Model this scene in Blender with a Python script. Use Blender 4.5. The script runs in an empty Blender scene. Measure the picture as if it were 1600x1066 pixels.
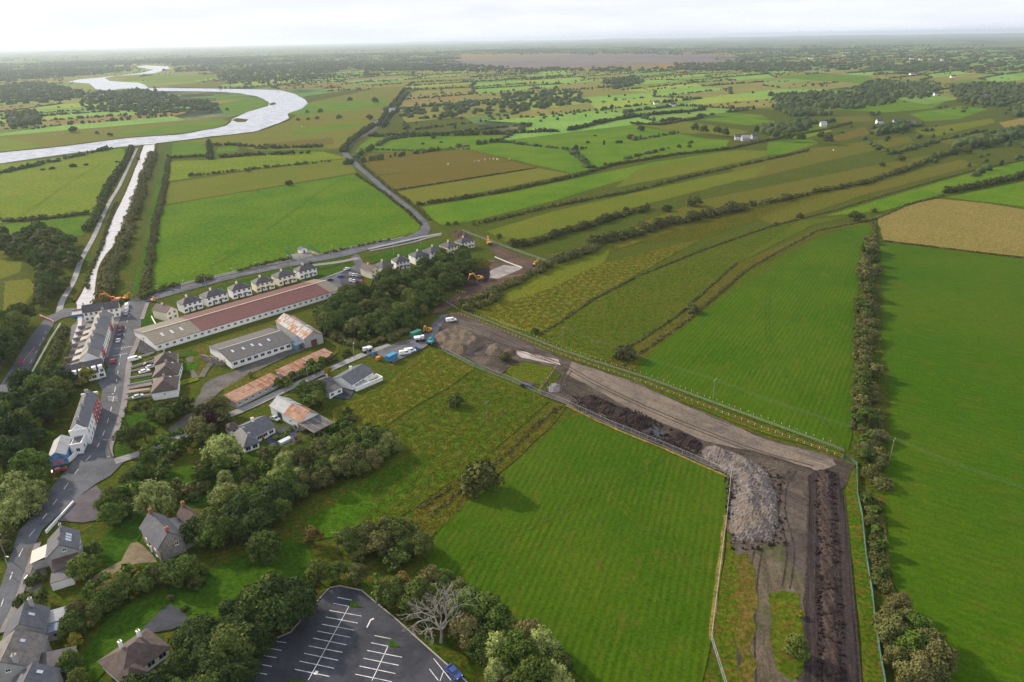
import bpy, bmesh, math, random
import numpy as np
from mathutils import Vector, Matrix
random.seed(7); RNG = np.random.default_rng(7)
S = bpy.context.scene; COL = S.collection

# ------------------------------------------------------------------ camera
H = 130.0; F = 1067.0; PITCH = math.atan(473/1067); ROLL = math.radians(0.95)
_f = Vector((0, math.cos(PITCH), -math.sin(PITCH))); _u = Vector((0, math.sin(PITCH), math.cos(PITCH))); _r = Vector((1, 0, 0))
CU = _u*math.cos(ROLL) + _r*math.sin(ROLL); CR = _r*math.cos(ROLL) - _u*math.sin(ROLL)
cam = bpy.data.cameras.new('camera'); camo = bpy.data.objects.new('camera', cam); COL.objects.link(camo)
m = Matrix((CR, CU, -_f)).transposed().to_4x4(); m.translation = (0, 0, H); camo.matrix_world = m
cam.sensor_width = 36; cam.lens = 36*F/1600; cam.clip_end = 120000; cam.clip_start = 1
S.camera = camo

# ------------------------------------------------------------------ sky and sun
SUN_AZ, SUN_EL = -56.0, 28.0           # degrees: left of the view direction (+Y), above the horizon
w = bpy.data.worlds.new('World'); S.world = w; w.use_nodes = True
nt = w.node_tree; nt.nodes.clear()
def N(nt, t, **kw):
    n = nt.nodes.new(t)
    for k, v in kw.items():
        if hasattr(n, k): setattr(n, k, v)
    return n
out = N(nt, 'ShaderNodeOutputWorld'); bg = N(nt, 'ShaderNodeBackground'); sky = N(nt, 'ShaderNodeTexSky')
sky.sky_type = 'NISHITA'; sky.sun_disc = False; sky.sun_elevation = math.radians(SUN_EL); sky.sun_rotation = math.radians(SUN_AZ)
sky.altitude = 100; sky.dust_density = 2.0; sky.air_density = 1.0
tc = N(nt, 'ShaderNodeTexCoord'); mp = N(nt, 'ShaderNodeMapping'); mp.inputs['Scale'].default_value = (1.6, 1.6, 7.0)
nz = N(nt, 'ShaderNodeTexNoise'); nz.inputs['Scale'].default_value = 2.2; nz.inputs['Detail'].default_value = 7; nz.inputs['Roughness'].default_value = .58
cr = N(nt, 'ShaderNodeValToRGB'); cr.color_ramp.elements[0].position = .30; cr.color_ramp.elements[0].color = (.80,.80,.80,1); cr.color_ramp.elements[1].position = .62; cr.color_ramp.elements[1].color = (1,1,1,1)
mx = N(nt, 'ShaderNodeMixRGB'); mx.inputs['Color2'].default_value = (8.7, 9.0, 10.0, 1)      # a thin bright cloud sheet
nt.links.new(tc.outputs['Generated'], mp.inputs['Vector']); nt.links.new(mp.outputs['Vector'], nz.inputs['Vector'])
nt.links.new(nz.outputs['Fac'], cr.inputs['Fac']); nt.links.new(cr.outputs['Color'], mx.inputs['Fac']); nt.links.new(sky.outputs['Color'], mx.inputs['Color1'])
cr2 = N(nt, 'ShaderNodeValToRGB'); cr2.color_ramp.elements[0].position = .38; cr2.color_ramp.elements[0].color = (.91, .915, .925, 1); cr2.color_ramp.elements[1].position = .60; cr2.color_ramp.elements[1].color = (1, 1, 1, 1); mp2 = N(nt, 'ShaderNodeMapping'); mp2.inputs['Scale'].default_value = (3, 3, 26); nz2 = N(nt, 'ShaderNodeTexNoise'); nz2.inputs['Scale'].default_value = 1.6; nz2.inputs['Detail'].default_value = 6; mu = N(nt, 'ShaderNodeMixRGB'); mu.blend_type = 'MULTIPLY'; mu.inputs['Fac'].default_value = 1
nt.links.new(tc.outputs['Generated'], mp2.inputs['Vector']); nt.links.new(mp2.outputs['Vector'], nz2.inputs['Vector']); nt.links.new(nz2.outputs['Fac'], cr2.inputs['Fac']); nt.links.new(mx.outputs['Color'], mu.inputs['Color1']); nt.links.new(cr2.outputs['Color'], mu.inputs['Color2']); nt.links.new(mu.outputs['Color'], bg.inputs['Color']); bg.inputs['Strength'].default_value = 0.1; nt.links.new(bg.outputs['Background'], out.inputs['Surface'])
sl = bpy.data.lights.new('sun', 'SUN'); so = bpy.data.objects.new('sun', sl); COL.objects.link(so)
sl.energy = 5.0; sl.angle = math.radians(3.0); sl.color = (1.0, .86, .66)
sd = Vector((math.sin(math.radians(SUN_AZ))*math.cos(math.radians(SUN_EL)), math.cos(math.radians(SUN_AZ))*math.cos(math.radians(SUN_EL)), math.sin(math.radians(SUN_EL))))
so.rotation_euler = sd.to_track_quat('Z', 'Y').to_euler(); so.location = sd*500
S.view_settings.view_transform = 'Standard'; S.view_settings.look = 'None'; S.view_settings.gamma = 1; S.view_settings.exposure = 0.24
S.cycles.use_denoising = True; S.cycles.denoising_prefilter = 'NONE'; S.cycles.max_bounces = 5; S.cycles.diffuse_bounces = 2; S.cycles.glossy_bounces = 2
S.cycles.transmission_bounces = 2; S.cycles.volume_bounces = 0; S.cycles.transparent_max_bounces = 4

# ------------------------------------------------------------------ helpers
def at(px, py, z=0.0):
    """ground point (height z) seen at a place of the photograph"""
    d = _f*F + CR*(px-800) - CU*(py-533)
    t = (z-H)/d.z
    return Vector((d.x*t, d.y*t, z))
def A2(p, z=0.0):
    v = at(p[0], p[1], z); return (v.x, v.y)
def lin(c): return tuple(((v/255)/12.92 if v/255 <= .04045 else ((v/255+.055)/1.055)**2.4) for v in c)

MATS = {}
class NB:
    """small node-tree builder"""
    def __init__(s, name):
        s.m = bpy.data.materials.new(name); s.m.use_nodes = True; s.nt = s.m.node_tree; s.b = s.nt.nodes['Principled BSDF']
        s.pos = s.nt.nodes.new('ShaderNodeNewGeometry').outputs['Position']; MATS[name] = s.m
    def link(s, a, b): s.nt.links.new(a, b)
    def val(s, inp, v):
        if isinstance(v, (int, float)): inp.default_value = v
        elif isinstance(v, tuple): inp.default_value = v if len(v) == len(inp.default_value) else (*v, 1)
        else: s.link(v, inp)
    def noise(s, scale, detail=3, rough=.55, vec=None, dist=0):
        n = s.nt.nodes.new('ShaderNodeTexNoise'); n.inputs['Scale'].default_value = scale; n.inputs['Detail'].default_value = detail
        n.inputs['Roughness'].default_value = rough; n.inputs['Distortion'].default_value = dist; s.link(vec if vec is not None else s.pos, n.inputs['Vector']); return n.outputs['Fac']
    def voro(s, scale, feature='F1', vec=None):
        n = s.nt.nodes.new('ShaderNodeTexVoronoi'); n.feature = feature; n.inputs['Scale'].default_value = scale; s.link(vec if vec is not None else s.pos, n.inputs['Vector']); return n
    def ramp(s, fac, *stops):
        n = s.nt.nodes.new('ShaderNodeValToRGB'); e = n.color_ramp.elements
        while len(e) < len(stops): e.new(.5)
        for i, (p, c) in enumerate(stops):
            e[i].position = p; e[i].color = (*c, 1) if isinstance(c, tuple) else (c, c, c, 1)
        s.link(fac, n.inputs['Fac']); return n.outputs['Color']
    def mix(s, fac, a, b, mode='MIX'):
        n = s.nt.nodes.new('ShaderNodeMixRGB'); n.blend_type = mode; s.val(n.inputs['Fac'], fac); s.val(n.inputs['Color1'], a); s.val(n.inputs['Color2'], b); return n.outputs['Color']
    def math(s, op, a, b=0.0):
        n = s.nt.nodes.new('ShaderNodeMath'); n.operation = op; s.val(n.inputs[0], a); s.val(n.inputs[1], b); return n.outputs[0]
    def scalev(s, v, vec=None):
        n = s.nt.nodes.new('ShaderNodeVectorMath'); n.operation = 'MULTIPLY'; s.link(vec if vec is not None else s.pos, n.inputs[0]); n.inputs[1].default_value = v; return n.outputs[0]
    def dot(s, v, vec=None):
        n = s.nt.nodes.new('ShaderNodeVectorMath'); n.operation = 'DOT_PRODUCT'; s.link(vec if vec is not None else s.pos, n.inputs[0]); n.inputs[1].default_value = v; return n.outputs['Value']
    def objrand(s): return s.nt.nodes.new('ShaderNodeObjectInfo').outputs['Random']
    def bump(s, h, strength=.5, dist=.3):
        n = s.nt.nodes.new('ShaderNodeBump'); n.inputs['Strength'].default_value = strength; n.inputs['Distance'].default_value = dist; s.link(h, n.inputs['Height']); s.link(n.outputs[0], s.b.inputs['Normal'])
    def done(s, col, rough=.9, spec=.25, metal=0):
        s.val(s.b.inputs['Base Color'], col); s.val(s.b.inputs['Roughness'], rough); s.b.inputs['Specular IOR Level'].default_value = spec; s.b.inputs['Metallic'].default_value = metal; return s.m

def m_plain(name, c, rough=.8, spec=.3, var=.18, scale=1.3, metal=0):
    if name in MATS: return MATS[name]
    b = NB(name); f = b.noise(scale, 5, .65); f2 = b.noise(scale*.13, 3)
    k = b.math('ADD', b.math('MULTIPLY', f, .6), b.math('MULTIPLY', f2, .4))
    lo = tuple(v*(1-var) for v in c); hi = tuple(min(1, v*(1+var)) for v in c)
    return b.done(b.ramp(k, (.40, lo), (.60, hi)), rough, spec, metal)

GR = 0; GK = (.70, .62, .31)
def m_grass(c1, c2, c3=None, amt=.5, patch=.022, mid=.22, stripe=None, fine=1.0, bump=.5, name=None, stretch=None):
    """meadow: c1/c2 large patches, c3 tussocks or seed heads, optional mowing stripes (direction in degrees, period in m, strength)"""
    global GR; GR += 1
    b = NB(name or 'meadow_grass_%d' % GR)
    c1, c2, c3 = [None if c is None else (c[0]*GK[0], c[1]*GK[1], c[2]*GK[2]) for c in (c1, c2, c3)]
    vec = None
    if stretch:
        n = b.nt.nodes.new('ShaderNodeMapping'); n.vector_type = 'TEXTURE'; n.inputs['Rotation'].default_value = (0, 0, math.radians(stretch)); n.inputs['Scale'].default_value = (2.6, 1, 1); b.link(b.pos, n.inputs['Vector']); vec = n.outputs[0]
    col = b.ramp(b.noise(patch, 5, .62), (.40, c1), (.60, c2))
    if c3: col = b.mix(b.ramp(b.noise(mid, 5, .68, vec, .6), (.60-.22*amt, 0.0), (.68-.22*amt, .9)), col, c3)
    br = b.ramp(b.noise(mid*2.2, 6, .72, vec), (.40, .72 if not stretch else .92), (.60, 1.28 if not stretch else 1.08))
    col = b.mix(1.0, col, br, 'MULTIPLY')
    fn = b.noise(1.3, 5, .72); col = b.mix(fine, col, b.ramp(fn, (.38, .74 if not stretch else .80), (.62, 1.26 if not stretch else 1.20)), 'MULTIPLY')
    if stripe:
        a, per, st = stripe; a = math.radians(a)
        ph = b.math('ADD', b.math('MULTIPLY', b.dot((math.cos(a), math.sin(a), 0)), 2*math.pi/per), b.math('MULTIPLY', b.noise(.012, 2), 9.0))
        sn = b.math('MULTIPLY', b.math('SINE', ph), b.ramp(b.noise(.05, 3), (.35, .2), (.65, 1.0)))
        col = b.mix(1.0, col, b.ramp(b.math('ADD', b.math('MULTIPLY', sn, .5), .5), (.1, 1-st), (.9, 1+st)), 'MULTIPLY')
    b.bump(fn, bump, .25)
    return b.done(col, .95, .02)

def mesh_obj(name, verts, faces, mat=None, parent=None, smooth=False):
    me = bpy.data.meshes.new(name); me.from_pydata([tuple(v) for v in verts], [], faces); me.update()
    if mat: me.materials.append(mat)
    if smooth: me.shade_smooth()
    o = bpy.data.objects.new(name, me); COL.objects.link(o)
    if parent: o.parent = parent
    return o
def quads_obj(name, V, nq, mat, parent=None, loc=None):
    """V: (nq*4,3) array of separate quads"""
    me = bpy.data.meshes.new(name or 'foliage'); V = np.ascontiguousarray(V, dtype=np.float32)
    me.vertices.add(len(V)); me.vertices.foreach_set('co', V.ravel()); me.loops.add(nq*4); me.loops.foreach_set('vertex_index', np.arange(nq*4, dtype=np.int32))
    me.polygons.add(nq); me.polygons.foreach_set('loop_start', np.arange(0, nq*4, 4, dtype=np.int32)); me.update(); me.validate()
    if mat: me.materials.append(mat)
    if name is None: return me
    o = bpy.data.objects.new(name, me); COL.objects.link(o)
    if parent: o.parent = parent
    if loc is not None: o.location = loc
    return o
def tag(o, label, cat, group=None):
    o['label'] = label; o['category'] = cat
    if group: o['group'] = group
    return o
def empty(name, loc=(0, 0, 0), rz=0):
    o = bpy.data.objects.new(name, None); COL.objects.link(o); o.location = loc; o.rotation_euler = (0, 0, rz); o.empty_display_size = .5; return o
def struct(o): o['kind'] = 'structure'; return o
def stuff(o): o['kind'] = 'stuff'; return o
def copy_tree(o, parent=None, mats=None):
    c = o.copy(); COL.objects.link(c); c.parent = parent
    for ch in o.children: copy_tree(ch, c)
    return c

def rough_line(P, seg=9.0, jit=.5, closed=True):
    """polyline in metres, cut into short pieces and made a little uneven"""
    Q = []; n = len(P)
    for i in range(n if closed else n-1):
        a, b = Vector(P[i]).to_2d(), Vector(P[(i+1) % n]).to_2d(); L = (b-a).length; k = max(1, min(40, int(L/seg)))
        d = (b-a)/max(L, 1e-6); nn = Vector((-d.y, d.x))
        for j in range(k):
            p = a.lerp(b, j/k)
            if j: p = p + nn*random.uniform(-jit, jit)
            Q.append((p.x, p.y))
    if not closed: Q.append(tuple(Vector(P[-1]).to_2d()))
    return Q
def spline(P, k=6, closed=False):
    out = []; n = len(P)
    for i in range(n if closed else n-1):
        g = lambda j: np.array(P[j % n] if closed else P[min(max(j, 0), n-1)], float)
        p0, p1, p2, p3 = g(i-1), g(i), g(i+1), g(i+2)
        for j in range(k):
            t = j/k; out.append(tuple(.5*((2*p1)+(-p0+p2)*t+(2*p0-5*p1+4*p2-p3)*t*t+(-p0+3*p1-3*p2+p3)*t**3)))
    if not closed: out.append(tuple(P[-1]))
    return out
LAYER = 0
def sheet(name, pix, mat, z=None, jit=.5, seg=9, smooth=False, world=False):
    """flat piece of ground outlined on the photograph"""
    global LAYER
    if z is None: LAYER += 1; z = .02 + .003*LAYER
    P = list(pix) if world else [A2(p) for p in pix]
    if smooth: P = spline(P, 6, True)
    P = rough_line(P, seg, jit) if jit else P
    return struct(mesh_obj(name, [(x, y, z) for x, y in P], [list(range(len(P)))], mat))
def ribbon_pts(P, w):
    L, R = [], []; n = len(P)
    for i in range(n):
        a = Vector(P[max(i-1, 0)]).to_2d(); b = Vector(P[min(i+1, n-1)]).to_2d(); d = (b-a).normalized(); q = Vector((-d.y, d.x)); c = Vector(P[i]).to_2d()
        ww = w[i] if isinstance(w, (list, tuple)) else w
        L.append(c+q*ww/2); R.append(c-q*ww/2)
    return L, R
def ribbon(name, pix, width, mat, z, smooth=True, world=False, thick=0, jit=0):
    P = list(pix) if world else [A2(p) for p in pix]
    if smooth: P = spline(P, 6)
    L, R = ribbon_pts(P, width); n = len(P); V = []
    for l, r in zip(L, R):
        if jit: l = l+Vector((random.uniform(-jit, jit), random.uniform(-jit, jit))); r = r+Vector((random.uniform(-jit, jit), random.uniform(-jit, jit)))
        V += [(l.x, l.y, z), (r.x, r.y, z)]
    Fc = [[2*i, 2*i+1, 2*i+3, 2*i+2] for i in range(n-1)]
    if thick:
        k = len(V); V += [(x, y, zz-thick) for x, y, zz in V]
        for i in range(n-1): Fc += [[2*i, 2*i+2, k+2*i+2, k+2*i], [2*i+1, k+2*i+1, k+2*i+3, 2*i+3]]
        Fc += [[0, k, k+1, 1], [2*n-2, 2*n-1, k+2*n-1, k+2*n-2]]
    return struct(mesh_obj(name, V, Fc, mat))
class MB:
    """collects boxes, prisms and tubes, then links them as one mesh"""
    def __init__(s): s.v = []; s.f = []
    def box(s, x0, x1, y0, y1, z0, z1):
        k = len(s.v); s.v += [(x, y, z) for z in (z0, z1) for x, y in ((x0, y0), (x1, y0), (x1, y1), (x0, y1))]
        s.f += [[k+3, k+2, k+1, k], [k+4, k+5, k+6, k+7]] + [[k+i, k+(i+1) % 4, k+4+(i+1) % 4, k+4+i] for i in range(4)]; return s
    def hexa(s, p):
        k = len(s.v); s.v += [tuple(q) for q in p]
        s.f += [[k+3, k+2, k+1, k], [k+4, k+5, k+6, k+7]] + [[k+i, k+(i+1) % 4, k+4+(i+1) % 4, k+4+i] for i in range(4)]; return s
    def slab(s, quad, t):
        """quad of 3-D points thickened along its normal by t"""
        q = [Vector(p) for p in quad]; n = (q[1]-q[0]).cross(q[2]-q[0]).normalized()
        return s.hexa([p-n*t for p in q]+q) if len(q) == 4 else s.poly([p-n*t for p in q], q)
    def poly(s, lo, hi):
        k = len(s.v); n = len(lo); s.v += [tuple(p) for p in lo]+[tuple(p) for p in hi]
        s.f += [list(range(k+n-1, k-1, -1)), list(range(k+n, k+2*n))] + [[k+i, k+(i+1) % n, k+n+(i+1) % n, k+n+i] for i in range(n)]; return s
    def face(s, pts): k = len(s.v); s.v += [tuple(p) for p in pts]; s.f.append(list(range(k, k+len(pts)))); return s
    def tube(s, pts, rad, n=6):
        k0 = len(s.v); m = len(pts)
        for i, p in enumerate(pts):
            p = Vector(p); d = (Vector(pts[min(i+1, m-1)])-Vector(pts[max(i-1, 0)])).normalized(); u = d.orthogonal().normalized(); v = d.cross(u); r = rad[i] if isinstance(rad, (list, tuple)) else rad
            for j in range(n): a = 2*math.pi*j/n; s.v.append(tuple(p+u*math.cos(a)*r+v*math.sin(a)*r))
        for i in range(m-1):
            for j in range(n): s.f.append([k0+i*n+j, k0+i*n+(j+1) % n, k0+(i+1)*n+(j+1) % n, k0+(i+1)*n+j])
        s.f += [list(range(k0+n-1, k0-1, -1)), list(range(k0+(m-1)*n, k0+m*n))]; return s
    def build(s, name, mat, parent=None, smooth=False): return mesh_obj(name, s.v, s.f, mat, parent, smooth)
    def mesh(s, name, mat):
        me = bpy.data.meshes.new(name); me.from_pydata(s.v, [], s.f); me.update(); me.materials.append(mat); return me
# ------------------------------------------------------------------ the setting: ground, hills, fields
def proj(x, y, z=0.0):
    v = Vector((x, y, z-H)); c = v.dot(_f)
    if c <= 1: return (-9999, 9999)
    return (800+v.dot(CR)/c*F, 533-v.dot(CU)/c*F)
def in_poly(x, y, P):
    r = False; n = len(P); j = n-1
    for i in range(n):
        if (P[i][1] > y) != (P[j][1] > y) and x < (P[j][0]-P[i][0])*(y-P[i][1])/(P[j][1]-P[i][1])+P[i][0]: r = not r
        j = i
    return r

b = NB('open_country')
vv = b.nt.nodes.new('ShaderNodeMapping'); vv.inputs['Rotation'].default_value = (0, 0, -.55); vv.inputs['Scale'].default_value = (.0035, .0075, 1); b.link(b.pos, vv.inputs['Vector'])
vor = b.voro(1.0, 'F1', vv.outputs[0]); vor.inputs['Randomness'].default_value = .85
rnd = b.nt.nodes.new('ShaderNodeSeparateColor'); b.link(vor.outputs['Color'], rnd.inputs[0])
cell = b.ramp(rnd.outputs[0], (0, (.080, .140, .035)), (.3, (.10, .20, .042)), (.55, (.13, .15, .05)), (.8, (.09, .15, .045)), (1, (.16, .13, .07)))
wood = b.ramp(b.noise(.0016, 6, .62), (.50, 0.0), (.58, 1.0))
cell = b.mix(wood, cell, (.022, .034, .014))
cell = b.mix(b.ramp(b.noise(.00035, 4, .6, b.scalev((.5, 1.6, 1))), (.56, 0.0), (.62, .8)), cell, (.105, .070, .042))
cell = b.mix(1.0, cell, b.ramp(b.noise(.03, 6, .7), (.32, .55), (.68, 1.35)), 'MULTIPLY')
b.bump(b.noise(.06, 5, .7), .6, 3.0)
M_OPEN = b.done(cell, .95, .02)
n = 96; R0 = 46000
struct(mesh_obj('ground', [(R0*math.cos(2*math.pi*i/n), R0*math.sin(2*math.pi*i/n), 0) for i in range(n)], [list(range(n))], M_OPEN))
def hills(name, dist, hmax, a0, a1, depth, seed):
    rs = np.random.default_rng(seed); ph = rs.uniform(0, 6.28, 8); V = []; nseg = 120
    for i in range(nseg+1):
        a = a0+(a1-a0)*i/nseg; e = min(1, 5*min(i, nseg-i)/nseg)
        h = hmax*e*max(.05, .45+sum(math.sin(a*fr+ph[k])/(k+2) for k, fr in enumerate((6, 13, 27, 51, 90, 140))))
        for t, hh in ((0, -1), (.35, .62*h), (.55, h), (1, -1)):
            r = dist+depth*t; V.append((r*math.sin(a), r*math.cos(a), hh))
    struct(mesh_obj(name, V, [[4*i+j, 4*i+j+1, 4*i+4+j+1, 4*i+4+j] for i in range(nseg) for j in range(3)], M_OPEN, smooth=True))
hills('hills', 15000, 22, -.75, .10, 5000, 3); hills('hills', 24000, 40, -.2, .85, 6000, 9); hills('hills', 31000, 50, -.85, .6, 6000, 11)

# near base: damp unimproved pasture under everything close by
GRASS_BASE = m_grass((.050, .105, .014), (.070, .108, .020), (.115, .110, .034), .48, .02, .35, name='damp_pasture')
sheet('pasture', [(-60, 250), (250, 213), (480, 150), (640, 128), (760, 205), (975, 190), (1200, 165), (1660, 150), (1800, 1200), (-200, 1200)], GRASS_BASE, z=.01, jit=0)

G_BRIGHT = m_grass((.064, .176, .010), (.100, .210, .014), (.13, .185, .022), .30, .02, .18)
G_BRIGHT_SUNLIT = m_grass((.075, .200, .014), (.120, .235, .022), (.15, .20, .03), .30, .02, .3)  # brighter copy of the field grass, stronger distant sunlight put into its colour
G_LUSH = m_grass((.040, .125, .008), (.066, .150, .012), None, .3, .016, .2)
G_YEL = m_grass((.125, .225, .016), (.165, .245, .024), (.18, .20, .04), .3, .02, .15)
G_OLIVE = m_grass((.110, .180, .022), (.145, .190, .032), (.155, .15, .042), .42, .018, .35)
G_BROWN = m_grass((.135, .118, .038), (.150, .125, .042), (.105, .128, .026), .45, .02, .3)
G_TAN = m_grass((.225, .205, .115), (.195, .19, .085), (.29, .245, .17), .45, .03, .4)
G_PALE = m_grass((.130, .185, .036), (.160, .185, .044), (.175, .16, .055), .40, .018, .3)
G_ROUGH = m_grass((.105, .190, .022), (.155, .205, .036), (.20, .165, .060), .50, .03, .6, bump=1.0)
G_RUSH = m_grass((.062, .142, .014), (.090, .150, .020), (.145, .118, .040), .46, .025, .45, bump=1.0)
G_HEATH = m_grass((.100, .148, .028), (.125, .142, .034), (.155, .128, .045), .48, .02, .3, bump=1.0)
_ang = lambda p, q: math.degrees(math.atan2((at(*q)-at(*p)).y, (at(*q)-at(*p)).x))
G_MOWN = m_grass((.048, .122, .009), (.070, .140, .014), (.088, .13, .022), .25, .02, .3, stripe=(_ang((1142,744),(1111,1001))+90, 2.0, .13), stretch=_ang((1142,744),(1111,1001)))
G_MOWN2 = m_grass((.050, .130, .008), (.070, .148, .012), (.09, .135, .02), .22, .018, .2, stripe=(_ang((1342,450),(1326,704))+84, 2.0, .13), stretch=_ang((1342,450),(1326,704))-6)
G_MOWN3 = m_grass((.050, .132, .008), (.068, .142, .012), (.085, .135, .016), .22, .014, .2, stripe=(_ang((1376,400),(1600,430))+90, 3.0, .06), stretch=_ang((1376,400),(1600,430)))
G_LAWN = m_grass((.036, .105, .010), (.052, .125, .014), None, .3, .05, .4, fine=.8)
G_LAWN2 = m_grass((.042, .098, .012), (.058, .108, .016), (.08, .09, .03), .3, .04, .4)
G_VERGE = m_grass((.080, .118, .024), (.10, .118, .032), (.16, .128, .05), .42, .06, .5, bump=1.0)
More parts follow.
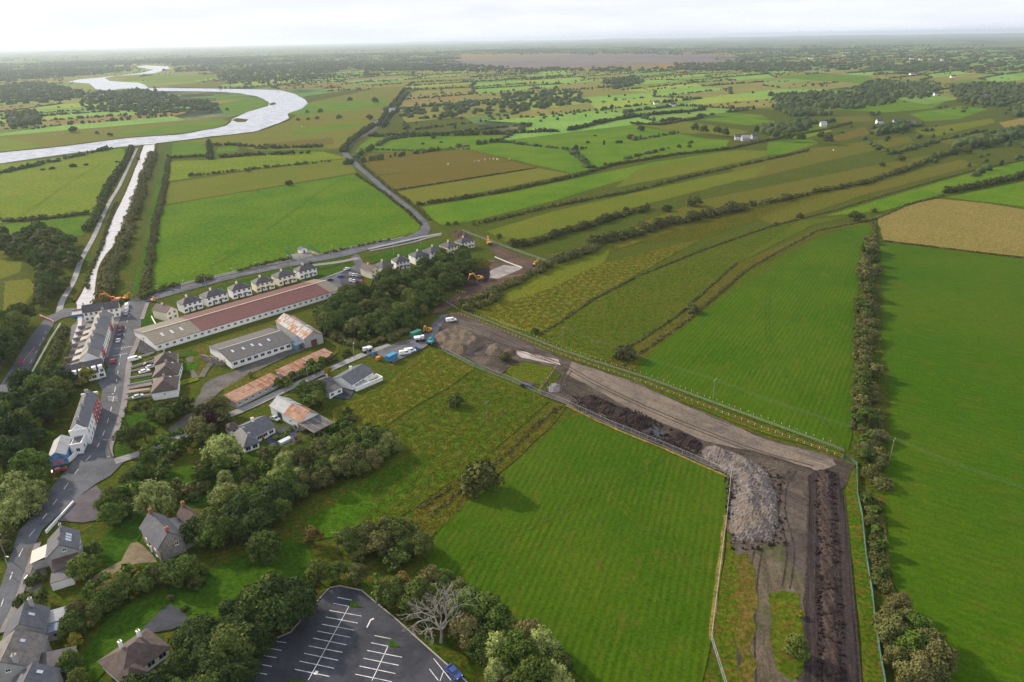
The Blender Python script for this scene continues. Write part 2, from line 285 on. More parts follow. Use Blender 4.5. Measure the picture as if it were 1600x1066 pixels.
FIELDS = [
 # left of the canal
 (G_YEL, [(0,257),(90,246),(190,232),(196,238),(178,280),(163,318),(140,333),(60,341),(0,349)]),
 (G_BRIGHT, [(0,352),(70,344),(140,338),(146,348),(128,368),(60,370),(0,378)]),
 (G_OLIVE, [(0,380),(50,372),(0,430)]), (G_PALE, [(0,408),(34,410),(30,426),(0,436)]), (G_PALE, [(6,440),(45,436),(58,452),(36,480),(4,486)]),
 # between canal and estate
 (G_BRIGHT, [(253,323),(330,309),(430,293),(553,273),(600,304),(640,336),(657,352),(652,362),(600,375),(520,391),(420,413),(330,436),(258,458),(233,456),(240,380),(246,340)]),
 (G_OLIVE, [(254,320),(266,286),(400,266),(545,248),(556,270),(430,291)]),
 (G_YEL, [(263,283),(266,252),(330,250),(400,243),(500,236),(542,247),(400,263)]),
 (G_BRIGHT, [(268,243),(270,223),(322,220),(325,240)]), (G_BRIGHT, [(338,240),(340,230),(372,227),(372,238)]), (G_LUSH, [(398,242),(420,234),(520,231),(512,237)]),
 (G_LUSH, [(240,300),(262,225),(266,225),(258,270),(250,320),(236,440),(226,460),(205,462),(222,400)]),
 # river meadows
 (G_PALE, [(262,223),(330,216),(400,207),(452,189),(474,172),(484,160),(640,128),(606,176),(566,212),(536,232),(400,236),(370,226),(300,221)]),
 (G_BRIGHT_SUNLIT, [(447,178),(476,162),(600,155),(606,164),(570,170),(470,180)]), (G_BRIGHT_SUNLIT, [(455,205),(570,190),(560,197),(460,212)]), (G_BRIGHT_SUNLIT, [(523,140),(548,133),(578,135),(570,139)]),
 (G_BROWN, [(420,224),(520,215),(522,226),(440,230)]),
 (G_PALE, [(0,204),(150,200),(250,190),(345,185),(358,189),(348,197),(310,205),(200,216),(80,229),(0,238)]), (G_BRIGHT_SUNLIT, [(170,208),(250,198),(340,188),(357,190),(347,197),(310,204),(220,212)]), (G_YEL, [(0,215),(40,221),(66,229),(0,237)]),
 (G_BRIGHT_SUNLIT, [(335,147),(400,153),(418,162),(400,170),(370,180),(352,180),(340,165)]), (G_YEL, [(170,124),(240,119),(340,117),(350,124),(300,130),(225,131)]), (G_OLIVE, [(225,132),(345,128),(356,138),(240,136)]),
 # right of the lane
 (G_BROWN, [(552,241),(640,238),(732,235),(800,250),(730,262),(650,268),(590,273)]), (G_BROWN, [(592,275),(680,264),(800,252),(836,262),(730,278),(618,298)]),
 (G_PALE, [(620,300),(735,281),(840,263),(892,272),(800,291),(650,320)]),
 (G_BRIGHT_SUNLIT, [(554,238),(564,226),(580,215),(700,213),(800,211),(905,199),(975,193),(1040,205),(1100,217),(1140,219),(1134,229),(1060,242),(960,257),(893,271),(800,249),(733,234),(640,237)]),
 (G_OLIVE, [(980,191),(1070,190),(1170,205),(1150,214),(1060,208)]),
 (G_BRIGHT_SUNLIT, [(660,324),(800,300),(900,279),(1020,254),(1140,236),(1060,262),(960,285),(850,318),(740,345),(690,352),(672,340)]),
 (G_OLIVE, [(1000,262),(1150,235),(1215,236),(1190,246),(1080,270),(960,294)]),
 (G_BRIGHT_SUNLIT, [(985,178),(1060,176),(1095,183),(1020,190)]), (G_BRIGHT_SUNLIT, [(1085,187),(1150,182),(1215,190),(1170,196)]), (G_BRIGHT_SUNLIT, [(1085,172),(1190,180),(1200,186),(1120,181)]),
 (G_OLIVE, [(1130,165),(1250,160),(1330,170),(1260,176)]), (G_YEL, [(1200,215),(1230,195),(1285,195),(1300,205),(1260,216)]), (G_BRIGHT_SUNLIT, [(1200,222),(1268,218),(1280,224),(1225,241),(1198,243)]),
 (G_BRIGHT_SUNLIT, [(1310,172),(1400,156),(1480,158),(1455,170),(1385,176)]), (G_BRIGHT_SUNLIT, [(1420,178),(1500,166),(1545,170),(1500,186),(1445,190)]), (G_BRIGHT_SUNLIT, [(1205,118),(1330,115),(1400,120),(1360,130),(1240,128)]), (G_BRIGHT_SUNLIT, [(1310,130),(1420,123),(1380,140),(1335,141)]), (G_BRIGHT_SUNLIT, [(1500,128),(1600,122),(1600,136),(1520,136)]),
 (G_HEATH, [(1290,185),(1360,180),(1365,190),(1310,192)]), (G_BROWN, [(1300,214),(1352,198),(1360,210),(1310,222)]),
 (G_HEATH, [(1140,262),(1270,232),(1420,213),(1428,222),(1300,250),(1160,284)]), (G_OLIVE, [(1420,205),(1550,185),(1555,192),(1460,214)]), (G_HEATH, [(1460,222),(1540,206),(1550,216),(1500,228)]), (G_TAN, [(1560,192),(1600,184),(1600,196),(1570,200)]),
 (G_OLIVE, [(760,362),(860,332),(1000,300),(1100,278),(1200,258),(1180,276),(1000,322),(830,372),(790,378)]),
 (G_HEATH, [(1010,345),(1100,312),(1250,282),(1400,252),(1470,240),(1400,268),(1230,312),(1100,345),(940,398),(880,428)]), (G_HEATH, [(1180,340),(1290,300),(1500,250),(1530,258),(1350,305),(1210,352)]),
 (G_OLIVE, [(870,400),(960,378),(940,420),(860,470),(800,500),(740,490),(780,455),(840,425)]), (G_ROUGH, [(745,488),(850,455),(940,412),(1100,372),(1000,426),(920,470),(842,523),(790,510)]),
 (G_RUSH, [(846,525),(930,470),(1010,430),(1110,390),(1250,345),(1330,338),(1270,352),(1140,418),(1060,492),(955,566),(900,556)]),
 (G_BRIGHT_SUNLIT, [(1290,338),(1400,305),(1520,270),(1600,252),(1600,268),(1500,295),(1380,330)]),
 (G_VERGE, [(950,570),(1060,497),(1150,415),(1270,360),(1362,343),(1364,350),(1290,362),(1165,425),(1075,505),(1010,555),(990,580)]),
 (G_MOWN2, [(1000,560),(1080,502),(1170,425),(1260,378),(1330,356),(1364,350),(1358,395),(1342,450),(1336,520),(1340,600),(1330,660),(1326,704),(1200,664),(1090,622),(1000,584)]),
 (G_TAN, [(1370,338),(1430,318),(1465,311),(1540,318),(1600,328),(1620,330),(1620,404),(1500,390),(1380,375)]), (G_BRIGHT_SUNLIT, [(1478,309),(1540,296),(1620,280),(1620,326),(1590,322)]),
 (G_MOWN3, [(1376,379),(1480,392),(1620,408),(1700,800),(1760,1150),(1490,1150),(1470,1060),(1420,960),(1385,890),(1384,760),(1392,640),(1380,520)]),
 # around the works
 (G_ROUGH, [(520,640),(596,612),(640,572),(672,546),(740,577),(700,606),(640,640),(600,668),(560,690),(520,680)]),
 (G_RUSH, [(610,672),(700,612),(742,580),(800,600),(858,628),(800,680),(720,745),(640,800),(560,836),(480,820),(520,770),(590,720)]),
 (G_LUSH, [(480,812),(560,768),(640,712),(672,722),(640,770),(590,806),(530,838),(470,850)]),
 (G_VERGE, [(648,800),(740,730),(868,632),(884,638),(860,668),(780,740),(700,815),(664,850)]),
 (G_MOWN, [(884,655),(910,652),(950,670),(1040,708),(1138,746),(1137,800),(1126,905),(1112,1000),(1094,1080),(930,1080),(860,1015),(770,950),(690,905),(664,872),(690,820),(770,752)]),
 (G_RUSH, [(780,572),(842,557),(866,574),(846,602),(806,594)]),
 (G_RUSH, [(905,556),(1000,588),(1100,630),(1210,670),(1318,706),(1318,714),(1200,680),(1060,628),(980,592),(890,562)]),
 (G_RUSH, [(1316,718),(1336,724),(1346,800),(1368,980),(1386,1080),(1348,1080),(1338,940),(1322,800)]),
 (G_RUSH, [(1113,1000),(1136,830),(1150,850),(1158,900),(1156,1000),(1160,1080),(1136,1080)]),
 (G_RUSH, [(1222,940),(1246,936),(1254,960),(1252,1040),(1238,1052),(1216,1030),(1208,980)]),
 # gardens
 (G_LAWN, [(190,655),(240,640),(252,655),(248,668),(210,682),(190,680)]), (G_LAWN, [(176,700),(188,690),(210,706),(200,714),(184,718)]),
 (G_LAWN, [(200,775),(250,740),(330,720),(380,740),(330,790),(240,800),(200,880),(150,880),(170,820)]), (G_LAWN2, [(320,690),(400,700),(470,690),(500,720),(430,745),(350,730)]),
 (G_LAWN, [(150,895),(215,850),(300,870),(260,905),(180,935)]), (G_LAWN, [(135,1010),(180,955),(300,905),(430,845),(480,850),(500,905),(400,960),(300,985),(260,960),(200,1010),(150,1066),(120,1066)]),
 (G_LAWN, [(490,680),(530,665),(545,690),(520,705)]), (G_LAWN, [(330,650),(350,690),(320,700)]),
 (G_LAWN, [(222,492),(230,478),(246,490),(250,512),(222,518)]), (G_LAWN, [(300,462),(400,432),(480,414),(540,402),(556,404),(548,410),(490,424),(400,448),(320,470)]), (G_LAWN, [(490,430),(548,412),(556,416),(540,428),(510,440)]),
 (G_LAWN, [(572,402),(640,385),(690,376),(690,388),(640,400),(590,414)]), (G_VERGE, [(730,418),(760,404),(775,410),(758,426),(735,428)]),
 (G_LAWN2, [(565,940),(582,935),(640,985),(740,1060),(740,1085),(700,1060),(640,1000)]),
 (G_VERGE, [(300,545),(420,508),(436,518),(345,545),(330,560),(310,590),(300,575)]), (G_VERGE, [(350,605),(400,582),(470,556),(530,540),(530,552),(450,580),(380,612),(350,625)]),
 (G_VERGE, [(200,470),(215,466),(222,476),(210,482)]),
]
for mat, P in FIELDS: sheet('field', P, mat, jit=.6, seg=10)

FAR_SUNLIT_MATS = [m_grass((.17, .36, .13), (.22, .42, .15), None, .3, .01, .1, fine=0, name='far_lush_sunlit'), m_grass((.14, .28, .10), (.19, .33, .12), None, .3, .01, .1, fine=0, name='far_green'), m_grass((.17, .23, .09), (.22, .25, .10), (.20, .17, .08), .4, .01, .1, fine=0, name='far_olive'), m_grass((.19, .23, .11), (.25, .25, .13), None, .3, .01, .1, fine=0, name='far_pale'), m_grass((.24, .19, .12), (.27, .21, .14), (.18, .20, .09), .4, .01, .1, fine=0, name='far_brown'), m_grass((.24, .36, .11), (.28, .40, .12), None, .3, .01, .1, fine=0, name='far_yellow')]  # lighter than the near grasses: distant sunlight and haze put into the colour
# ------------------------------------------------------------------ water
b = NB('river_water')
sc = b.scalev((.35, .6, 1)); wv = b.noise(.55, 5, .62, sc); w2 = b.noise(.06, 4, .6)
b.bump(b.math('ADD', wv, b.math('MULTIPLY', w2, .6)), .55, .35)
M_WATER = b.done(b.ramp(w2, (.42, (.12, .135, .16)), (.58, (.36, .36, .365))), .2, .9)  # pale tones put the reflected bright sky into the base colour
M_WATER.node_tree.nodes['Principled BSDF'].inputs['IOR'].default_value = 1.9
b = NB('canal_water'); w2 = b.noise(.25, 4, .6); b.bump(b.noise(.8, 5, .65, b.scalev((.5, .5, 1))), .5, .3); M_CANAL = b.done(b.ramp(w2, (.36, (.34, .315, .30)), (.64, (.48, .45, .43))), .25, .9); b.b.inputs['IOR'].default_value = 1.8  # cream base colour stands in for sky reflected on the canal
RIVER = [(-60,264),(0,256),(82,244),(187,230),(222,227),(244,225),(265,222),(332,214),(350,212),(400,205.5),(437,192),(452,185),(449,178),(472,170),(481,162),(477,156),(460,147),(437,141),(400,140),(350,139),(232,137.5),
 (226,139),(232,142.5),(312,143),(350,144),(375,146),(400,150.5),(410,154),(420,160),(419,166),(400,171.5),(385,176),(362,187),(350,197.5),(312,205),(275,211),(200,216),(100,229),(0,239),(-60,247)]
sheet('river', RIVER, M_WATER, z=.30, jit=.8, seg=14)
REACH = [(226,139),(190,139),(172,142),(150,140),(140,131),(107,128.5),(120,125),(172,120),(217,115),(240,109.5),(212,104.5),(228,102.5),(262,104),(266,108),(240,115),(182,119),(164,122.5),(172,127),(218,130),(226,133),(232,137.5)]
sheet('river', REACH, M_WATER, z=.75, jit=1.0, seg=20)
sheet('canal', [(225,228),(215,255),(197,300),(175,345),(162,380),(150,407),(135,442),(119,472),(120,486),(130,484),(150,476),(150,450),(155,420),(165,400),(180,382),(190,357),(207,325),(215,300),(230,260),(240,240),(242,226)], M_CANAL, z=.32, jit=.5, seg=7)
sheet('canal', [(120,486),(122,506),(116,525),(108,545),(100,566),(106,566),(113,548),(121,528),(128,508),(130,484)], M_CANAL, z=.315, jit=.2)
sheet('puddle', [(1012,672),(1024,668),(1040,674),(1046,681),(1030,686),(1016,681)], m_plain('puddle_water', (.02, .022, .028), .08, .35, .1), z=.47, jit=.3, seg=2)
M_REED = m_grass((.085, .085, .026), (.11, .095, .036), (.05, .065, .018), .5, .05, .4, bump=1.0)
def bank(pix, w, h):
    P = spline([A2(p) for p in pix], 6); V = []; L1, R1 = ribbon_pts(P, w); L2, R2 = ribbon_pts(P, w*.4)
    for a, c, d, e in zip(L1, L2, R2, R1):
        hh = h*random.uniform(.7, 1.2); V += [(a.x, a.y, -.05), (c.x, c.y, hh), (d.x, d.y, hh), (e.x, e.y, -.05)]
    struct(mesh_obj('bank', V, [[4*i+j, 4*i+j+1, 4*i+5+j, 4*i+4+j] for i in range(len(P)-1) for j in range(3)], M_REED, smooth=True))
bank([(222,227),(213,255),(195,300),(173,345),(160,380),(148,407),(133,442),(117,472)], 3.2, .9)
bank([(244,226),(242,240),(232,260),(217,300),(209,325),(192,357),(182,382),(167,400),(157,420),(152,450),(152,476)], 3.2, .9)
bank([(0,238.5),(100,228.5),(200,215.5),(275,210.5),(312,204.5),(350,197),(361,188)], 5, 1.0); bank([(244,225),(332,214),(400,206),(437,193),(453,186)], 5, .8)
struct(sheet('islet', [(362,188),(370,185),(388,187),(384,191),(370,191)], M_REED, z=.36, jit=.6, seg=6)); struct(sheet('islet', [(419,163),(428,160),(432,163),(424,165)], M_REED, z=.36, jit=.6, seg=6))

# ------------------------------------------------------------------ roads, paths, yards
def m_asphalt(name, c, var=.22, brown=None):
    b = NB(name); col = b.ramp(b.noise(.09, 6, .68), (.40, tuple(v*(1-var) for v in c)), (.60, tuple(v*(1+var) for v in c)))
    if brown: col = b.mix(b.ramp(b.noise(.05, 5, .7), (.48, 0.0), (.66, .8)), col, brown)
    col = b.mix(1.0, col, b.ramp(b.noise(1.8, 5, .72), (.38, .84), (.62, 1.15)), 'MULTIPLY'); b.bump(b.noise(4, 3), .2, .05); return b.done(col, .85, .12)
M_ROAD = m_asphalt('road_asphalt', (.082, .086, .098)); M_TAR = m_asphalt('car_park_tarmac', (.043, .046, .056), .28); M_PATH = m_asphalt('footpath_concrete', (.19, .175, .17), .12)
M_LANE = m_asphalt('lane_concrete', (.24, .235, .23), .14); M_YARD = m_asphalt('gravel_yard', (.095, .088, .085), .3, (.085, .082, .035)); M_GRAV = m_asphalt('drive_gravel', (.15, .12, .075), .25)
M_PAINT = m_plain('road_paint', (.58, .58, .57), .7, .2, .35, .6)
Z = .30
sheet('road', [(-30,1010),(-20,960),(0,922),(30,830),(54,806),(72,772),(105,735),(130,700),(146,684),(152,660),(160,612),(153,598),(163,588),(170,575),(160,560),(172,505),(186,490),(192,478),(205,468),(226,460),(232,466),(229,477),(221,500),(220,517),(212,540),(202,565),(197,607),(189,650),(172,700),(175,716),(195,722),(172,745),(150,757),(115,784),(85,812),(67,828),(50,863),(37,906),(20,953),(4,985),(-20,1030)], M_ROAD, z=Z, jit=.1)
sheet('road', [(222,466),(239,459),(312,441),(420,417),(492,401),(580,384),(635,371),(655,361),(660,352),(640,331),(600,300),(560,265),(536,244),(534,238),(540,236),(566,262),(606,296),(650,330),(668,348),(673,360),(667,370),(640,378),(576,391),(541,401),(486,411),(380,432),(307,451),(232,472)], M_ROAD, z=Z+.004, jit=.15)
ribbon('road', [(537,239),(552,222),(572,210),(588,200),(600,184),(612,165),(630,143),(640,128)], 6.5, M_ROAD, Z+.012)
sheet('road', [(555,397),(562,400),(568,412),(580,422),(566,432),(566,446),(540,450),(500,450),(420,474),(330,500),(250,534),(226,530),(222,520),(247,510),(330,487),(420,462),(500,439),(540,424),(556,414),(548,404)], M_ROAD, z=Z+.008, jit=.1)
ribbon('road', [(470,417),(500,414),(530,410),(560,404)], 4.5, M_PATH, Z+.016)
sheet('road', [(-40,650),(0,604),(46,529),(64,507),(72,497),(100,483),(118,482),(122,492),(98,498),(86,504),(62,548),(41,590),(21,620),(-20,700),(-60,740)], M_ROAD, z=Z+.02, jit=.1)
ribbon('lane', [(180,722),(212,712),(245,700),(300,672),(345,655),(386,638),(450,608),(500,585),(540,567),(575,552),(610,540)], 4.2, M_LANE, Z+.024)
ribbon('towpath', [(92,490),(98,470),(115,440),(128,405),(146,372),(160,340),(172,315),(187,290),(200,262),(208,245),(214,232)], 3.2, M_LANE, Z+.01)
ribbon('footpath', [(4,990),(26,945),(46,890),(60,850)], 1.6, M_PATH, Z+.15, thick=.4); ribbon('footpath', [(173,716),(172,698),(190,650),(198,607),(203,565),(213,540),(221,518)], 2.2, M_PATH, Z+.15, thick=.4)
ribbon('footpath', [(164,560),(176,520),(187,492),(200,474)], 2.6, M_PATH, Z+.15, thick=.4); ribbon('footpath', [(238,457.5),(312,439.5),(420,415.5),(492,399.5),(580,382.5),(630,371)], 1.8, M_PATH, Z+.15, thick=.4)
ribbon('footpath', [(222,500),(227,484),(231,474)], 2.0, M_PATH, Z+.15, thick=.4); ribbon('footpath', [(578,393),(640,380.5),(668,372.5),(690,368)], 2.4, M_PATH, Z+.15, thick=.4)
ribbon('footpath', [(250,508),(330,485.5),(420,460.5),(500,437.5),(540,423)], 1.6, M_PATH, Z+.15, thick=.4)
CARPARK = [(515,921),(531,918),(565,925),(580,938),(617,968),(650,998),(695,1038),(727,1066),(740,1085),(700,1120),(380,1120),(385,1070),(400,1030),(428,1002),(455,990),(488,950)]
cp = sheet('car_park', CARPARK, M_TAR, z=Z, jit=.05)
def paint(a, b_, w=.13, parent=None, name='painted_line', z=Z+.035):
    P = [A2(a), A2(b_)]; o = ribbon(name, P, w, M_PAINT, z, False, True)
    if parent: o.parent = parent
    return o
zc = lambda x, y: (400+x/4, 806+y/4)
Lt = [((510,516),(600,534)),((484,553),(582,573)),((460,598),(660,633)),((437,639),(637,677)),((411,684),(613,721)),((385,727),(590,766)),((358,771),(566,813)),((331,820),(541,860)),((302,866),(515,910)),((274,915),(489,960)),((244,966),(461,1011)),
      ((741,755),(845,776)),((720,800),(826,822)),((696,848),(914,891)),((672,897),(892,941)),((648,946),(872,993)),((623,997),(850,1044)),((596,1050),(828,1100)),
      ((120,790),(190,800)),((70,832),(160,848)),((40,880),(130,893)),((0,930),(100,948)),((0,985),(70,998)),((1110,898),(1220,1036)),((1084,964),(1140,1036)),((582,573),(328,1034)),((826,822),(726,1036)),((1172,980),(1150,1040))]
for p, q in Lt: paint(zc(*p), zc(*q), .16, cp)
M_KERB = m_plain('kerb_concrete', (.30, .27, .24), .85)
ribbon('kerb', [(515,920),(531,917),(565,924),(580,937),(617,967),(650,997),(695,1037),(727,1065),(742,1080)], .3, M_KERB, Z+.13, thick=.3, smooth=False)
ribbon('kerb', [(386,1066),(400,1028),(428,1000),(455,989),(488,949),(514,921)], .3, M_KERB, Z+.13, thick=.3, smooth=False)
for P in ([(600,535),(672,580),(585,575)], [(840,776),(908,830),(832,824)], [(215,1030),(300,1045),(330,1090),(200,1090)]):
    o = sheet('grass_island', [zc(*p) for p in P], G_LAWN, z=Z+.14, jit=0)
# centre lines, stop lines
road_marks = empty('road_markings'); struct(road_marks)
def dashes(P, n0, n1, w=.15):
    P = spline([A2(p) for p in P], 12); acc = 0; on = True; seg = [P[0]]; per = n0
    for a, c in zip(P, P[1:]):
        L = math.dist(a, c); acc += L
        if on: seg.append(c)
        if acc >= per:
            if on and len(seg) > 1: o = ribbon('painted_line', seg, w, M_PAINT, Z+.04, False, True); del o['kind']; o.parent = road_marks
            on = not on; seg = [c]; acc = 0; per = n0 if on else n1
dashes([(46,840),(80,795),(120,738),(152,700),(170,655),(180,610),(188,560),(196,515),(205,482)], 2.5, 4, .18); dashes([(2,950),(24,885),(46,840)], 3, 6, .15)
dashes([(30,600),(60,545),(76,512)], 2, 5, .15); dashes([(240,463),(312,446),(420,420),(560,391),(640,374)], 2, 5, .14)
for x0, y0, x1, y1 in ((180,546,208,542),(177,557,200,553)):
    for k in range(8):
        t = k/8; o = paint((x0+(x1-x0)*t, y0+(y1-y0)*t), (x0+(x1-x0)*(t+.07), y0+(y1-y0)*(t+.07)), .5, name='painted_bar', z=Z+.04); del o['kind']; o.parent = road_marks
for k in range(4): o = paint((168+k*.8, 621+k*2.2), (184+k*.3, 620+k*2.2), .18, name='painted_bar', z=Z+.04); del o['kind']; o.parent = road_marks
# yards and drives
sheet('yard', [(300,640),(320,600),(345,588),(380,575),(440,550),(480,545),(440,562),(390,585),(345,612),(320,640),(290,668),(270,680),(262,672)], M_YARD, z=Z-.02, jit=.6, seg=4)
sheet('yard', [(290,560),(330,545),(420,508),(436,512),(340,556),(320,590),(300,592)], M_YARD, z=Z-.03, jit=.6, seg=4)
sheet('yard', [(215,540),(226,528),(243,522),(245,548),(240,556),(216,552)], M_TAR, z=Z+.03, jit=.1); sheet('yard', [(115,783),(150,760),(165,775),(162,812),(130,818),(90,815)], m_asphalt('car_yard', (.085, .075, .085), .2), z=Z+.028, jit=.2)
sheet('yard', [(223,983),(252,956),(265,945),(282,955),(299,970),(270,985),(240,990)], M_TAR, z=Z+.03, jit=.2, seg=3); sheet('drive', [(205,850),(215,848),(240,870),(246,880),(200,885),(165,905),(140,912),(150,900),(190,878)], M_GRAV, z=Z, jit=.4, seg=3)
sheet('yard', [(530,430),(545,420),(566,428),(568,450),(535,455)], M_TAR, z=Z+.03, jit=.1); sheet('yard', [(50,1066),(90,1040),(108,1046),(104,1080),(60,1090)], M_TAR, z=Z+.03, jit=.2)
sheet('yard', [(415,690),(428,672),(452,664),(470,672),(440,690),(425,700)], M_TAR, z=Z+.03, jit=.3, seg=3); sheet('yard', [(545,600),(560,602),(545,625),(520,622)], M_TAR, z=Z+.03, jit=.3, seg=3)
sheet('yard', [(112,510),(130,495),(150,492),(126,562),(104,568)], m_asphalt('back_yard', (.13, .12, .12), .25), z=Z-.04, jit=.2)
sheet('yard', [(45,855),(62,850),(75,900),(60,930),(40,925)], M_YARD, z=Z+.03, jit=.3, seg=3); sheet('yard', [(447,400),(486,392),(500,397),(494,405),(462,408)], M_PATH, z=Z-.02, jit=.2)
# ------------------------------------------------------------------ vegetation
def m_leaf(name, lo, hi, tint=None):
    b = NB(name); r = b.objrand(); f = b.noise(.55, 4, .7); f2 = b.noise(2.6, 2)
    k = b.math('ADD', b.math('MULTIPLY', f, .62), b.math('MULTIPLY', f2, .38)); col = b.ramp(k, (.40, lo), (.60, hi))
    col = b.mix(1.0, col, b.ramp(r, (0, .74), (1, 1.3)), 'MULTIPLY')
    if tint: col = b.mix(b.ramp(b.math('FRACT', b.math('MULTIPLY', r, 7.3)), (.5, 0.0), (1, .6)), col, tint)
    return b.done(col, .8, .08)
L_DARK = m_leaf('leaves_dark', (.020, .040, .008), (.10, .138, .024), (.10, .118, .028))
L_DEEP = m_leaf('leaves_deep', (.012, .026, .008), (.052, .080, .016), (.04, .07, .015))
L_MID = m_leaf('leaves_mid', (.028, .060, .009), (.115, .165, .026), (.13, .14, .03))
L_OLIVE = m_leaf('leaves_olive', (.042, .054, .013), (.145, .145, .045), (.155, .13, .05))
L_WILLOW = m_leaf('leaves_willow', (.10, .135, .030), (.28, .31, .095))
L_YELLOW = m_leaf('leaves_yellow', (.12, .12, .012), (.23, .20, .026))
L_COPPER = m_leaf('leaves_copper', (.022, .010, .012), (.055, .022, .022))
L_CONIF = m_leaf('needles', (.016, .034, .014), (.045, .066, .022))
L_HEDGE = m_leaf('hedge_leaves', (.026, .048, .010), (.105, .125, .028), (.125, .115, .034))
L_FAR = m_leaf('far_leaves', (.028, .046, .015), (.085, .105, .032), (.10, .10, .04))
L_AUT = m_leaf('leaves_autumn', (.10, .075, .018), (.20, .14, .034))
M_BARK = m_plain('bark', (.085, .068, .050), .9, .2, .35); M_DEAD = m_plain('dead_wood', (.27, .24, .205), .8, .2, .2)

_ico = bmesh.new(); bmesh.ops.create_icosphere(_ico, subdivisions=2, radius=1); ICO_V = np.array([v.co[:] for v in _ico.verts]); ICO_F = [[v.index for v in f.verts] for f in _ico.faces]; _ico.free()
_ico = bmesh.new(); bmesh.ops.create_icosphere(_ico, subdivisions=1, radius=1); IC1_V = np.array([v.co[:] for v in _ico.verts]); IC1_F = np.array([[v.index for v in f.verts] for f in _ico.faces]); _ico.free()

def leaves(lobes, size, dens=1.15, rng=RNG, droop=0.0, low=-.45):
    """small leaf faces over the shell of a set of ellipsoid lobes (m,6)"""
    lobes = np.asarray(lobes, float); area = 4*np.pi*((lobes[:, 3]*lobes[:, 4]+lobes[:, 3]*lobes[:, 5]+lobes[:, 4]*lobes[:, 5])/3)*.75
    cnt = np.maximum(4, (area*dens/size**2)).astype(int); idx = np.repeat(np.arange(len(lobes)), cnt); n = len(idx)
    d = rng.normal(size=(n, 3)); d /= np.linalg.norm(d, axis=1)[:, None]; flip = d[:, 2] < low; d[flip, 2] *= -1
    L = lobes[idx]; r = rng.uniform(.80, 1.10, n)[:, None]; P = L[:, :3]+d*L[:, 3:]*r
    nor = d/np.maximum(L[:, 3:], .05); nor /= np.linalg.norm(nor, axis=1)[:, None]; nor += rng.normal(size=(n, 3))*.55; nor[:, 2] += .15; nor /= np.linalg.norm(nor, axis=1)[:, None]
    t = np.cross(nor, rng.normal(size=(n, 3))); t /= np.linalg.norm(t, axis=1)[:, None]; bt = np.cross(nor, t)
    s = size*rng.uniform(.55, 1.25, n)[:, None]*.72; s2 = s*rng.uniform(.55, 1.0, n)[:, None]
    if droop: P[:, 2] -= droop*rng.uniform(0, 1, n)
    V = np.stack([P-t*s, P-bt*s2, P+t*s*1.1, P+bt*s2], 1).reshape(-1, 3)
    return V
def cores(lobes, k=.80):
    """solid inner volume of each lobe, as separate quads (degenerate-free triangles written as quads)"""
    out = []
    for c in lobes:
        v = IC1_V*np.array(c[3:])*k*RNG.uniform(.85, 1.1, (len(IC1_V), 1))+np.array(c[:3])
        tri = v[IC1_F]; mid = (tri[:, 0]+tri[:, 2])/2; out.append(np.stack([tri[:, 0], tri[:, 1], tri[:, 2], mid], 1).reshape(-1, 3))
    return np.concatenate(out)
def foliage_mesh(name, lobes, size, mat, dens=1.15, droop=0, core=.68, low=-.45):
    V = leaves(lobes, size, dens, droop=droop, low=low)
    if core: V = np.concatenate([V, cores(lobes, core)])
    me = quads_obj(None, V, len(V)//4, mat); me.name = name; return me
def trunk_mesh(name, h, r, limbs, mat=M_BARK):
    mb = MB(); mb.tube([(0, 0, -.2), (.05, .03, h*.45), (0, .08, h)], [r*1.25, r, r*.55], 7)
    for e in limbs: mb.tube([(0, 0, h*.55), (e[0]*.5, e[1]*.5, h*.55+(e[2]-h*.55)*.6), (e[0]*.9, e[1]*.9, e[2])], [r*.5, r*.34, r*.14], 5)
    return mb.mesh(name, mat)
def crown_lobes(w, h, z0, n, rng, shape='round'):
    out = []
    for i in range(n):
        a = 2*math.pi*(i*.618+rng.uniform(-.08, .08)); t = (i+.5)/n
        if shape == 'cone': rr = (1-t)*.5*w; z = z0+h*t; s = w*.30*(1-t*.75)
        elif shape == 'tall': rr = .16*w*(1-t*.6); z = z0+h*t; s = w*.33*(1-.45*t)
        else: z = z0+h*(.20+.62*t); rr = .36*w*math.sqrt(max(.06, 1-(1.5*t-.45)**2)); s = w*rng.uniform(.13, .25)
        out.append((rr*math.cos(a), rr*math.sin(a), z, s, s*rng.uniform(.85, 1.15), s*rng.uniform(.72, .95)))
    if shape == 'round': out.append((0, 0, z0+h*.55, w*.32, w*.32, h*.42))
    return out
PROTO = {}
def proto(kind, mat, w, h, z0, n, leaf, shape='round', droop=0, variants=3, trunk=.28, dens=1.15):
    L = []
    for v in range(variants):
        rng = np.random.default_rng(hash((kind, v)) % 1000 if False else (len(PROTO)*10+v)); lobes = crown_lobes(w, h, z0, n, rng, shape)
        L.append((foliage_mesh(kind+'_crown', lobes, leaf, mat, dens, droop), trunk_mesh(kind+'_trunk', z0+h*.35, trunk, [l[:3] for l in lobes[:4]])))
    PROTO[kind] = L
proto('broad', L_DARK, 9, 8, 1.6, 15, .46, variants=4); proto('deep', L_DEEP, 9, 8, 1.6, 15, .46, variants=3); proto('mid', L_MID, 8.5, 7.5, 1.5, 14, .45, variants=4); proto('olive', L_OLIVE, 8, 7, 1.2, 13, .44)
proto('willow', L_WILLOW, 9, 8.5, 1.2, 15, .40, droop=2.2, variants=3, dens=1.4); proto('conifer', L_CONIF, 5, 10.5, .6, 11, .50, 'cone', variants=2); proto('column', L_MID, 4, 9, .6, 8, .5, 'tall', variants=2)
proto('copper', L_COPPER, 7.5, 7, 1.2, 11, .55, variants=2); proto('yellow', L_YELLOW, 6, 5.5, .7, 9, .45, variants=2); proto('autumn', L_AUT, 6.5, 6.5, 1.2, 10, .5, variants=2)
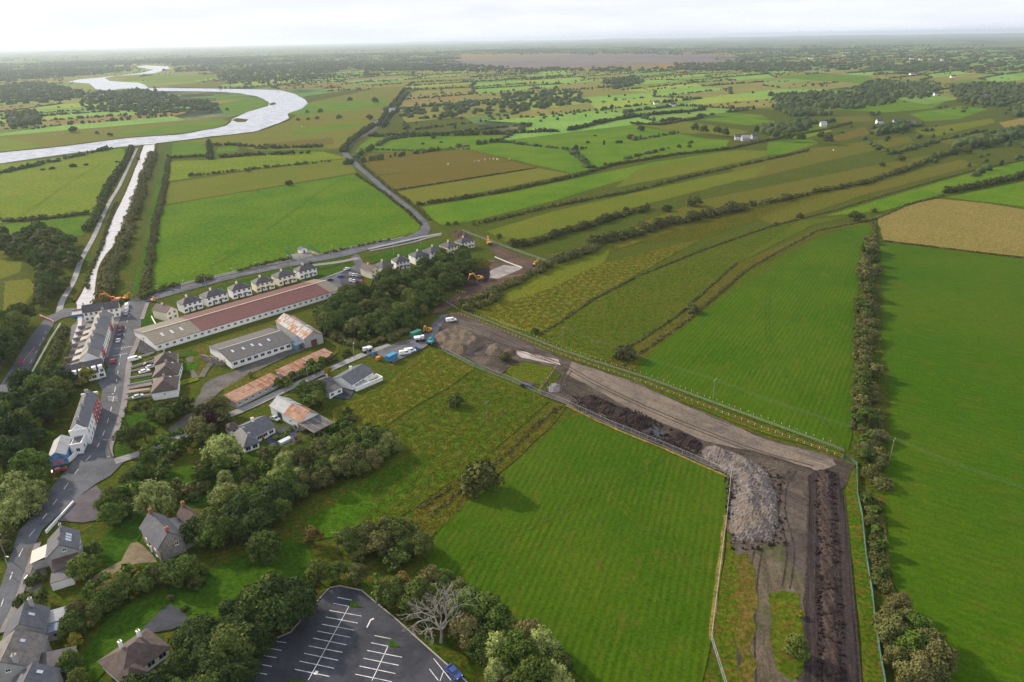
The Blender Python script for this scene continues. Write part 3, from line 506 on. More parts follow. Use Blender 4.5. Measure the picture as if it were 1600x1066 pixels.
proto('bush', L_HEDGE, 5, 3.4, -.1, 8, .4, variants=4, trunk=.15); proto('oliveb', L_OLIVE, 5, 3.2, -.1, 8, .4, variants=2, trunk=.15)
NW = {'deep': 9, 'broad': 9, 'mid': 8.5, 'olive': 8, 'willow': 9, 'conifer': 5, 'column': 4, 'copper': 7.5, 'yellow': 6, 'autumn': 6.5, 'bush': 5, 'oliveb': 5}
def tree(kind, x, y, width, label, group=None, name=None, cat='tree', hs=None):
    TQ.append((kind, x, y, width, label, group, name, cat, hs))
def place_tree(kind, x, y, width, label, group=None, name=None, cat='tree', hs=None):
    v = random.choice(PROTO[kind]); s = width/NW[kind]; e = empty(name or ('bush' if kind in ('bush', 'oliveb') else 'tree'), (x, y, 0), random.uniform(0, 6.28))
    e.scale = (s, s, (hs or s)*random.uniform(.9, 1.1)); tag(e, label, cat, group)
    for nm, me in (('crown', v[0]), ('trunk', v[1])):
        o = bpy.data.objects.new(nm, me); COL.objects.link(o); o.parent = e
    return e
TQ = []
def pxw(px, py, w):
    """size in metres of w photo pixels across at a ground place"""
    p = at(px, py); d = (p-Vector((0, 0, H))).dot(_f); return w*d/F
ORD = ['first', 'second', 'third', 'fourth', 'fifth', 'sixth', 'seventh', 'eighth', 'ninth', 'tenth', 'eleventh', 'twelfth', 'thirteenth', 'fourteenth', 'fifteenth', 'sixteenth', 'seventeenth', 'eighteenth']
ADJ = {'deep': 'very dark tree', 'broad': 'dark tree', 'mid': 'green tree', 'olive': 'olive-green tree', 'willow': 'pale willow', 'conifer': 'dark conifer', 'column': 'narrow tree', 'copper': 'purple tree', 'yellow': 'yellowish shrub', 'autumn': 'orange-brown tree', 'bush': 'dark bush', 'oliveb': 'olive-green bush'}
def row(items, where, order='from the left', group=None):
    """items: (kind, px, py of the foot, width in px); each gets the label of its place in the row"""
    byk = {}
    for it in items: byk.setdefault(it[0], []).append(it)
    for k, its in byk.items():
        its.sort(key=(lambda q: q[1]) if 'left' in order else (lambda q: q[2]))
        for i, (kind, px, py, wpx) in enumerate(its):
            p = at(px, py); lab = (ADJ[k]+' '+where) if len(its) == 1 else '%s %s %s, %s' % (ORD[i], ADJ[k], order, where)
            tree(k, p.x, p.y, pxw(px, py, wpx), lab, group or ('trees and bushes '+where), cat='bush' if k in ('bush', 'oliveb', 'yellow') else 'tree')
DEADP = A2((692, 998))
def wood(poly, n, kinds, wm, label, group, mind=.62, hs=1.0, seed=1):
    """a wood of single trees standing inside an outline of the photograph (outline of the feet)"""
    P = [A2(p) for p in poly]; xs = [p[0] for p in P]; ys = [p[1] for p in P]; rs = random.Random(seed); pts = []; tries = 0
    while len(pts) < n and tries < 60000:
        tries += 1; x, y = rs.uniform(min(xs), max(xs)), rs.uniform(min(ys), max(ys))
        if math.dist((x, y), DEADP) < 5.5: continue
        if in_poly(x, y, P) and all((x-a)**2+(y-b_)**2 > (mind*wm*(1 if tries < 20000 else .7))**2 for a, b_ in pts): pts.append((x, y))
    for x, y in pts:
        k = rs.choice(kinds); wd = wm*rs.uniform(.72, 1.25); tree(k, x, y, wd, label, group, hs=wd/NW[k]*hs, cat='bush' if k in ('bush', 'oliveb', 'yellow') else 'tree')

WOOD_LAB = '%s in the '
# the wood between the long red roof and the works
wood([(528,470),(560,462),(590,446),(640,428),(700,408),(728,404),(740,420),(716,452),(690,478),(664,500),(640,518),(580,536),(540,540),(506,524),(490,506)], 100, ['broad', 'broad', 'broad', 'mid', 'broad', 'olive'], 8.5, '%s in the dense wood right of the long red roof', 'trees of the central wood', .56, seed=2)
wood([(0,372),(40,368),(100,374),(128,388),(112,425),(92,470),(60,488),(66,450),(50,430),(30,408),(0,402)], 62, ['broad', 'olive', 'mid', 'broad', 'bush'], 9.5, '%s in the wood left of the towpath', 'trees of the wood by the towpath', .55, seed=3)
wood([(0,520),(40,505),(52,512),(20,560),(0,590)], 9, ['broad', 'broad', 'mid'], 12, '%s at the left edge above the closed road', 'trees above the closed road', .6, seed=4)
wood([(0,655),(20,622),(52,610),(72,600),(100,600),(108,612),(100,640),(80,665),(66,690),(50,720),(20,740),(0,750)], 24, ['deep', 'mid', 'deep'], 9.5, '%s left of the red and white building', 'trees left of the red and white building', .6, seed=5)
wood([(12,815),(30,770),(52,745),(74,748),(64,775),(50,800),(30,822)], 7, ['mid', 'mid', 'willow'], 9, '%s in the clump below the parked dark red car', 'trees below the dark red car', .7, seed=6)
wood([(0,850),(16,800),(26,812),(12,850),(0,900)], 6, ['bush', 'oliveb'], 4, '%s on the verge at the left edge of the road', 'bushes on the left verge', .7, seed=16)
wood([(262,1092),(305,1040),(330,1000),(390,965),(440,945),(480,945),(490,958),(440,990),(410,1010),(390,1060),(370,1100),(220,1110)], 30, ['deep', 'deep', 'broad'], 8.5, '%s in the dark belt left of the car park', 'trees left of the car park', .62, seed=7)
wood([(452,775),(500,768),(540,755),(580,738),(612,712),(604,690),(570,690),(530,708),(490,730),(460,750)], 22, ['broad', 'mid', 'olive', 'mid', 'willow'], 7.5, '%s between the gardens and the rough meadow', 'trees between gardens and rough meadow', .6, seed=8)
wood([(390,790),(440,770),(470,775),(460,800),(420,840),(380,850),(330,870),(310,850),(340,815)], 18, ['broad', 'deep', 'mid', 'mid'], 8, '%s right of the grey stone farmhouse', 'trees right of the stone farmhouse', .6, seed=9)
wood([(300,735),(360,720),(420,740),(450,720),(470,745),(430,770),(370,770),(330,760)], 12, ['olive', 'mid', 'mid', 'willow', 'bush'], 6, '%s in the gardens below the dark slated bungalow', 'trees below the dark slated bungalow', .6, seed=10)
wood([(545,865),(560,845),(610,825),(660,840),(660,870),(620,885),(570,880)], 14, ['broad', 'bush', 'olive', 'mid'], 6.5, '%s in the thicket beside the mown field', 'thicket at the corner of the mown field', .6, seed=11)
wood([(605,945),(640,925),(690,925),(740,955),(780,985),(830,1010),(880,1060),(860,1090),(800,1090),(760,1045),(715,1005),(660,965)], 32, ['mid', 'mid', 'olive', 'broad', 'willow'], 7.5, '%s between car park and mown field', 'trees between car park and mown field', .6, seed=12)
wood([(155,800),(180,770),(220,745),(235,760),(215,785),(175,830)], 12, ['mid', 'mid', 'bush', 'broad'], 5.5, '%s in the garden hedge right of the car yard', 'garden trees right of the car yard', .6, seed=13)
wood([(110,985),(125,960),(170,935),(200,920),(250,905),(262,915),(200,940),(160,965),(130,1000),(112,1010)], 18, ['broad', 'mid', 'olive', 'bush'], 4.6, '%s in the border of the curved lawn', 'garden border left of the curved lawn', .6, seed=14)
wood([(258,914),(278,898),(318,892),(318,905),(275,920)], 6, ['broad', 'mid'], 6, '%s below the grey stone farmhouse', 'trees below the stone farmhouse', .6, seed=15)
wood([(205,718),(240,700),(300,690),(310,705),(260,725),(225,740)], 11, ['bush', 'mid', 'broad'], 5, '%s along the garden wall by the lane', 'garden trees by the lane', .6, seed=17)
wood([(230,655),(262,636),(290,632),(300,650),(270,662),(240,662)], 8, ['broad', 'mid', 'bush'], 6, '%s below the white gabled end bungalow', 'trees below the end bungalow', .6, seed=18)
wood([(310,700),(320,660),(345,650),(358,665),(335,690)], 7, ['olive', 'broad', 'olive'], 7, '%s left of the dark slated bungalow', 'trees left of the dark slated bungalow', .65, seed=19)
wood([(430,608),(462,590),(505,570),(540,552),(548,556),(500,580),(450,606)], 14, ['broad', 'mid', 'bush'], 4.5, '%s in the hedge along the rusty sheds', 'trees along the rusty sheds', .6, seed=20)
wood([(462,632),(478,612),(500,618),(512,630),(505,645),(485,640)], 7, ['mid', 'broad', 'broad'], 6, '%s behind the rusty barn', 'trees behind the rusty barn', .6, seed=21)
wood([(70,590),(100,592),(130,590),(150,596),(135,604),(100,610)], 7, ['mid', 'yellow', 'broad'], 5.5, '%s below the white tavern with dark roof', 'trees below the white tavern', .6, seed=22)
wood([(1345,395),(1366,390),(1368,440),(1362,500),(1362,560),(1366,640),(1372,700),(1372,760),(1345,760),(1345,690),(1336,640),(1340,560),(1342,480)], 44, ['olive', 'olive', 'mid', 'broad', 'oliveb'], 6.2, '%s in the belt between two mown fields', 'trees of the belt between the mown fields', .55, hs=.9, seed=23)
wood([(1352,780),(1372,780),(1382,880),(1386,930),(1372,930),(1360,870)], 12, ['oliveb', 'mid', 'bush'], 3.6, '%s right of the green site fence', 'bushes right of the green site fence', .6, seed=24)
wood([(1384,980),(1400,955),(1425,975),(1450,1030),(1470,1090),(1395,1090)], 12, ['olive', 'mid', 'olive'], 6.5, '%s in the bottom right corner', 'trees in the bottom right corner', .6, seed=25)
wood([(165,790),(200,765),(240,742),(262,738),(250,760),(205,800),(175,835)], 14, ['bush', 'mid', 'broad', 'oliveb'], 4.6, '%s in the shrubbery above the gravel drive', 'shrubbery above the gravel drive', .6, seed=31)
wood([(270,765),(310,740),(335,735),(330,765),(300,790),(285,790)], 12, ['bush', 'mid', 'olive', 'yellow'], 4.2, '%s in the shrubs behind the stone farmhouse', 'shrubs behind the stone farmhouse', .6, seed=32)
wood([(390,720),(440,712),(500,712),(520,720),(470,735),(410,738)], 14, ['bush', 'oliveb', 'mid', 'olive'], 4.2, '%s below the vegetable plots', 'shrubs below the vegetable plots', .6, seed=33)
wood([(140,925),(180,905),(215,895),(225,905),(190,922),(150,945)], 9, ['bush', 'mid', 'yellow'], 3.4, '%s beside the gravel drive', 'shrubs beside the gravel drive', .6, seed=34)
wood([(520,650),(545,640),(560,665),(545,690),(525,680)], 8, ['bush', 'oliveb', 'mid'], 4, '%s behind the open sided shed', 'shrubs behind the open sided shed', .6, seed=35)
row([('willow',350,728,58),('willow',248,800,56),('willow',355,800,52),('willow',38,790,56)], 'in the gardens')
row([('conifer',620,442,15),('mid',486,418,9),('mid',586,422,14)], 'by the estate road')
row([('copper',330,676,34)], 'left of the dark slated bungalow')
row([('copper',150,870,26),('mid',136,905,44),('bush',60,880,18),('bush',56,912,26),('conifer',40,950,26),('conifer',66,945,26)], 'around the house with the car yard')
row([('broad',205,700,36),('mid',228,690,32),('yellow',228,712,16),('bush',212,640,12),('bush',228,640,14),('broad',418,880,52),('autumn',490,852,30),('yellow',215,905,20),('yellow',120,1012,26),('mid',112,1050,36),('mid',126,1075,34),('bush',308,918,34),('bush',268,938,14),('bush',290,955,14),('mid',500,912,40),('olive',560,912,34),('broad',530,905,30)], 'standing in the lawns and borders')
row([('bush',713,634,28),('bush',755,765,66),('oliveb',790,565,22)], 'standing in the rough meadow')
row([('column',595,945,28),('autumn',630,930,34),('mid',1240,1030,40),('yellow',1250,965,14),('yellow',392,590,10),('yellow',515,590,18)], 'standing apart')
row([('bush',1335,345,24),('bush',1212,352,9),('bush',1250,340,12),('bush',1365,332,10),('oliveb',1080,488,22),('oliveb',975,560,34),('bush',836,521,14),('oliveb',1358,380,20)], 'along the field ditches')

row([('bush',466,189,7),('bush',482,188,7),('bush',496,187,8),('bush',530,186,10),('bush',577,187,12),('bush',547,158,9),('bush',586,161,12),('bush',480,177,7),('bush',501,176,9),('bush',172,213,9),('bush',152,210,7),('bush',116,207,14),('bush',355,173,6)], 'in the river meadows')
row([('bush',300,276,10),('bush',334,272,7),('bush',388,269,9),('bush',452,290,12)], 'in the olive meadow')
row([('bush',700,352,8),('bush',712,351,8),('bush',780,372,10),('bush',978,330,10),('bush',1042,330,16),('bush',1085,322,26),('oliveb',985,218,12),('bush',1001,205,12),('bush',1061,231,8),('bush',1077,231,8)], 'among the hedged strips right of the lane')
row([('broad',1120,212,14),('broad',1100,210,14),('broad',1085,208,14),('broad',1132,214,13),('broad',1230,222,15),('broad',1250,222,15),('olive',1292,226,18),('broad',1282,220,14),('bush',1377,260,12),('bush',1407,252,14),('bush',1456,248,12),('bush',1490,242,16),('bush',1510,240,14)], 'near the right hand farms')

# dead white tree by the car park
def dead_tree():
    p = at(689, 1004); e = empty('dead_tree', p); e.scale = (1.8, 1.8, 1.35); tag(e, 'bare bleached dead tree with spreading branches beside the car park', 'tree'); mb = MB(); tw = MB(); rs = random.Random(5)
    def grow(a, d, L, r, lev):
        q = a+d*L; mid = (a+q)/2+Vector((rs.uniform(-.1, .1), rs.uniform(-.1, .1), .05))*L
        (mb if lev < 2 else tw).tube([a, mid, q], [r, r*.85, r*.62], 6 if lev < 2 else 4)
        if lev < 6:
            for k in range((rs.choice((2, 3, 3)) if lev < 4 else 2) if lev else 7):
                nd = (d+Vector((rs.uniform(-1, 1), rs.uniform(-1, 1), rs.uniform(-.35, .5)))*(.85 if lev else 1.1)).normalized(); grow(q if k else mid.lerp(q, .6), nd, L*rs.uniform(.6, .84), r*.62, lev+1)
    grow(Vector((0, 0, 0)), Vector((.05, 0, 1)), 3.0, .24, 0)
    mb.build('trunk', M_DEAD, e); tw.build('branches', M_DEAD, e)
dead_tree()

# the trees that show largest stand as things of their own, the others of each wood are one mass
def finish_trees(limit=292):
    app = lambda q: q[3]/math.hypot(q[1], q[2], H); Tq = sorted([q for q in TQ if q[7] == 'tree'], key=app, reverse=True); keep = Tq[:limit]+[q for q in TQ if q[7] != 'tree']; rest = Tq[limit:]; cl = {}
    for q in keep: cl.setdefault((q[4], q[0]), []).append(q)
    for (lab, k), its in cl.items():
        if '%s' not in lab:
            for q in its: place_tree(*q)
            continue
        its.sort(key=lambda q: proj(q[1], q[2])[0])
        for i, q in enumerate(its):
            nm = ADJ[k] if len(its) == 1 else '%s %s from the left' % (ordw(i), ADJ[k]); place_tree(k, q[1], q[2], q[3], lab % nm, q[5], q[6], q[7], q[8])
    by = {}
    for q in rest: by.setdefault(q[5], []).append(q)
    for g, its in by.items():
        lobes = []; mats = {'broad': L_DARK, 'deep': L_DEEP, 'mid': L_MID, 'olive': L_OLIVE}; per = {}
        for q in its:
            rng = np.random.default_rng(int(abs(q[1]*10))); w_ = q[3]; per.setdefault(q[0] if q[0] in mats else 'broad', []).extend([(l[0]+q[1], l[1]+q[2], *l[2:]) for l in crown_lobes(w_, w_*.88, w_*.16, 9, rng)])
        e = None
        for k, lb in per.items():
            me = foliage_mesh('crowns', lb, .85, mats[k], 1.1); o = bpy.data.objects.new('woodland' if e is None else 'crowns', me); COL.objects.link(o); stuff(o)
            if e is None: e = o; tag(o, 'mass of smaller and farther crowns among the '+g, 'woodland')
            else: o.parent = e
def ordw(i):
    if i < 18: return ORD[i]
    u = ORD[:9]; t, r = divmod(i+1, 10)
    if i == 18: return 'nineteenth'
    T = {2: ('twentieth', 'twenty'), 3: ('thirtieth', 'thirty'), 4: ('fortieth', 'forty'), 5: ('fiftieth', 'fifty'), 6: ('sixtieth', 'sixty'), 7: ('seventieth', 'seventy'), 8: ('eightieth', 'eighty'), 9: ('ninetieth', 'ninety')}[t]
    return T[0] if r == 0 else T[1]+'-'+u[r-1]
finish_trees()
# ------------------------------------------------------------------ hedgerows: each a thing of its own
def hedge(pix, width, height, label, mat=L_HEDGE, gap=0.0, world=False, wob=.3, group=None, var=.35):
    P = [A2(p) for p in pix]; rs = random.Random(int(pix[0][0]*7+pix[0][1])); lobes = []; d0 = min(math.hypot(x, y) for x, y in P); leaf = max(.42, d0*.0019)
    for a, c in zip(P, P[1:]):
        L = math.dist(a, c); st = width*.40; k = max(1, int(L/st)); dx, dy = (c[0]-a[0])/L, (c[1]-a[1])/L
        for i in range(k):
            if rs.random() < gap: continue
            t = (i+rs.random()*.8)/k; off = rs.uniform(-wob, wob)*width; s = rs.uniform(.45, 1.15); hh = height*rs.uniform(.55, 1.25)*(.6+.4*s)
            lobes.append((a[0]+(c[0]-a[0])*t-dy*off, a[1]+(c[1]-a[1])*t+dx*off, hh*.42, width*.52*s, width*.52*s, hh*.56))
    if not lobes: return
    ox, oy = P[0]; lobes = [(l[0]-ox, l[1]-oy, *l[2:]) for l in lobes]
    me = foliage_mesh('foliage', lobes, leaf, mat, 1.0); o = bpy.data.objects.new('hedgerow', me); COL.objects.link(o); o.location = (ox, oy, 0)
    return tag(o, label, 'hedge', group or 'hedgerows between the fields')
hedge([(652,321),(740,308),(800,298),(900,276),(960,258),(1050,243),(1140,233),(1200,220),(1290,203),(1330,193)], 3.4, 3.0, 'long dark hedge crossing the view above the narrow bright green strip', gap=.05)
hedge([(740,352),(800,338),(850,326),(905,315),(985,300),(1080,276),(1200,250),(1262,236)], 3.6, 2.6, 'broken line of bushes below the narrow bright green strip', gap=.25)
hedge([(800,387),(830,382),(880,366),(920,354),(960,342),(1015,326)], 7, 5, 'thick grey green hedge starting above the yellow excavator by the works', L_OLIVE, .02)
hedge([(865,410),(900,402),(935,388)], 9, 6, 'dense bushy clump of hedge at the corner of the works', L_OLIVE); hedge([(925,385),(980,372),(1030,356),(1090,342),(1160,327)], 9, 6.5, 'tall broad hedge right of the bushy clump, in the middle of the rushy fields', L_OLIVE, .03)
hedge([(1155,327),(1240,310),(1280,300),(1350,288),(1412,268),(1460,248),(1500,235),(1560,222),(1620,206)], 5.5, 4.5, 'long bushy hedge running up to the right edge between brown fields', L_HEDGE, .16)
hedge([(1475,302),(1520,294),(1570,284),(1620,270)], 6, 5, 'dark hedge at the right edge above the straw coloured field')
hedge([(720,478),(760,466),(800,445),(835,430),(860,415)], 7, 4.6, 'rough hedge along the muddy track at the works', L_OLIVE, .04); hedge([(725,487),(760,478),(780,462)], 6, 4, 'short thicket below the muddy track hedge', L_HEDGE)
hedge([(225,468),(236,400),(244,345),(252,318),(258,285),(264,250)], 4.6, 3.2, 'clipped hedge along the left side of the big bright field', L_OLIVE, .02)
hedge([(160,478),(168,450),(176,420),(186,395),(196,370),(207,345),(214,320),(224,290),(232,262),(240,240)], 7, 5.5, 'dense shrubs on the right bank of the canal', L_OLIVE, .1, wob=.5)
hedge([(158,318),(170,292),(186,270),(198,250),(206,232)], 6, 5, 'tall bushes left of the towpath near the river'); hedge([(135,362),(148,345),(160,322)], 6, 5.5, 'bushes left of the towpath at the end of the cross hedge')
hedge([(0,346),(30,346),(60,343),(100,339),(140,334)], 4.5, 3.2, 'dark hedge across the left meadows', gap=.05)
hedge([(136,452),(140,430),(150,405),(160,385),(170,350),(182,318)], 2.6, 1.6, 'low scrub between towpath and canal', gap=.35)
hedge([(232,462),(262,452),(282,447)], 4, 3.4, 'dark bushes at the road junction below the bright field'); hedge([(306,442),(330,436)], 5, 4, 'round dark bush clump beside the straight road'); hedge([(372,425),(400,418),(455,405)], 3, 2.4, 'low hedge between straight road and pump house'); hedge([(505,397),(530,392),(560,386),(610,376)], 2.2, 1.6, 'low roadside hedge right of the pump house', gap=.2)
hedge([(556,273),(600,302),(640,334),(658,352)], 2.4, 1.8, 'thin hedge on the left side of the lane', L_OLIVE, .08); hedge([(552,245),(570,262),(608,294),(650,324),(672,344)], 2.4, 2.0, 'thin hedge on the right side of the lane', L_OLIVE, .12)
hedge([(536,238),(548,222),(566,208),(584,196)], 8, 6, 'dark trees along the bend of the lane'); hedge([(578,213),(640,213),(720,212),(800,209),(870,206)], 9, 6, 'dark tree line along the top of the large green field', L_FAR, .05); hedge([(590,198),(604,176),(618,158),(632,140)], 6, 5, 'dark bushes on the left of the distant lane', L_FAR, .2); hedge([(598,200),(612,180),(626,160),(638,146)], 6, 5, 'dark bushes on the right of the distant lane', L_FAR, .2)
hedge([(890,205),(940,193),(975,186),(1020,180),(1075,176),(1100,172)], 9, 6.5, 'dark hedge climbing from the large green field to the far lane', L_FAR, .04); hedge([(985,194),(1030,196),(1100,184)], 6, 4, 'curved hedge above the large green field', L_FAR, .05)
hedge([(265,248),(324,244),(330,250)], 4.5, 3.5, 'clipped hedge below the small bright paddock'); hedge([(326,222),(328,238),(330,250)], 5, 4, 'upright hedge right of the small bright paddock'); hedge([(332,228),(360,227),(400,230),(420,228)], 5, 4, 'hedge above the second small paddock', gap=.1); hedge([(345,247),(400,243),(484,240)], 5.5, 4.5, 'dark double hedge left of the lane bend', gap=.08); hedge([(400,233),(440,232),(505,230)], 6, 4.5, 'row of round bushes above the dark double hedge', gap=.15)
hedge([(306,275),(350,270),(400,264),(485,256),(520,252)], 4, 3, 'scattered bushes across the olive meadows', gap=.5)
hedge([(1357,392),(1354,450),(1350,520),(1352,600),(1358,660),(1362,720),(1364,765)], 6.0, 4.6, 'tall thick hedge belt between the two right hand mown fields', L_OLIVE, .15, wob=.55); hedge([(1362,785),(1370,860),(1380,930)], 3.5, 2.2, 'low weedy hedge right of the green netting fence', L_OLIVE, .05); hedge([(1338,470),(1336,540),(1338,610),(1332,670)], 2, 1.6, 'low scrub edging the left of the tall belt', L_OLIVE, .1); hedge([(1364,352),(1366,372),(1360,392)], 2.5, 2, 'low hedge at the corner of the straw field', L_OLIVE)
hedge([(500,520),(530,532),(570,545),(620,528),(655,508)], 4.5, 3.6, 'clipped lower edge of the central wood by the compound', L_OLIVE); hedge([(560,470),(590,450),(600,440)], 4, 3.5, 'shrubs below the gable fronted estate house', L_DARK)
hedge([(20,735),(34,700),(60,682)], 5, 4, 'shrubs behind the blue mural building', L_DARK); hedge([(0,790),(14,770)], 6, 5, 'dark shrubs at the left picture edge', L_DARK)
hedge([(68,598),(84,560),(96,530),(104,512)], 4, 3.2, 'scrub strip between the closed road and the canal', L_OLIVE, .05); hedge([(98,590),(104,560),(110,540)], 2.4, 2.2, 'narrow scrub behind the back yards', L_OLIVE, .1)
hedge([(430,688),(448,678),(462,668)], 2.6, 1.8, 'clipped garden hedge below the barn', L_MID); hedge([(250,690),(275,680),(300,672)], 2.6, 2, 'clipped hedge by the lane wall', L_MID); hedge([(196,645),(226,632),(238,628)], 2.2, 2, 'dark hedge below the last front garden', L_DARK)
hedge([(210,700),(200,690),(192,655)], 1.2, 1, 'low hedge edging the corner lawn', L_MID); hedge([(656,796),(700,765),(760,718)], 1.6, .8, 'pale grassy ditch edge in the rough meadow', L_OLIVE, .1); hedge([(670,806),(720,770),(780,720),(850,655),(876,636)], 1.8, .9, 'second ditch edge beside the mown field', L_OLIVE, .1)
hedge([(848,522),(930,466),(1000,430),(1100,390),(1200,355),(1300,330),(1400,300),(1500,272),(1600,250)], 1.6, .9, 'thin field ditch with tall grass crossing the rushy fields', L_OLIVE, .12); hedge([(952,562),(1060,492),(1150,412)], 1.5, .8, 'upper edge of the double ditch left of the mown field', L_OLIVE, .1); hedge([(972,572),(1075,500),(1165,422),(1275,362),(1362,344)], 1.8, 1, 'lower edge of the double ditch left of the mown field', L_OLIVE, .06)
hedge([(1378,377),(1480,389),(1600,404)], 1.4, .7, 'thin fence line hedge below the straw coloured field', L_OLIVE, .2); hedge([(1364,344),(1420,320),(1475,306)], 1.8, 1.2, 'dark ditch line above the straw coloured field', L_HEDGE, .2); hedge([(615,298),(735,279),(838,263)], 1.3, .8, 'thin dark line between the brown fields', L_HEDGE, .2); hedge([(560,234),(640,236),(735,233)], 3, 2, 'low broken hedge above the brown field', L_HEDGE, .4)
# ------------------------------------------------------------------ the far country: patchwork of fields, woods and hedges beyond the river and the lane
def far_country():
    o0 = np.array(A2((800, 200))); d1 = np.array(A2((1200, 220)))-np.array(A2((650, 322))); d1 /= np.linalg.norm(d1); d2 = np.array(A2((632, 140)))-np.array(A2((585, 200))); d2 /= np.linalg.norm(d2)
    rv = [A2(p) for p in RIVER]; rc = [A2(p) for p in REACH]; rcw = [A2(p) for p in ((95,134),(100,122),(205,112),(205,100),(270,99),(272,112),(190,122),(240,131),(240,144),(140,145))]; rs = random.Random(21); mats = FAR_SUNLIT_MATS; hand = [[A2(p) for p in P] for _, P in FIELDS if max(q[1] for q in P) < 262]
    base = [A2(p) for p in [(250,213),(480,150),(640,128),(760,205),(975,190),(1200,165),(1660,150),(1800,1200),(-200,1200),(-60,250)]]
    V = []; Fc = []; mi = []; blobs = []
    def blob(x, y, r, h):
        if not in_poly(x, y, rcw) or (not in_poly(x, y, rc) and random.random() < .12): blobs.append((x, y, r, h))
    def node(i, j, sx, sy):
        rr = random.Random(i*7919+j*104729); return o0+d1*(i+rr.uniform(-.28, .28))*sx+d2*(j+rr.uniform(-.25, .25))*sy
    sx, sy = 250., 130.
    wn = lambda x, y: math.sin(x*.0021+1.3)+math.sin(y*.0017+x*.0008)+.8*math.sin(x*.0052-y*.0043+2)+.5*math.sin(x*.011+y*.008)
    for j in range(-8, 62):
        for i in range(-40, 44):
            q = [node(i, j, sx, sy), node(i+1, j, sx, sy), node(i+1, j+1, sx, sy), node(i, j+1, sx, sy)]; c = sum(q)/4; px, py = proj(*c)
            if not (-80 < px < 1680 and 76 < py < 245): continue
            if in_poly(*c, rv) or any(in_poly(*p, rv) for p in q): continue
            dist = math.hypot(*c); inb = in_poly(*c, base); inh = any(in_poly(*c, P) for P in hand); wv = wn(*c)+(py < 128)*.35+(px < 480 and py < 140)*.5
            bog = 700 < px < 1130 and 84 < py < 108
            if not inh and not inb:
                k = len(V); V += [(p[0], p[1], .45) for p in q]; Fc.append([k, k+1, k+2, k+3]); mi.append(4 if bog else (rs.choice((0, 0, 1, 1, 2, 2, 3, 3, 4, 5))))
            if inh or bog: continue
            if wv > 1.75 and not inb:
                for _ in range(60): t, u = rs.random(), rs.random(); p = (q[0]*(1-t)+q[1]*t)*(1-u)+(q[3]*(1-t)+q[2]*t)*u; blob(p[0], p[1], rs.uniform(4, 8), rs.uniform(5, 11))
                continue
            for a, e, pr in ((q[0], q[1], .70), (q[0], q[3], .55)):
                if rs.random() > pr: continue
                L = np.linalg.norm(e-a); gap = rs.choice((.1, .25, .5, .75)); hh = rs.uniform(2.5, 5.5); n_ = int(L/4.2)
                for k_ in range(n_):
                    if rs.random() < gap: continue
                    p = a+(e-a)*(k_+rs.random())/n_+np.array([rs.uniform(-2, 2), rs.uniform(-2, 2)])
                    if any(in_poly(p[0], p[1], P) for P in hand): continue
                    blob(p[0], p[1], rs.choice((rs.uniform(1.6, 3.2), rs.uniform(2.2, 4.4), rs.uniform(3, 6))), hh*rs.uniform(.5, 1.7))
            for _ in range(rs.choice((0, 2, 5, 16))):
                p = c+d1*rs.uniform(-110, 110)+d2*rs.uniform(-50, 50); blob(p[0], p[1], rs.uniform(2, 4), rs.uniform(2, 6))
    # woods marked on the photograph
    for P, n_ in (([(0,135),(60,128),(110,140),(150,150),(90,160),(0,165)], 500), ([(0,112),(100,108),(170,108),(160,116),(0,128)], 700), ([(120,165),(150,145),(230,140),(300,158),(345,163),(335,176),(240,182),(130,172)], 420), ([(10,180),(60,176),(62,196),(15,200)], 130), ([(185,150),(215,138),(245,150),(262,162),(210,165)], 150), ([(335,120),(400,104),(520,95),(560,100),(480,128),(400,134),(360,132)], 1100), ([(540,100),(700,100),(800,105),(760,112),(560,110)], 800),
                  ([(1330,140),(1365,128),(1440,130),(1465,142),(1440,155),(1350,155)], 420), ([(1480,138),(1520,132),(1600,134),(1640,150),(1560,168),(1500,160)], 600), ([(1200,150),(1290,145),(1380,150),(1400,160),(1340,172),(1230,168)], 420), ([(1205,168),(1260,172),(1300,180),(1240,182)], 160), ([(940,128),(990,120),(1010,130),(960,140)], 150), ([(1050,100),(1250,98),(1320,100),(1200,112),(1060,110)], 700), ([(1350,108),(1480,98),(1480,106),(1400,112)], 400), ([(1360,205),(1420,196),(1415,206),(1370,212)], 60), ([(1570,170),(1640,156),(1640,176),(1590,184)], 120), ([(1480,232),(1530,218),(1590,205),(1600,215),(1530,232)], 110), ([(1180,205),(1260,188),(1272,200),(1210,215)], 90)):
        Q = [A2(p) for p in P]; x0, x1 = min(p[0] for p in Q), max(p[0] for p in Q); y0, y1 = min(p[1] for p in Q), max(p[1] for p in Q); k = 0; tr = 0
        while k < n_ and tr < n_*30:
            tr += 1; x, y = rs.uniform(x0, x1), rs.uniform(y0, y1)
            if in_poly(x, y, Q): blob(x, y, rs.uniform(3.5, 7), rs.uniform(5, 12)); k += 1
    # very far: sparse dark clumps to roughen the plain
    for _ in range(1800):
        py = rs.uniform(72, 112); px = rs.uniform(-40, 1640); p = at(px, py)
        if p.y < 0 or (700 < px < 1130 and 86 < py < 106): continue
        for _k in range(rs.choice((1, 2, 3))): blob(p.x+rs.uniform(-60, 60), p.y+rs.uniform(-20, 20), rs.uniform(6, 13), rs.uniform(6, 12))
    B = np.array(blobs); n_ = len(B); rng = np.random.default_rng(4)
    iv = IC1_V[IC1_V[:, 2] > -.6]; keep = np.where(IC1_V[:, 2] > -.6)[0]; mp_ = -np.ones(len(IC1_V), int); mp_[keep] = np.arange(len(keep)); f = IC1_F[(IC1_V[IC1_F][:, :, 2] > -.6).all(1)]; f = mp_[f]
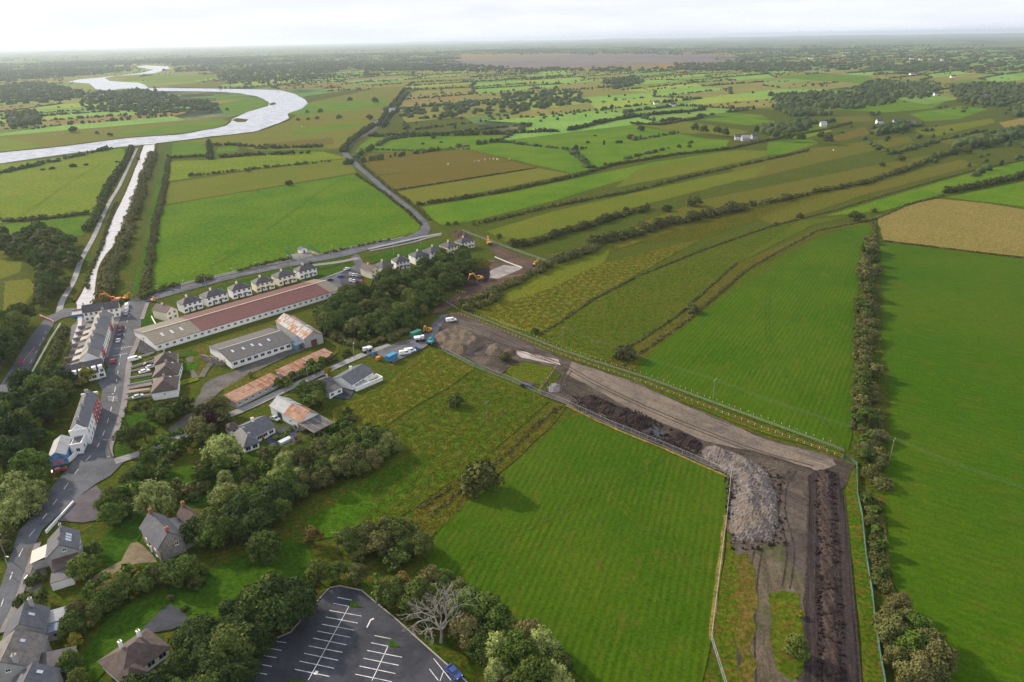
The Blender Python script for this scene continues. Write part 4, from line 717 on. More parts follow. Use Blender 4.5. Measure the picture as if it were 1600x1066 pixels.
    jit = rng.uniform(.72, 1.28, (n_, len(iv), 1)); P = iv[None]*jit; P = P*np.stack([B[:, 2]*rng.uniform(.8, 1.3, n_), B[:, 2]*rng.uniform(.8, 1.3, n_), B[:, 3]*.62], 1)[:, None, :]; P[:, :, 2] += B[:, 3][:, None]*.35; P[:, :, 0] += B[:, 0][:, None]; P[:, :, 1] += B[:, 1][:, None]
    Vt = P.reshape(-1, 3).astype(np.float32); Ft = (f[None]+(np.arange(n_)*len(iv))[:, None, None]).reshape(-1, 3).astype(np.int32)
    me = bpy.data.meshes.new('far_hedges_and_woods'); me.vertices.add(len(Vt)); me.vertices.foreach_set('co', Vt.ravel()); me.loops.add(len(Ft)*3); me.loops.foreach_set('vertex_index', Ft.ravel()); me.polygons.add(len(Ft)); me.polygons.foreach_set('loop_start', np.arange(0, len(Ft)*3, 3, dtype=np.int32)); me.update()
    b = NB('far_foliage'); f1 = b.noise(.02, 4, .6); f2 = b.noise(.35, 4, .7); col = b.ramp(b.math('ADD', b.math('MULTIPLY', f1, .5), b.math('MULTIPLY', f2, .5)), (.36, (.024, .042, .014)), (.5, (.046, .070, .022)), (.66, (.095, .105, .038)))
    me.materials.append(b.done(col, .9, .05)); o = bpy.data.objects.new('far_hedges_and_woods', me); COL.objects.link(o); stuff(o); tag(o, 'far hedges, bushes and woods spread over the plain to the horizon', 'woodland')
    me2 = mesh_obj('far_fields', V, Fc); struct(me2)
    for m_ in mats: me2.data.materials.append(m_)
    me2.data.polygons.foreach_set('material_index', np.array(mi, dtype=np.int32)); me2.data.update()
far_country()
struct(sheet('bog', [(640,97),(760,91),(900,84),(1060,83),(1180,90),(1120,97),(960,103),(800,108),(690,104)], m_plain('bog_heather', (.118, .10, .085), .95, .1, .25, .01), z=.6, jit=0))
# rough grass tufts in the unmown meadows
def tufts(polys, n, mat, label, hmax=.5):
    rs = np.random.default_rng(8); out = []
    for P, cnt in polys:
        Q = [A2(p) for p in P]; xs = [p[0] for p in Q]; ys = [p[1] for p in Q]; c = 0
        while c < cnt:
            X = rs.uniform(min(xs), max(xs), 400); Y = rs.uniform(min(ys), max(ys), 400)
            for x, y in zip(X, Y):
                if math.sin(x*1.3+2*math.sin(y*.43))+math.sin(y*1.1+1.5*math.sin(x*.47)) > rs.uniform(-1.6, 1.0) and in_poly(x, y, Q): out.append((x, y)); c += 1
                if c >= cnt: break
    B = np.array(out); n_ = len(B); s = rs.uniform(.25, .75, n_); h = rs.uniform(.12, hmax, n_); a = rs.uniform(0, 6.28, n_); V = np.zeros((n_, 4, 3))
    for k in range(3): V[:, k, 0] = B[:, 0]+s*np.cos(a+2.094*k); V[:, k, 1] = B[:, 1]+s*np.sin(a+2.094*k)
    V[:, 3, 0] = B[:, 0]+rs.uniform(-.2, .2, n_); V[:, 3, 1] = B[:, 1]+rs.uniform(-.2, .2, n_); V[:, 3, 2] = h+.2
    f = np.array([[0, 1, 3], [1, 2, 3], [2, 0, 3]]); Ft = (f[None]+(np.arange(n_)*4)[:, None, None]).reshape(-1, 3).astype(np.int32)
    me = bpy.data.meshes.new('grass_tufts'); me.vertices.add(n_*4); me.vertices.foreach_set('co', V.astype(np.float32).ravel()); me.loops.add(len(Ft)*3); me.loops.foreach_set('vertex_index', Ft.ravel()); me.polygons.add(len(Ft)); me.polygons.foreach_set('loop_start', np.arange(0, len(Ft)*3, 3, dtype=np.int32)); me.update(); me.materials.append(mat)
    o = bpy.data.objects.new('grass_tufts', me); COL.objects.link(o); stuff(o); tag(o, label, 'grass')
tufts([([(520,640),(596,612),(640,572),(672,546),(740,577),(700,606),(640,640),(600,668),(560,690)], 14000)], 0, m_grass((.110, .190, .022), (.17, .205, .042), (.22, .18, .06), .42, .1, .8), 'tall yellowing grass in the unmown paddock beside the compound', .7)
tufts([([(610,672),(700,612),(742,580),(858,628),(800,680),(720,745),(640,800),(560,836)], 12000), ([(845,525),(930,470),(1010,430),(1110,390),(1250,345),(1140,418),(1060,492),(955,566)], 13000), ([(905,556),(1000,588),(1100,630),(1318,706),(1318,714),(1060,628),(890,562)], 2500)], 0, m_grass((.066, .148, .016), (.10, .155, .026), (.16, .13, .045), .38, .1, .8), 'tussocks of rushes and coarse grass in the damp meadows', .5)
tufts([([(745,488),(850,455),(940,412),(1100,372),(1000,426),(920,470),(842,523)], 12000), ([(940,398),(1100,345),(1230,312),(1400,268),(1100,372),(1000,380)], 9000), ([(648,800),(740,730),(868,632),(884,638),(780,740),(664,850)], 3500), ([(950,570),(1060,497),(1150,415),(1290,362),(1075,505),(990,580)], 3500)], 0, m_grass((.095, .145, .024), (.14, .145, .036), (.185, .135, .05), .42, .1, .8), 'brownish rough grass in the heathy strips and ditch margins', .55)
# ------------------------------------------------------------------ the works: stripped ground, haul road, spoil heaps
_hd = (at(1315, 720)-at(890, 565)); HAUL = math.degrees(math.atan2(_hd.y, _hd.x))
def m_earth(name, c1, c2, c3=None, ang=HAUL, st=.16, sc=.16, bump=.8, amt=.5):
    b = NB(name); n = b.nt.nodes.new('ShaderNodeMapping'); n.vector_type = 'TEXTURE'; n.inputs['Rotation'].default_value = (0, 0, math.radians(ang)); n.inputs['Scale'].default_value = (1/st, 1, 1); b.link(b.pos, n.inputs['Vector'])
    f = b.noise(sc, 6, .68, n.outputs[0], .4); col = b.ramp(f, (.40, c1), (.60, c2))
    if c3: col = b.mix(b.ramp(b.noise(.05, 5, .7), (.64-.3*amt, 0.0), (.78-.3*amt, .9)), col, c3)
    col = b.mix(1.0, col, (.72, .70, .70), 'MULTIPLY'); g = b.noise(1.6, 5, .7); col = b.mix(1.0, col, b.ramp(g, (.38, .70), (.62, 1.26)), 'MULTIPLY'); b.bump(b.math('ADD', b.math('MULTIPLY', f, 1.6), g), bump, .3); return b.done(col, .92, .08)
E_STRIP = m_earth('stripped_soil', (.085, .068, .058), (.16, .135, .112), (.055, .044, .040)); E_HAUL = m_earth('haul_road_stone', (.19, .158, .125), (.27, .225, .178), (.135, .118, .105), st=.05, sc=.35); E_MUD = m_earth('dark_mud', (.056, .046, .038), (.105, .086, .068), (.15, .125, .098), st=.3)
E_PEAT = m_earth('peat', (.026, .019, .018), (.062, .044, .040), None, 0, 1, .5, 1.0); E_STONE = m_earth('crushed_stone', (.145, .128, .118), (.27, .238, .218), (.23, .19, .148), 0, 1, .5, 1.0); E_TAN = m_earth('dug_subsoil', (.15, .118, .084), (.22, .18, .135), None, 0, 1, .5, 1.0)
E_BROWN = m_earth('brown_topsoil', (.095, .062, .042), (.165, .112, .076), (.075, .055, .045), ang=25, st=.2, sc=.3); E_DARK = m_earth('dark_dug_soil', (.030, .022, .020), (.068, .048, .040), None, 0, 1, .3, 1.0); E_TRACK = m_earth('rolled_peat_road', (.030, .024, .026), (.070, .053, .050), (.045, .040, .046), ang=math.degrees(math.atan2((at(1300,1066)-at(1290,750)).y, (at(1300,1066)-at(1290,750)).x)), st=.04, sc=.8)
sheet('stripped_ground', [(664,516),(690,492),(716,490),(760,508),(800,524),(870,556),(893,565),(990,596),(1075,635),(1200,687),(1315,720),(1336,728),(1322,760),(1262,806),(1255,1080),(1158,1080),(1150,1000),(1158,900),(1136,826),(1142,746),(1037,699),(950,664),(882,632),(845,618),(880,590),(862,573),(842,560),(800,570),(782,586),(720,556),(690,546),(670,535)], E_MUD, z=.33, jit=.5, seg=5)
sheet('haul_road', [(893,566),(990,598),(1075,637),(1200,689),(1300,718),(1306,728),(1280,738),(1200,712),(1100,690),(1000,648),(930,610),(884,585)], E_HAUL, z=.345, jit=.6, seg=5)
sheet('stripped_ground', [(664,517),(690,493),(714,492),(760,510),(868,558),(880,566),(860,574),(800,562),(770,556),(720,556),(690,544)], E_STRIP, z=.349, jit=.5, seg=4)
sheet('concrete_pad', [(800,548),(830,553),(872,563),(876,572),(850,567),(815,560)], m_asphalt('pale_slab', (.33, .29, .26), .15), z=.365, jit=.3, seg=3)
sheet('stripped_ground', [(1162,872),(1215,848),(1250,870),(1258,960),(1222,940),(1206,980),(1214,1030),(1238,1054),(1254,1080),(1168,1080),(1160,980)], m_earth('trampled_soil', (.10, .085, .055), (.17, .138, .095), (.06, .085, .022), 80, .3, .3), z=.353, jit=.8, seg=4)
sheet('stripped_ground', [(1215,760),(1255,745),(1262,800),(1258,900),(1236,890),(1222,850)], E_STRIP, z=.357, jit=.8, seg=4)
sheet('peat_road', [(1262,745),(1280,735),(1310,740),(1320,806),(1335,931),(1347,1080),(1254,1080),(1259,956),(1262,806)], E_TRACK, z=.37, jit=.25, seg=5)
sheet('stripped_ground', [(759,383),(775,384),(835,408),(856,416),(847,424),(806,438),(764,450),(713,474),(690,490),(674,492),(684,478),(697,469),(730,454),(712,440),(716,424),(745,420),(770,405),(786,412),(768,392)], E_BROWN, z=.33, jit=.5, seg=5)
sheet('dug_soil', [(712,424),(735,420),(764,418),(772,430),(760,442),(735,450),(714,446)], E_DARK, z=.345, jit=.5, seg=4); sheet('concrete_pad', [(766,424),(788,415),(812,418),(815,421),(780,436),(764,436)], m_asphalt('pale_gravel_pad', (.25, .225, .215), .25), z=.352, jit=.4, seg=3)
sheet('stripped_ground', [(702,364),(722,360),(742,372),(720,374)], E_BROWN, z=.335, jit=.4, seg=4); sheet('compound', [(585,551),(618,538),(650,527),(666,520),(690,493),(700,492),(676,532),(667,542),(640,556),(614,568)], m_asphalt('compound_hardcore', (.115, .115, .125), .2), z=.375, jit=.2, seg=4)

def seg_dist(X, Y, P):
    D = np.full(X.shape, 1e9)
    for (ax, ay), (bx, by) in zip(P, P[1:]+P[:1]):
        dx, dy = bx-ax, by-ay; t = np.clip(((X-ax)*dx+(Y-ay)*dy)/(dx*dx+dy*dy+1e-9), 0, 1); D = np.minimum(D, np.hypot(X-ax-t*dx, Y-ay-t*dy))
    return D
def heap(name, pix, h, slope, mat, label, group=None, step=.8, rough=.25, flat=True, cat='spoil heap'):
    """a tipped heap: steepness from the outline inward, uneven top"""
    P = [A2(p) for p in pix]; xs = [p[0] for p in P]; ys = [p[1] for p in P]; nx = max(4, int((max(xs)-min(xs))/step)+2); ny = max(4, int((max(ys)-min(ys))/step)+2)
    X, Y = np.meshgrid(np.linspace(min(xs)-step, max(xs)+step, nx), np.linspace(min(ys)-step, max(ys)+step, ny)); inside = np.array([[in_poly(x, y, P) for x, y in zip(r1, r2)] for r1, r2 in zip(X, Y)]); D = np.where(inside, seg_dist(X, Y, P), 0)
    rs = np.random.default_rng(int(pix[0][0])); nzv = np.zeros_like(X)
    for k in range(9): a = rs.uniform(0, 6.28); fr = rs.uniform(.25, 1.9); nzv += np.sin((X*math.cos(a)+Y*math.sin(a))*fr+rs.uniform(0, 6.28))/(1+fr)
    Zh = h*(1-np.exp(-(D/slope)**1.15)) if not flat else np.minimum(D*h/slope, h)
    Zh = Zh*(1+.10*nzv)+np.where(D > .3, rough*rs.normal(size=X.shape)*.5+rough*nzv*.5, 0); Zh = np.where(inside, np.maximum(Zh, .02), -.25)+.34
    ox, oy = sum(xs)/len(xs), sum(ys)/len(ys); V = [(x-ox, y-oy, z) for x, y, z in zip(X.ravel(), Y.ravel(), Zh.ravel())]; Fc = [[j*nx+i, j*nx+i+1, (j+1)*nx+i+1, (j+1)*nx+i] for j in range(ny-1) for i in range(nx-1) if inside[j:j+2, i:i+2].any()]
    o = mesh_obj(name, V, Fc, mat, smooth=False); o.location = (ox, oy, 0); return tag(o, label, cat, group)
heap('spoil_heap', [(1095,706),(1103,699),(1118,698),(1150,710),(1185,727),(1203,745),(1214,778),(1217,820),(1206,846),(1180,850),(1150,846),(1138,828),(1142,782),(1147,750),(1120,730),(1100,718)], 2.1, 4.4, E_STONE, 'long pale grey stone stockpile bending beside the mown field', rough=.22, step=.5)
heap('spoil_heap', [(678,526),(712,516),(745,526),(757,540),(740,550),(724,557),(705,550),(688,541)], 3.2, 3.0, E_TAN, 'flat topped tan soil heap beside the compound', rough=.15)
heap('spoil_heap', [(757,552),(764,541),(776,536),(787,546),(782,556),(768,558)], 3.0, 4.5, E_TAN, 'conical brown heap right of the flat topped heap', rough=.2, flat=False); heap('spoil_heap', [(786,556),(790,547),(800,543),(808,550),(804,558),(794,560)], 2.0, 3, E_BROWN, 'small brown heap beside the pale slab', rough=.2, flat=False)
heap('spoil_heap', [(904,624),(918,619),(950,628),(990,644),(1018,660),(1022,670),(1006,675),(980,668),(940,648),(912,636)], 2.6, 3.2, E_PEAT, 'long dark peat heap left of the puddle', rough=.3, flat=False); heap('spoil_heap', [(1040,682),(1050,674),(1068,676),(1092,688),(1098,696),(1088,702),(1064,696)], 2.4, 3, E_PEAT, 'dark peat heap right of the puddle', rough=.3, flat=False)
heap('spoil_heap', [(888,629),(900,630),(950,656),(1010,680),(1050,690),(1090,712),(1080,716),(1030,694),(950,661),(900,640)], .9, 1.0, E_PEAT, 'rough strip of dug clods along the lower site fence', rough=.5); heap('spoil_heap', [(855,612),(860,602),(870,599),(877,605),(874,613),(864,616)], 2.0, 3, m_earth('grey_gravel', (.17, .17, .17), (.26, .26, .255), None, 0, 1, .8), 'small grey gravel pile at the start of the haul road', rough=.1, flat=False)
heap('spoil_heap', [(1276,740),(1286,736),(1300,742),(1304,806),(1308,900),(1312,1000),(1316,1085),(1284,1085),(1283,1000),(1280,900),(1277,806)], .45, 1.3, m_earth('peat_windrow', (.050, .036, .032), (.105, .078, .066), None, 90, .1, .8, 1.0), 'long low brown windrow along the peat road', rough=.13)
heap('spoil_heap', [(704,365),(714,361),(728,364),(736,371),(722,373),(708,370)], 1.6, 2, E_BROWN, 'brown soil heap behind the estate houses', rough=.3, flat=False); heap('spoil_heap', [(714,430),(730,424),(748,424),(756,432),(744,438),(722,440)], 2.2, 3.2, E_DARK, 'dark dug soil heap under the excavator at the upper works', rough=.4, flat=False)
heap('spoil_heap', [(690,412),(720,408),(756,404),(770,412),(760,420),(730,420),(705,424)], 1.8, 3, G_VERGE, 'overgrown grassy bank above the dark soil', rough=.4, flat=False, cat='bank')

# ------------------------------------------------------------------ fences
M_GALV = m_plain('galvanised_steel', (.42, .43, .45), .45, .5, .1); M_ORANGE = m_plain('orange_plastic', (.40, .18, .11), .7, .2, .2); M_WHITE = m_plain('white_paint', (.78, .77, .74), .6, .35, .06); M_TEAL = m_plain('green_netting', (.05, .125, .105), .85, .08, .45); M_WOOD = m_plain('weathered_wood', (.24, .20, .155), .85, .2, .2); M_RED = m_plain('red_plastic', (.58, .05, .04), .5, .4, .08); M_CONC = m_plain('concrete', (.36, .345, .325), .88, .25, .12); M_DKGREEN = m_plain('green_steel', (.05, .20, .13), .5, .4, .1)
def fence(name, label, pix, step, kind, h=1.6, z0=.3, cat='fence'):
    """posts and bays, each bay a panel of its own"""
    P = [A2(p) for p in pix]; e = empty(name, (P[0][0], P[0][1], z0)); tag(e, label, cat); Q = [Vector((*P[0], 0))]
    for a, c in zip(P, P[1:]):
        a, c = Vector((*a, 0)), Vector((*c, 0)); n_ = max(1, round((c-a).length/step)); Q += [a.lerp(c, (i+1)/n_) for i in range(n_)]
    if len(Q) > 280: Q = Q[::2]
    o = Q[0]
    pm = {'mesh': (M_GALV, .05), 'orange': (M_WHITE, .045), 'net': (M_WOOD, .06), 'rail': (M_WOOD, .08), 'green': (M_DKGREEN, .06), 'hoard': (M_WHITE, .06), 'wire': (M_WOOD, .06)}[kind]
    post = MB().box(-pm[1], pm[1], -pm[1], pm[1], 0, h).mesh('post', pm[0]); bays = {}
    for i, p in enumerate(Q):
        q = bpy.data.objects.new('post', post); COL.objects.link(q); q.parent = e; q.location = p-o
        if i+1 < len(Q):
            d = Q[i+1]-p; L = round(d.length, 1); nm = {'mesh': 'mesh_panel', 'orange': 'barrier_rail', 'net': 'netting', 'rail': 'rail', 'green': 'mesh_panel', 'hoard': 'panel', 'wire': 'wire'}[kind]
            if L not in bays:
                mb = MB()
                if kind in ('mesh', 'green'):
                    mb.box(0, L, -.025, .025, h-.06, h); mb.box(0, L, -.025, .025, .1, .16)
                    for k in range(1, 9): mb.box(L*k/9-.02, L*k/9+.02, -.015, .015, .16, h-.06)
                    mm = M_GALV if kind == 'mesh' else M_DKGREEN
                elif kind == 'orange': mb.box(0, L, -.02, .02, h*.86, h*.95); mb.box(0, L, -.02, .02, h*.1, h*.17); mm = M_ORANGE
                elif kind == 'net':
                    mb.hexa([(0, -.02, .05), (L, -.02, .05), (L, .02, .05), (0, .02, .05), (0, .06, h*.92), (L, .06, h*.9), (L, .10, h*.9), (0, .10, h*.92)]); mm = M_TEAL
                elif kind == 'hoard': mb.box(0, L, -.05, .05, .05, h*.97); mm = M_WHITE
                elif kind == 'wire':
                    for zz in (.35, .7, 1.0): mb.box(0, L, -.02, .02, h*zz-.04, h*zz)
                    mm = M_GALV
                else:
                    for zz in (.3, .6, .92): mb.box(0, L, -.03, .03, h*zz-.06, h*zz+.06)
                    mm = M_WOOD
                bays[L] = mb.mesh(nm, mm)
            q = bpy.data.objects.new(nm, bays[L]); COL.objects.link(q); q.parent = e; q.location = p-o; q.rotation_euler = (0, 0, math.atan2(d.y, d.x))
    return e
fence('site_fence', 'grey mesh fence along the lower edge of the works above the mown field', [(690,548),(740,574),(800,597),(845,617.5),(882,631),(950,663.5),(1037,699),(1142,744)], 3.4, 'mesh', 1.9)
fence('site_fence', 'grey mesh fence down the right side of the large mown field', [(1142,744),(1135,810),(1122,911),(1111,1001),(1120,1030),(1134,1075)], 3.4, 'mesh', 1.6)
fence('barrier_fence', 'long orange barrier line along the upper side of the haul road', [(716,491),(760,508),(870,553),(920,571),(1000,597),(1090,632),(1200,674),(1316,716)], 2.6, 'orange', 1.0)
fence('wire_fence', 'thin post and wire fence behind the orange barrier line', [(720,488),(765,505),(875,549),(925,566),(1010,593),(1100,627),(1210,667),(1318,707)], 4, 'wire', 1.1)
fence('netting_fence', 'green netting fence curving down the right side of the peat road', [(1316,717),(1330,721),(1338,728),(1339,775),(1346,806),(1352,868),(1362,931),(1367,981),(1373,1018),(1382,1070)], 2.2, 'net', 1.1)
fence('barrier_fence', 'orange barrier across the grassy corner by the gravel pile', [(827,557),(872,571),(841,613)], 2.4, 'orange', 1.0); fence('barrier_fence', 'short orange barrier at the lower end of the muddy track', [(687,467),(699,474),(717,486)], 2.4, 'orange', 1.0); fence('barrier_fence', 'orange barrier beside the dug soil at the track', [(714,456),(727,459)], 2.2, 'orange', 1.0); fence('barrier_fence', 'orange barrier right of the muddy track', [(736,467),(745,463)], 2.2, 'orange', 1.0)
fence('site_fence', 'pale fence behind the upper works strip', [(722,362),(765,378),(800,391),(835,403),(860,412)], 3.2, 'mesh', 1.4); fence('hoarding', 'low white hoarding round the gravel pad of the upper works', [(773,403),(792,411),(816,420)], 2.6, 'hoard', .8)
fence('green_fence', 'green steel fence round the pump house', [(445,392),(484,385),(500,398),(458,408),(445,392)], 2.4, 'green', 1.8); fence('hoarding', 'long low white wall of hoarding along the straight road', [(576,391),(620,381),(660,372),(690,366.5)], 3, 'hoard', 1.0); fence('barrier_wall', 'long white roadside barrier beside the closed road', [(50,586),(66,557),(80,532),(95,508)], 3, 'hoard', 1.0, cat='barrier')
fence('garden_fence', 'wooden rail fence of the vegetable plots below the barn', [(445,702),(470,690),(500,676),(520,690)], 2.4, 'rail', 1.1)
# white plant guards in the strip behind the barrier
gm = MB().tube([(0, 0, 0), (0, 0, .75)], .055, 5).mesh('plant_guard', M_WHITE); P = [A2(p) for p in [(735,489),(800,510),(870,541),(930,561),(1010,586),(1100,620),(1210,660),(1312,697)]]; k = 0
for a, c in zip(P, P[1:]):
    n_ = int(math.dist(a, c)/2.6)
    for i in range(n_):
        t = i/n_; o = bpy.data.objects.new('plant_guard', gm); COL.objects.link(o); o.location = (a[0]+(c[0]-a[0])*t+random.uniform(-.3, .3), a[1]+(c[1]-a[1])*t+random.uniform(-.4, .4), .1); o.rotation_euler = (random.uniform(-.2, .2), random.uniform(-.2, .2), 0)
        tag(o, 'small white plant guard in the row behind the orange barrier line', 'plant guard', 'plant guards along the haul road')

# tyre tracks, loose clods and stones on the stripped ground
M_RUT = m_earth('wheel_rut', (.046, .038, .032), (.082, .067, .055), None, HAUL, .2, .8); M_RUTL = m_earth('pressed_stone_track', (.20, .17, .14), (.27, .23, .19), None, HAUL, .1, .8)
def tracks(pix, mat, off=(-.95, .95), w=.42, z=.385):
    P = spline([A2(p) for p in pix], 8)
    for o_ in off:
        L_, R_ = ribbon_pts(P, abs(o_)*2); ribbon('tyre_track', [tuple(q) for q in (L_ if o_ < 0 else R_)], w, mat, z+random.uniform(0, .004), False, True, jit=.06)
tracks([(700,500),(760,520),(830,552),(885,575),(930,600),(1000,634),(1080,668),(1180,706),(1270,732)], M_RUT, z=.392); tracks([(690,505),(740,528),(800,545),(880,572)], M_RUT); tracks([(900,572),(990,604),(1080,643),(1190,690),(1290,722)], M_RUTL, z=.40); 
tracks([(880,585),(872,600),(885,618),(930,636)], M_RUT, z=.39); tracks([(890,580),(880,602),(900,620)], M_RUT, z=.395); tracks([(1240,735),(1225,760),(1222,800),(1235,860),(1228,920)], M_RUT, z=.39); tracks([(1185,860),(1178,900),(1172,980),(1174,1070)], M_RUT, z=.39)
tracks([(1268,760),(1267,860),(1264,960),(1262,1075)], M_RUT, z=.40); tracks([(1313,770),(1322,880),(1332,1000),(1338,1075)], M_RUT, z=.40)
tracks([(700,480),(740,460),(790,442),(840,422),(850,416)], M_RUT, z=.38); tracks([(692,486),(740,464),(800,440),(845,424)], M_RUTL, z=.386); tracks([(770,386),(800,398),(838,412)], M_RUT, z=.38); tracks([(600,548),(640,533),(668,516),(690,498)], M_RUT, z=.41)
def clods(polys, mat, label, smin, smax):
    rs = np.random.default_rng(5); out = []
    for P, cnt in polys:
        Q = [A2(p) for p in P]; xs = [p[0] for p in Q]; ys = [p[1] for p in Q]; c_ = 0
        while c_ < cnt:
            x, y = rs.uniform(min(xs), max(xs)), rs.uniform(min(ys), max(ys))
            if in_poly(x, y, Q): out.append((x, y)); c_ += 1
    mb = MB()
    for x, y in out:
        s_ = rs.uniform(smin, smax); z0 = .33; mb.hexa([(x+dx*s_*rs.uniform(.6, 1.2), y+dy*s_*rs.uniform(.6, 1.2), z0+zz*s_*rs.uniform(.6, 1.1)) for zz in (0, 1) for dx, dy in ((-.5, -.5), (.5, -.5), (.5, .5), (-.5, .5))])
    stuff(tag(mb.build('loose_clods', mat), label, 'stones'))
clods([([(895,618),(1000,645),(1100,700),(1090,718),(950,662),(890,635)], 420), ([(1272,735),(1306,738),(1320,1080),(1278,1080)], 500), ([(1130,735),(1225,745),(1228,860),(1140,862),(1132,800)], 260)], E_PEAT, 'loose dark clods scattered over the stripped ground', .2, .7)
clods([([(1095,695),(1210,735),(1225,850),(1140,860),(1136,760),(1090,715)], 380), ([(670,515),(760,520),(800,545),(790,562),(690,548)], 260), ([(850,598),(885,600),(880,622),(850,620)], 60)], E_STONE, 'loose pale stones scattered round the stockpiles', .15, .5)
for pix in ([(1133.5,806),(1131,830),(1120.5,911),(1109.5,1001)], [(884,634),(950,666),(1037,702),(1139,747)], [(1372,784),(1384,860),(1391,930)]): ribbon('grass_margin', pix, 1.1, G_TAN, .29, jit=.25)
sheet('field', [(1150,868),(1168,866),(1180,920),(1176,1000),(1184,1080),(1156,1080),(1150,980)], m_grass((.085, .115, .024), (.12, .12, .035), (.16, .125, .07), .55, .06, .5, name='weedy_ground'), z=.42, jit=1.0, seg=3)
sheet('field', [(1200,930),(1222,925),(1250,930),(1256,1000),(1252,1055),(1236,1066),(1212,1046),(1202,990)], G_RUSH, z=.424, jit=.8, seg=3)

# faint wheel lines in the mown fields
G_LINE = m_grass((.075, .128, .014), (.10, .142, .02), None, .3, .05, .4, name='wheel_flattened_grass'); G_LINE2 = m_grass((.040, .095, .009), (.055, .110, .013), None, .3, .05, .4, name='damp_flattened_grass')
for pix, mt in (([(1600,520),(1500,500),(1420,470),(1390,420)], G_LINE), ([(1120,900),(1060,870),(980,800),(930,720),(905,662)], G_LINE), ([(720,890),(800,840),(900,790),(1000,740),(1040,712)], G_LINE2), ([(1310,690),(1240,600),(1200,520),(1210,430),(1260,385)], G_LINE2), ([(300,432),(360,400),(430,350),(500,300),(540,278)], G_LINE), ([(20,345),(60,320),(110,285),(160,255)], G_LINE)):
    tracks(pix, mt, w=.24, z=.262)
# ------------------------------------------------------------------ buildings
def m_roof(name, c, var=.22, lich=None, rg=.72, sp=.25):
    b = NB(name); col = b.ramp(b.noise(.7, 6, .7), (.40, tuple(v*(1-var) for v in c)), (.60, tuple(v*(1+var) for v in c)))
    if lich: col = b.mix(b.ramp(b.noise(.35, 5, .7), (.5, 0.0), (.68, .7)), col, lich)
    z = b.dot((0, 0, 1)); col = b.mix(1.0, col, b.ramp(b.math('FRACT', b.math('MULTIPLY', z, 4.5)), (.0, .84), (.25, 1.04)), 'MULTIPLY'); b.bump(b.noise(3, 4), .3, .1); return b.done(col, rg, sp)
R_SLATE = m_roof('slate', (.075, .078, .092), rg=.52, sp=.45); R_DARK = m_roof('dark_tile', (.075, .070, .076)); R_BROWN = m_roof('brown_tile', (.085, .062, .055)); R_GREY = m_roof('grey_sheet', (.085, .082, .085), .2, (.085, .08, .07)); R_RED = m_roof('maroon_sheet', (.110, .040, .038), .2); R_TAN = m_roof('tan_sheet', (.155, .135, .105), .15); R_OLD = m_roof('old_slate', (.115, .105, .10), .25, (.17, .14, .09), .55, .4); R_BLUE = m_roof('blue_grey_sheet', (.13, .17, .22), .12); R_CORR = m_roof('pale_corrugated', (.34, .35, .36), .15, (.26, .23, .21)); R_RUST = m_roof('rust', (.26, .115, .062), .3, (.20, .13, .09)); R_RUST2 = m_roof('pale_rust', (.32, .185, .125), .25, (.22, .10, .055)); R_FLATR = m_roof('felt', (.095, .095, .105), .15)
W_WHITE = m_plain('white_render', (.82, .81, .78), .85, .2, .08, .5); W_CREAM = m_plain('cream_render', (.80, .73, .55), .85, .2, .06, .5); W_GREY = m_plain('grey_render', (.36, .35, .34), .88, .2, .14, .6); W_STONE = m_plain('rubble_stone', (.27, .24, .21), .92, .2, .35, 1.6); W_BLUE = m_plain('blue_render', (.20, .33, .62), .8, .2, .08); W_RED = m_plain('red_render', (.40, .040, .045), .75, .3, .12); W_TEAL = m_plain('teal_sheet', (.12, .24, .28), .6, .3, .15); W_MURAL = m_plain('blue_mural', (.10, .27, .52), .7, .3, .45, .9)
M_GLASS = m_plain('window_glass', (.025, .03, .038), .12, .6, .1); M_FRAME = m_plain('window_frame', (.75, .75, .74), .5, .4, .04); M_DOOR = m_plain('door_paint', (.10, .055, .045), .5, .4, .1); M_BRICK = m_plain('brick', (.30, .12, .075), .9, .2, .25, 2); M_POT = m_plain('clay_pot', (.36, .16, .09), .8, .2, .1); M_GUT = m_plain('gutter', (.05, .05, .055), .5, .4, .1)
WC = {}
def win_meshes(w_, h_):
    k = (round(w_, 1), round(h_, 1))
    if k not in WC:
        fr = MB(); fr.box(-w_/2-.08, w_/2+.08, -.05, 0, -.08, 0); fr.box(-w_/2-.08, w_/2+.08, -.05, 0, h_, h_+.08); fr.box(-w_/2-.08, -w_/2, -.05, 0, 0, h_); fr.box(w_/2, w_/2+.08, -.05, 0, 0, h_); fr.box(-.03, .03, -.045, 0, 0, h_)
        WC[k] = (fr.mesh('frame', M_FRAME), MB().box(-w_/2, w_/2, -.03, .02, 0, h_).mesh('pane', M_GLASS), MB().box(-w_/2-.15, w_/2+.15, -.14, 0, -.2, -.081).mesh('sill', M_FRAME))
    return WC[k]
def frame3(A, B, C=None, W=None, z=0):
    a, b_ = at(*A, z), at(*B, z); a.z = b_.z = 0; u = (b_-a); L = u.length; u /= L; v = Vector((-u.y, u.x, 0))
    if C is not None:
        c = at(*C, z); c.z = 0; W = (c-a).dot(v)
    if W < 0: a, u, v, W = b_, -u, -v, -W
    return a, math.atan2(u.y, u.x), L, W
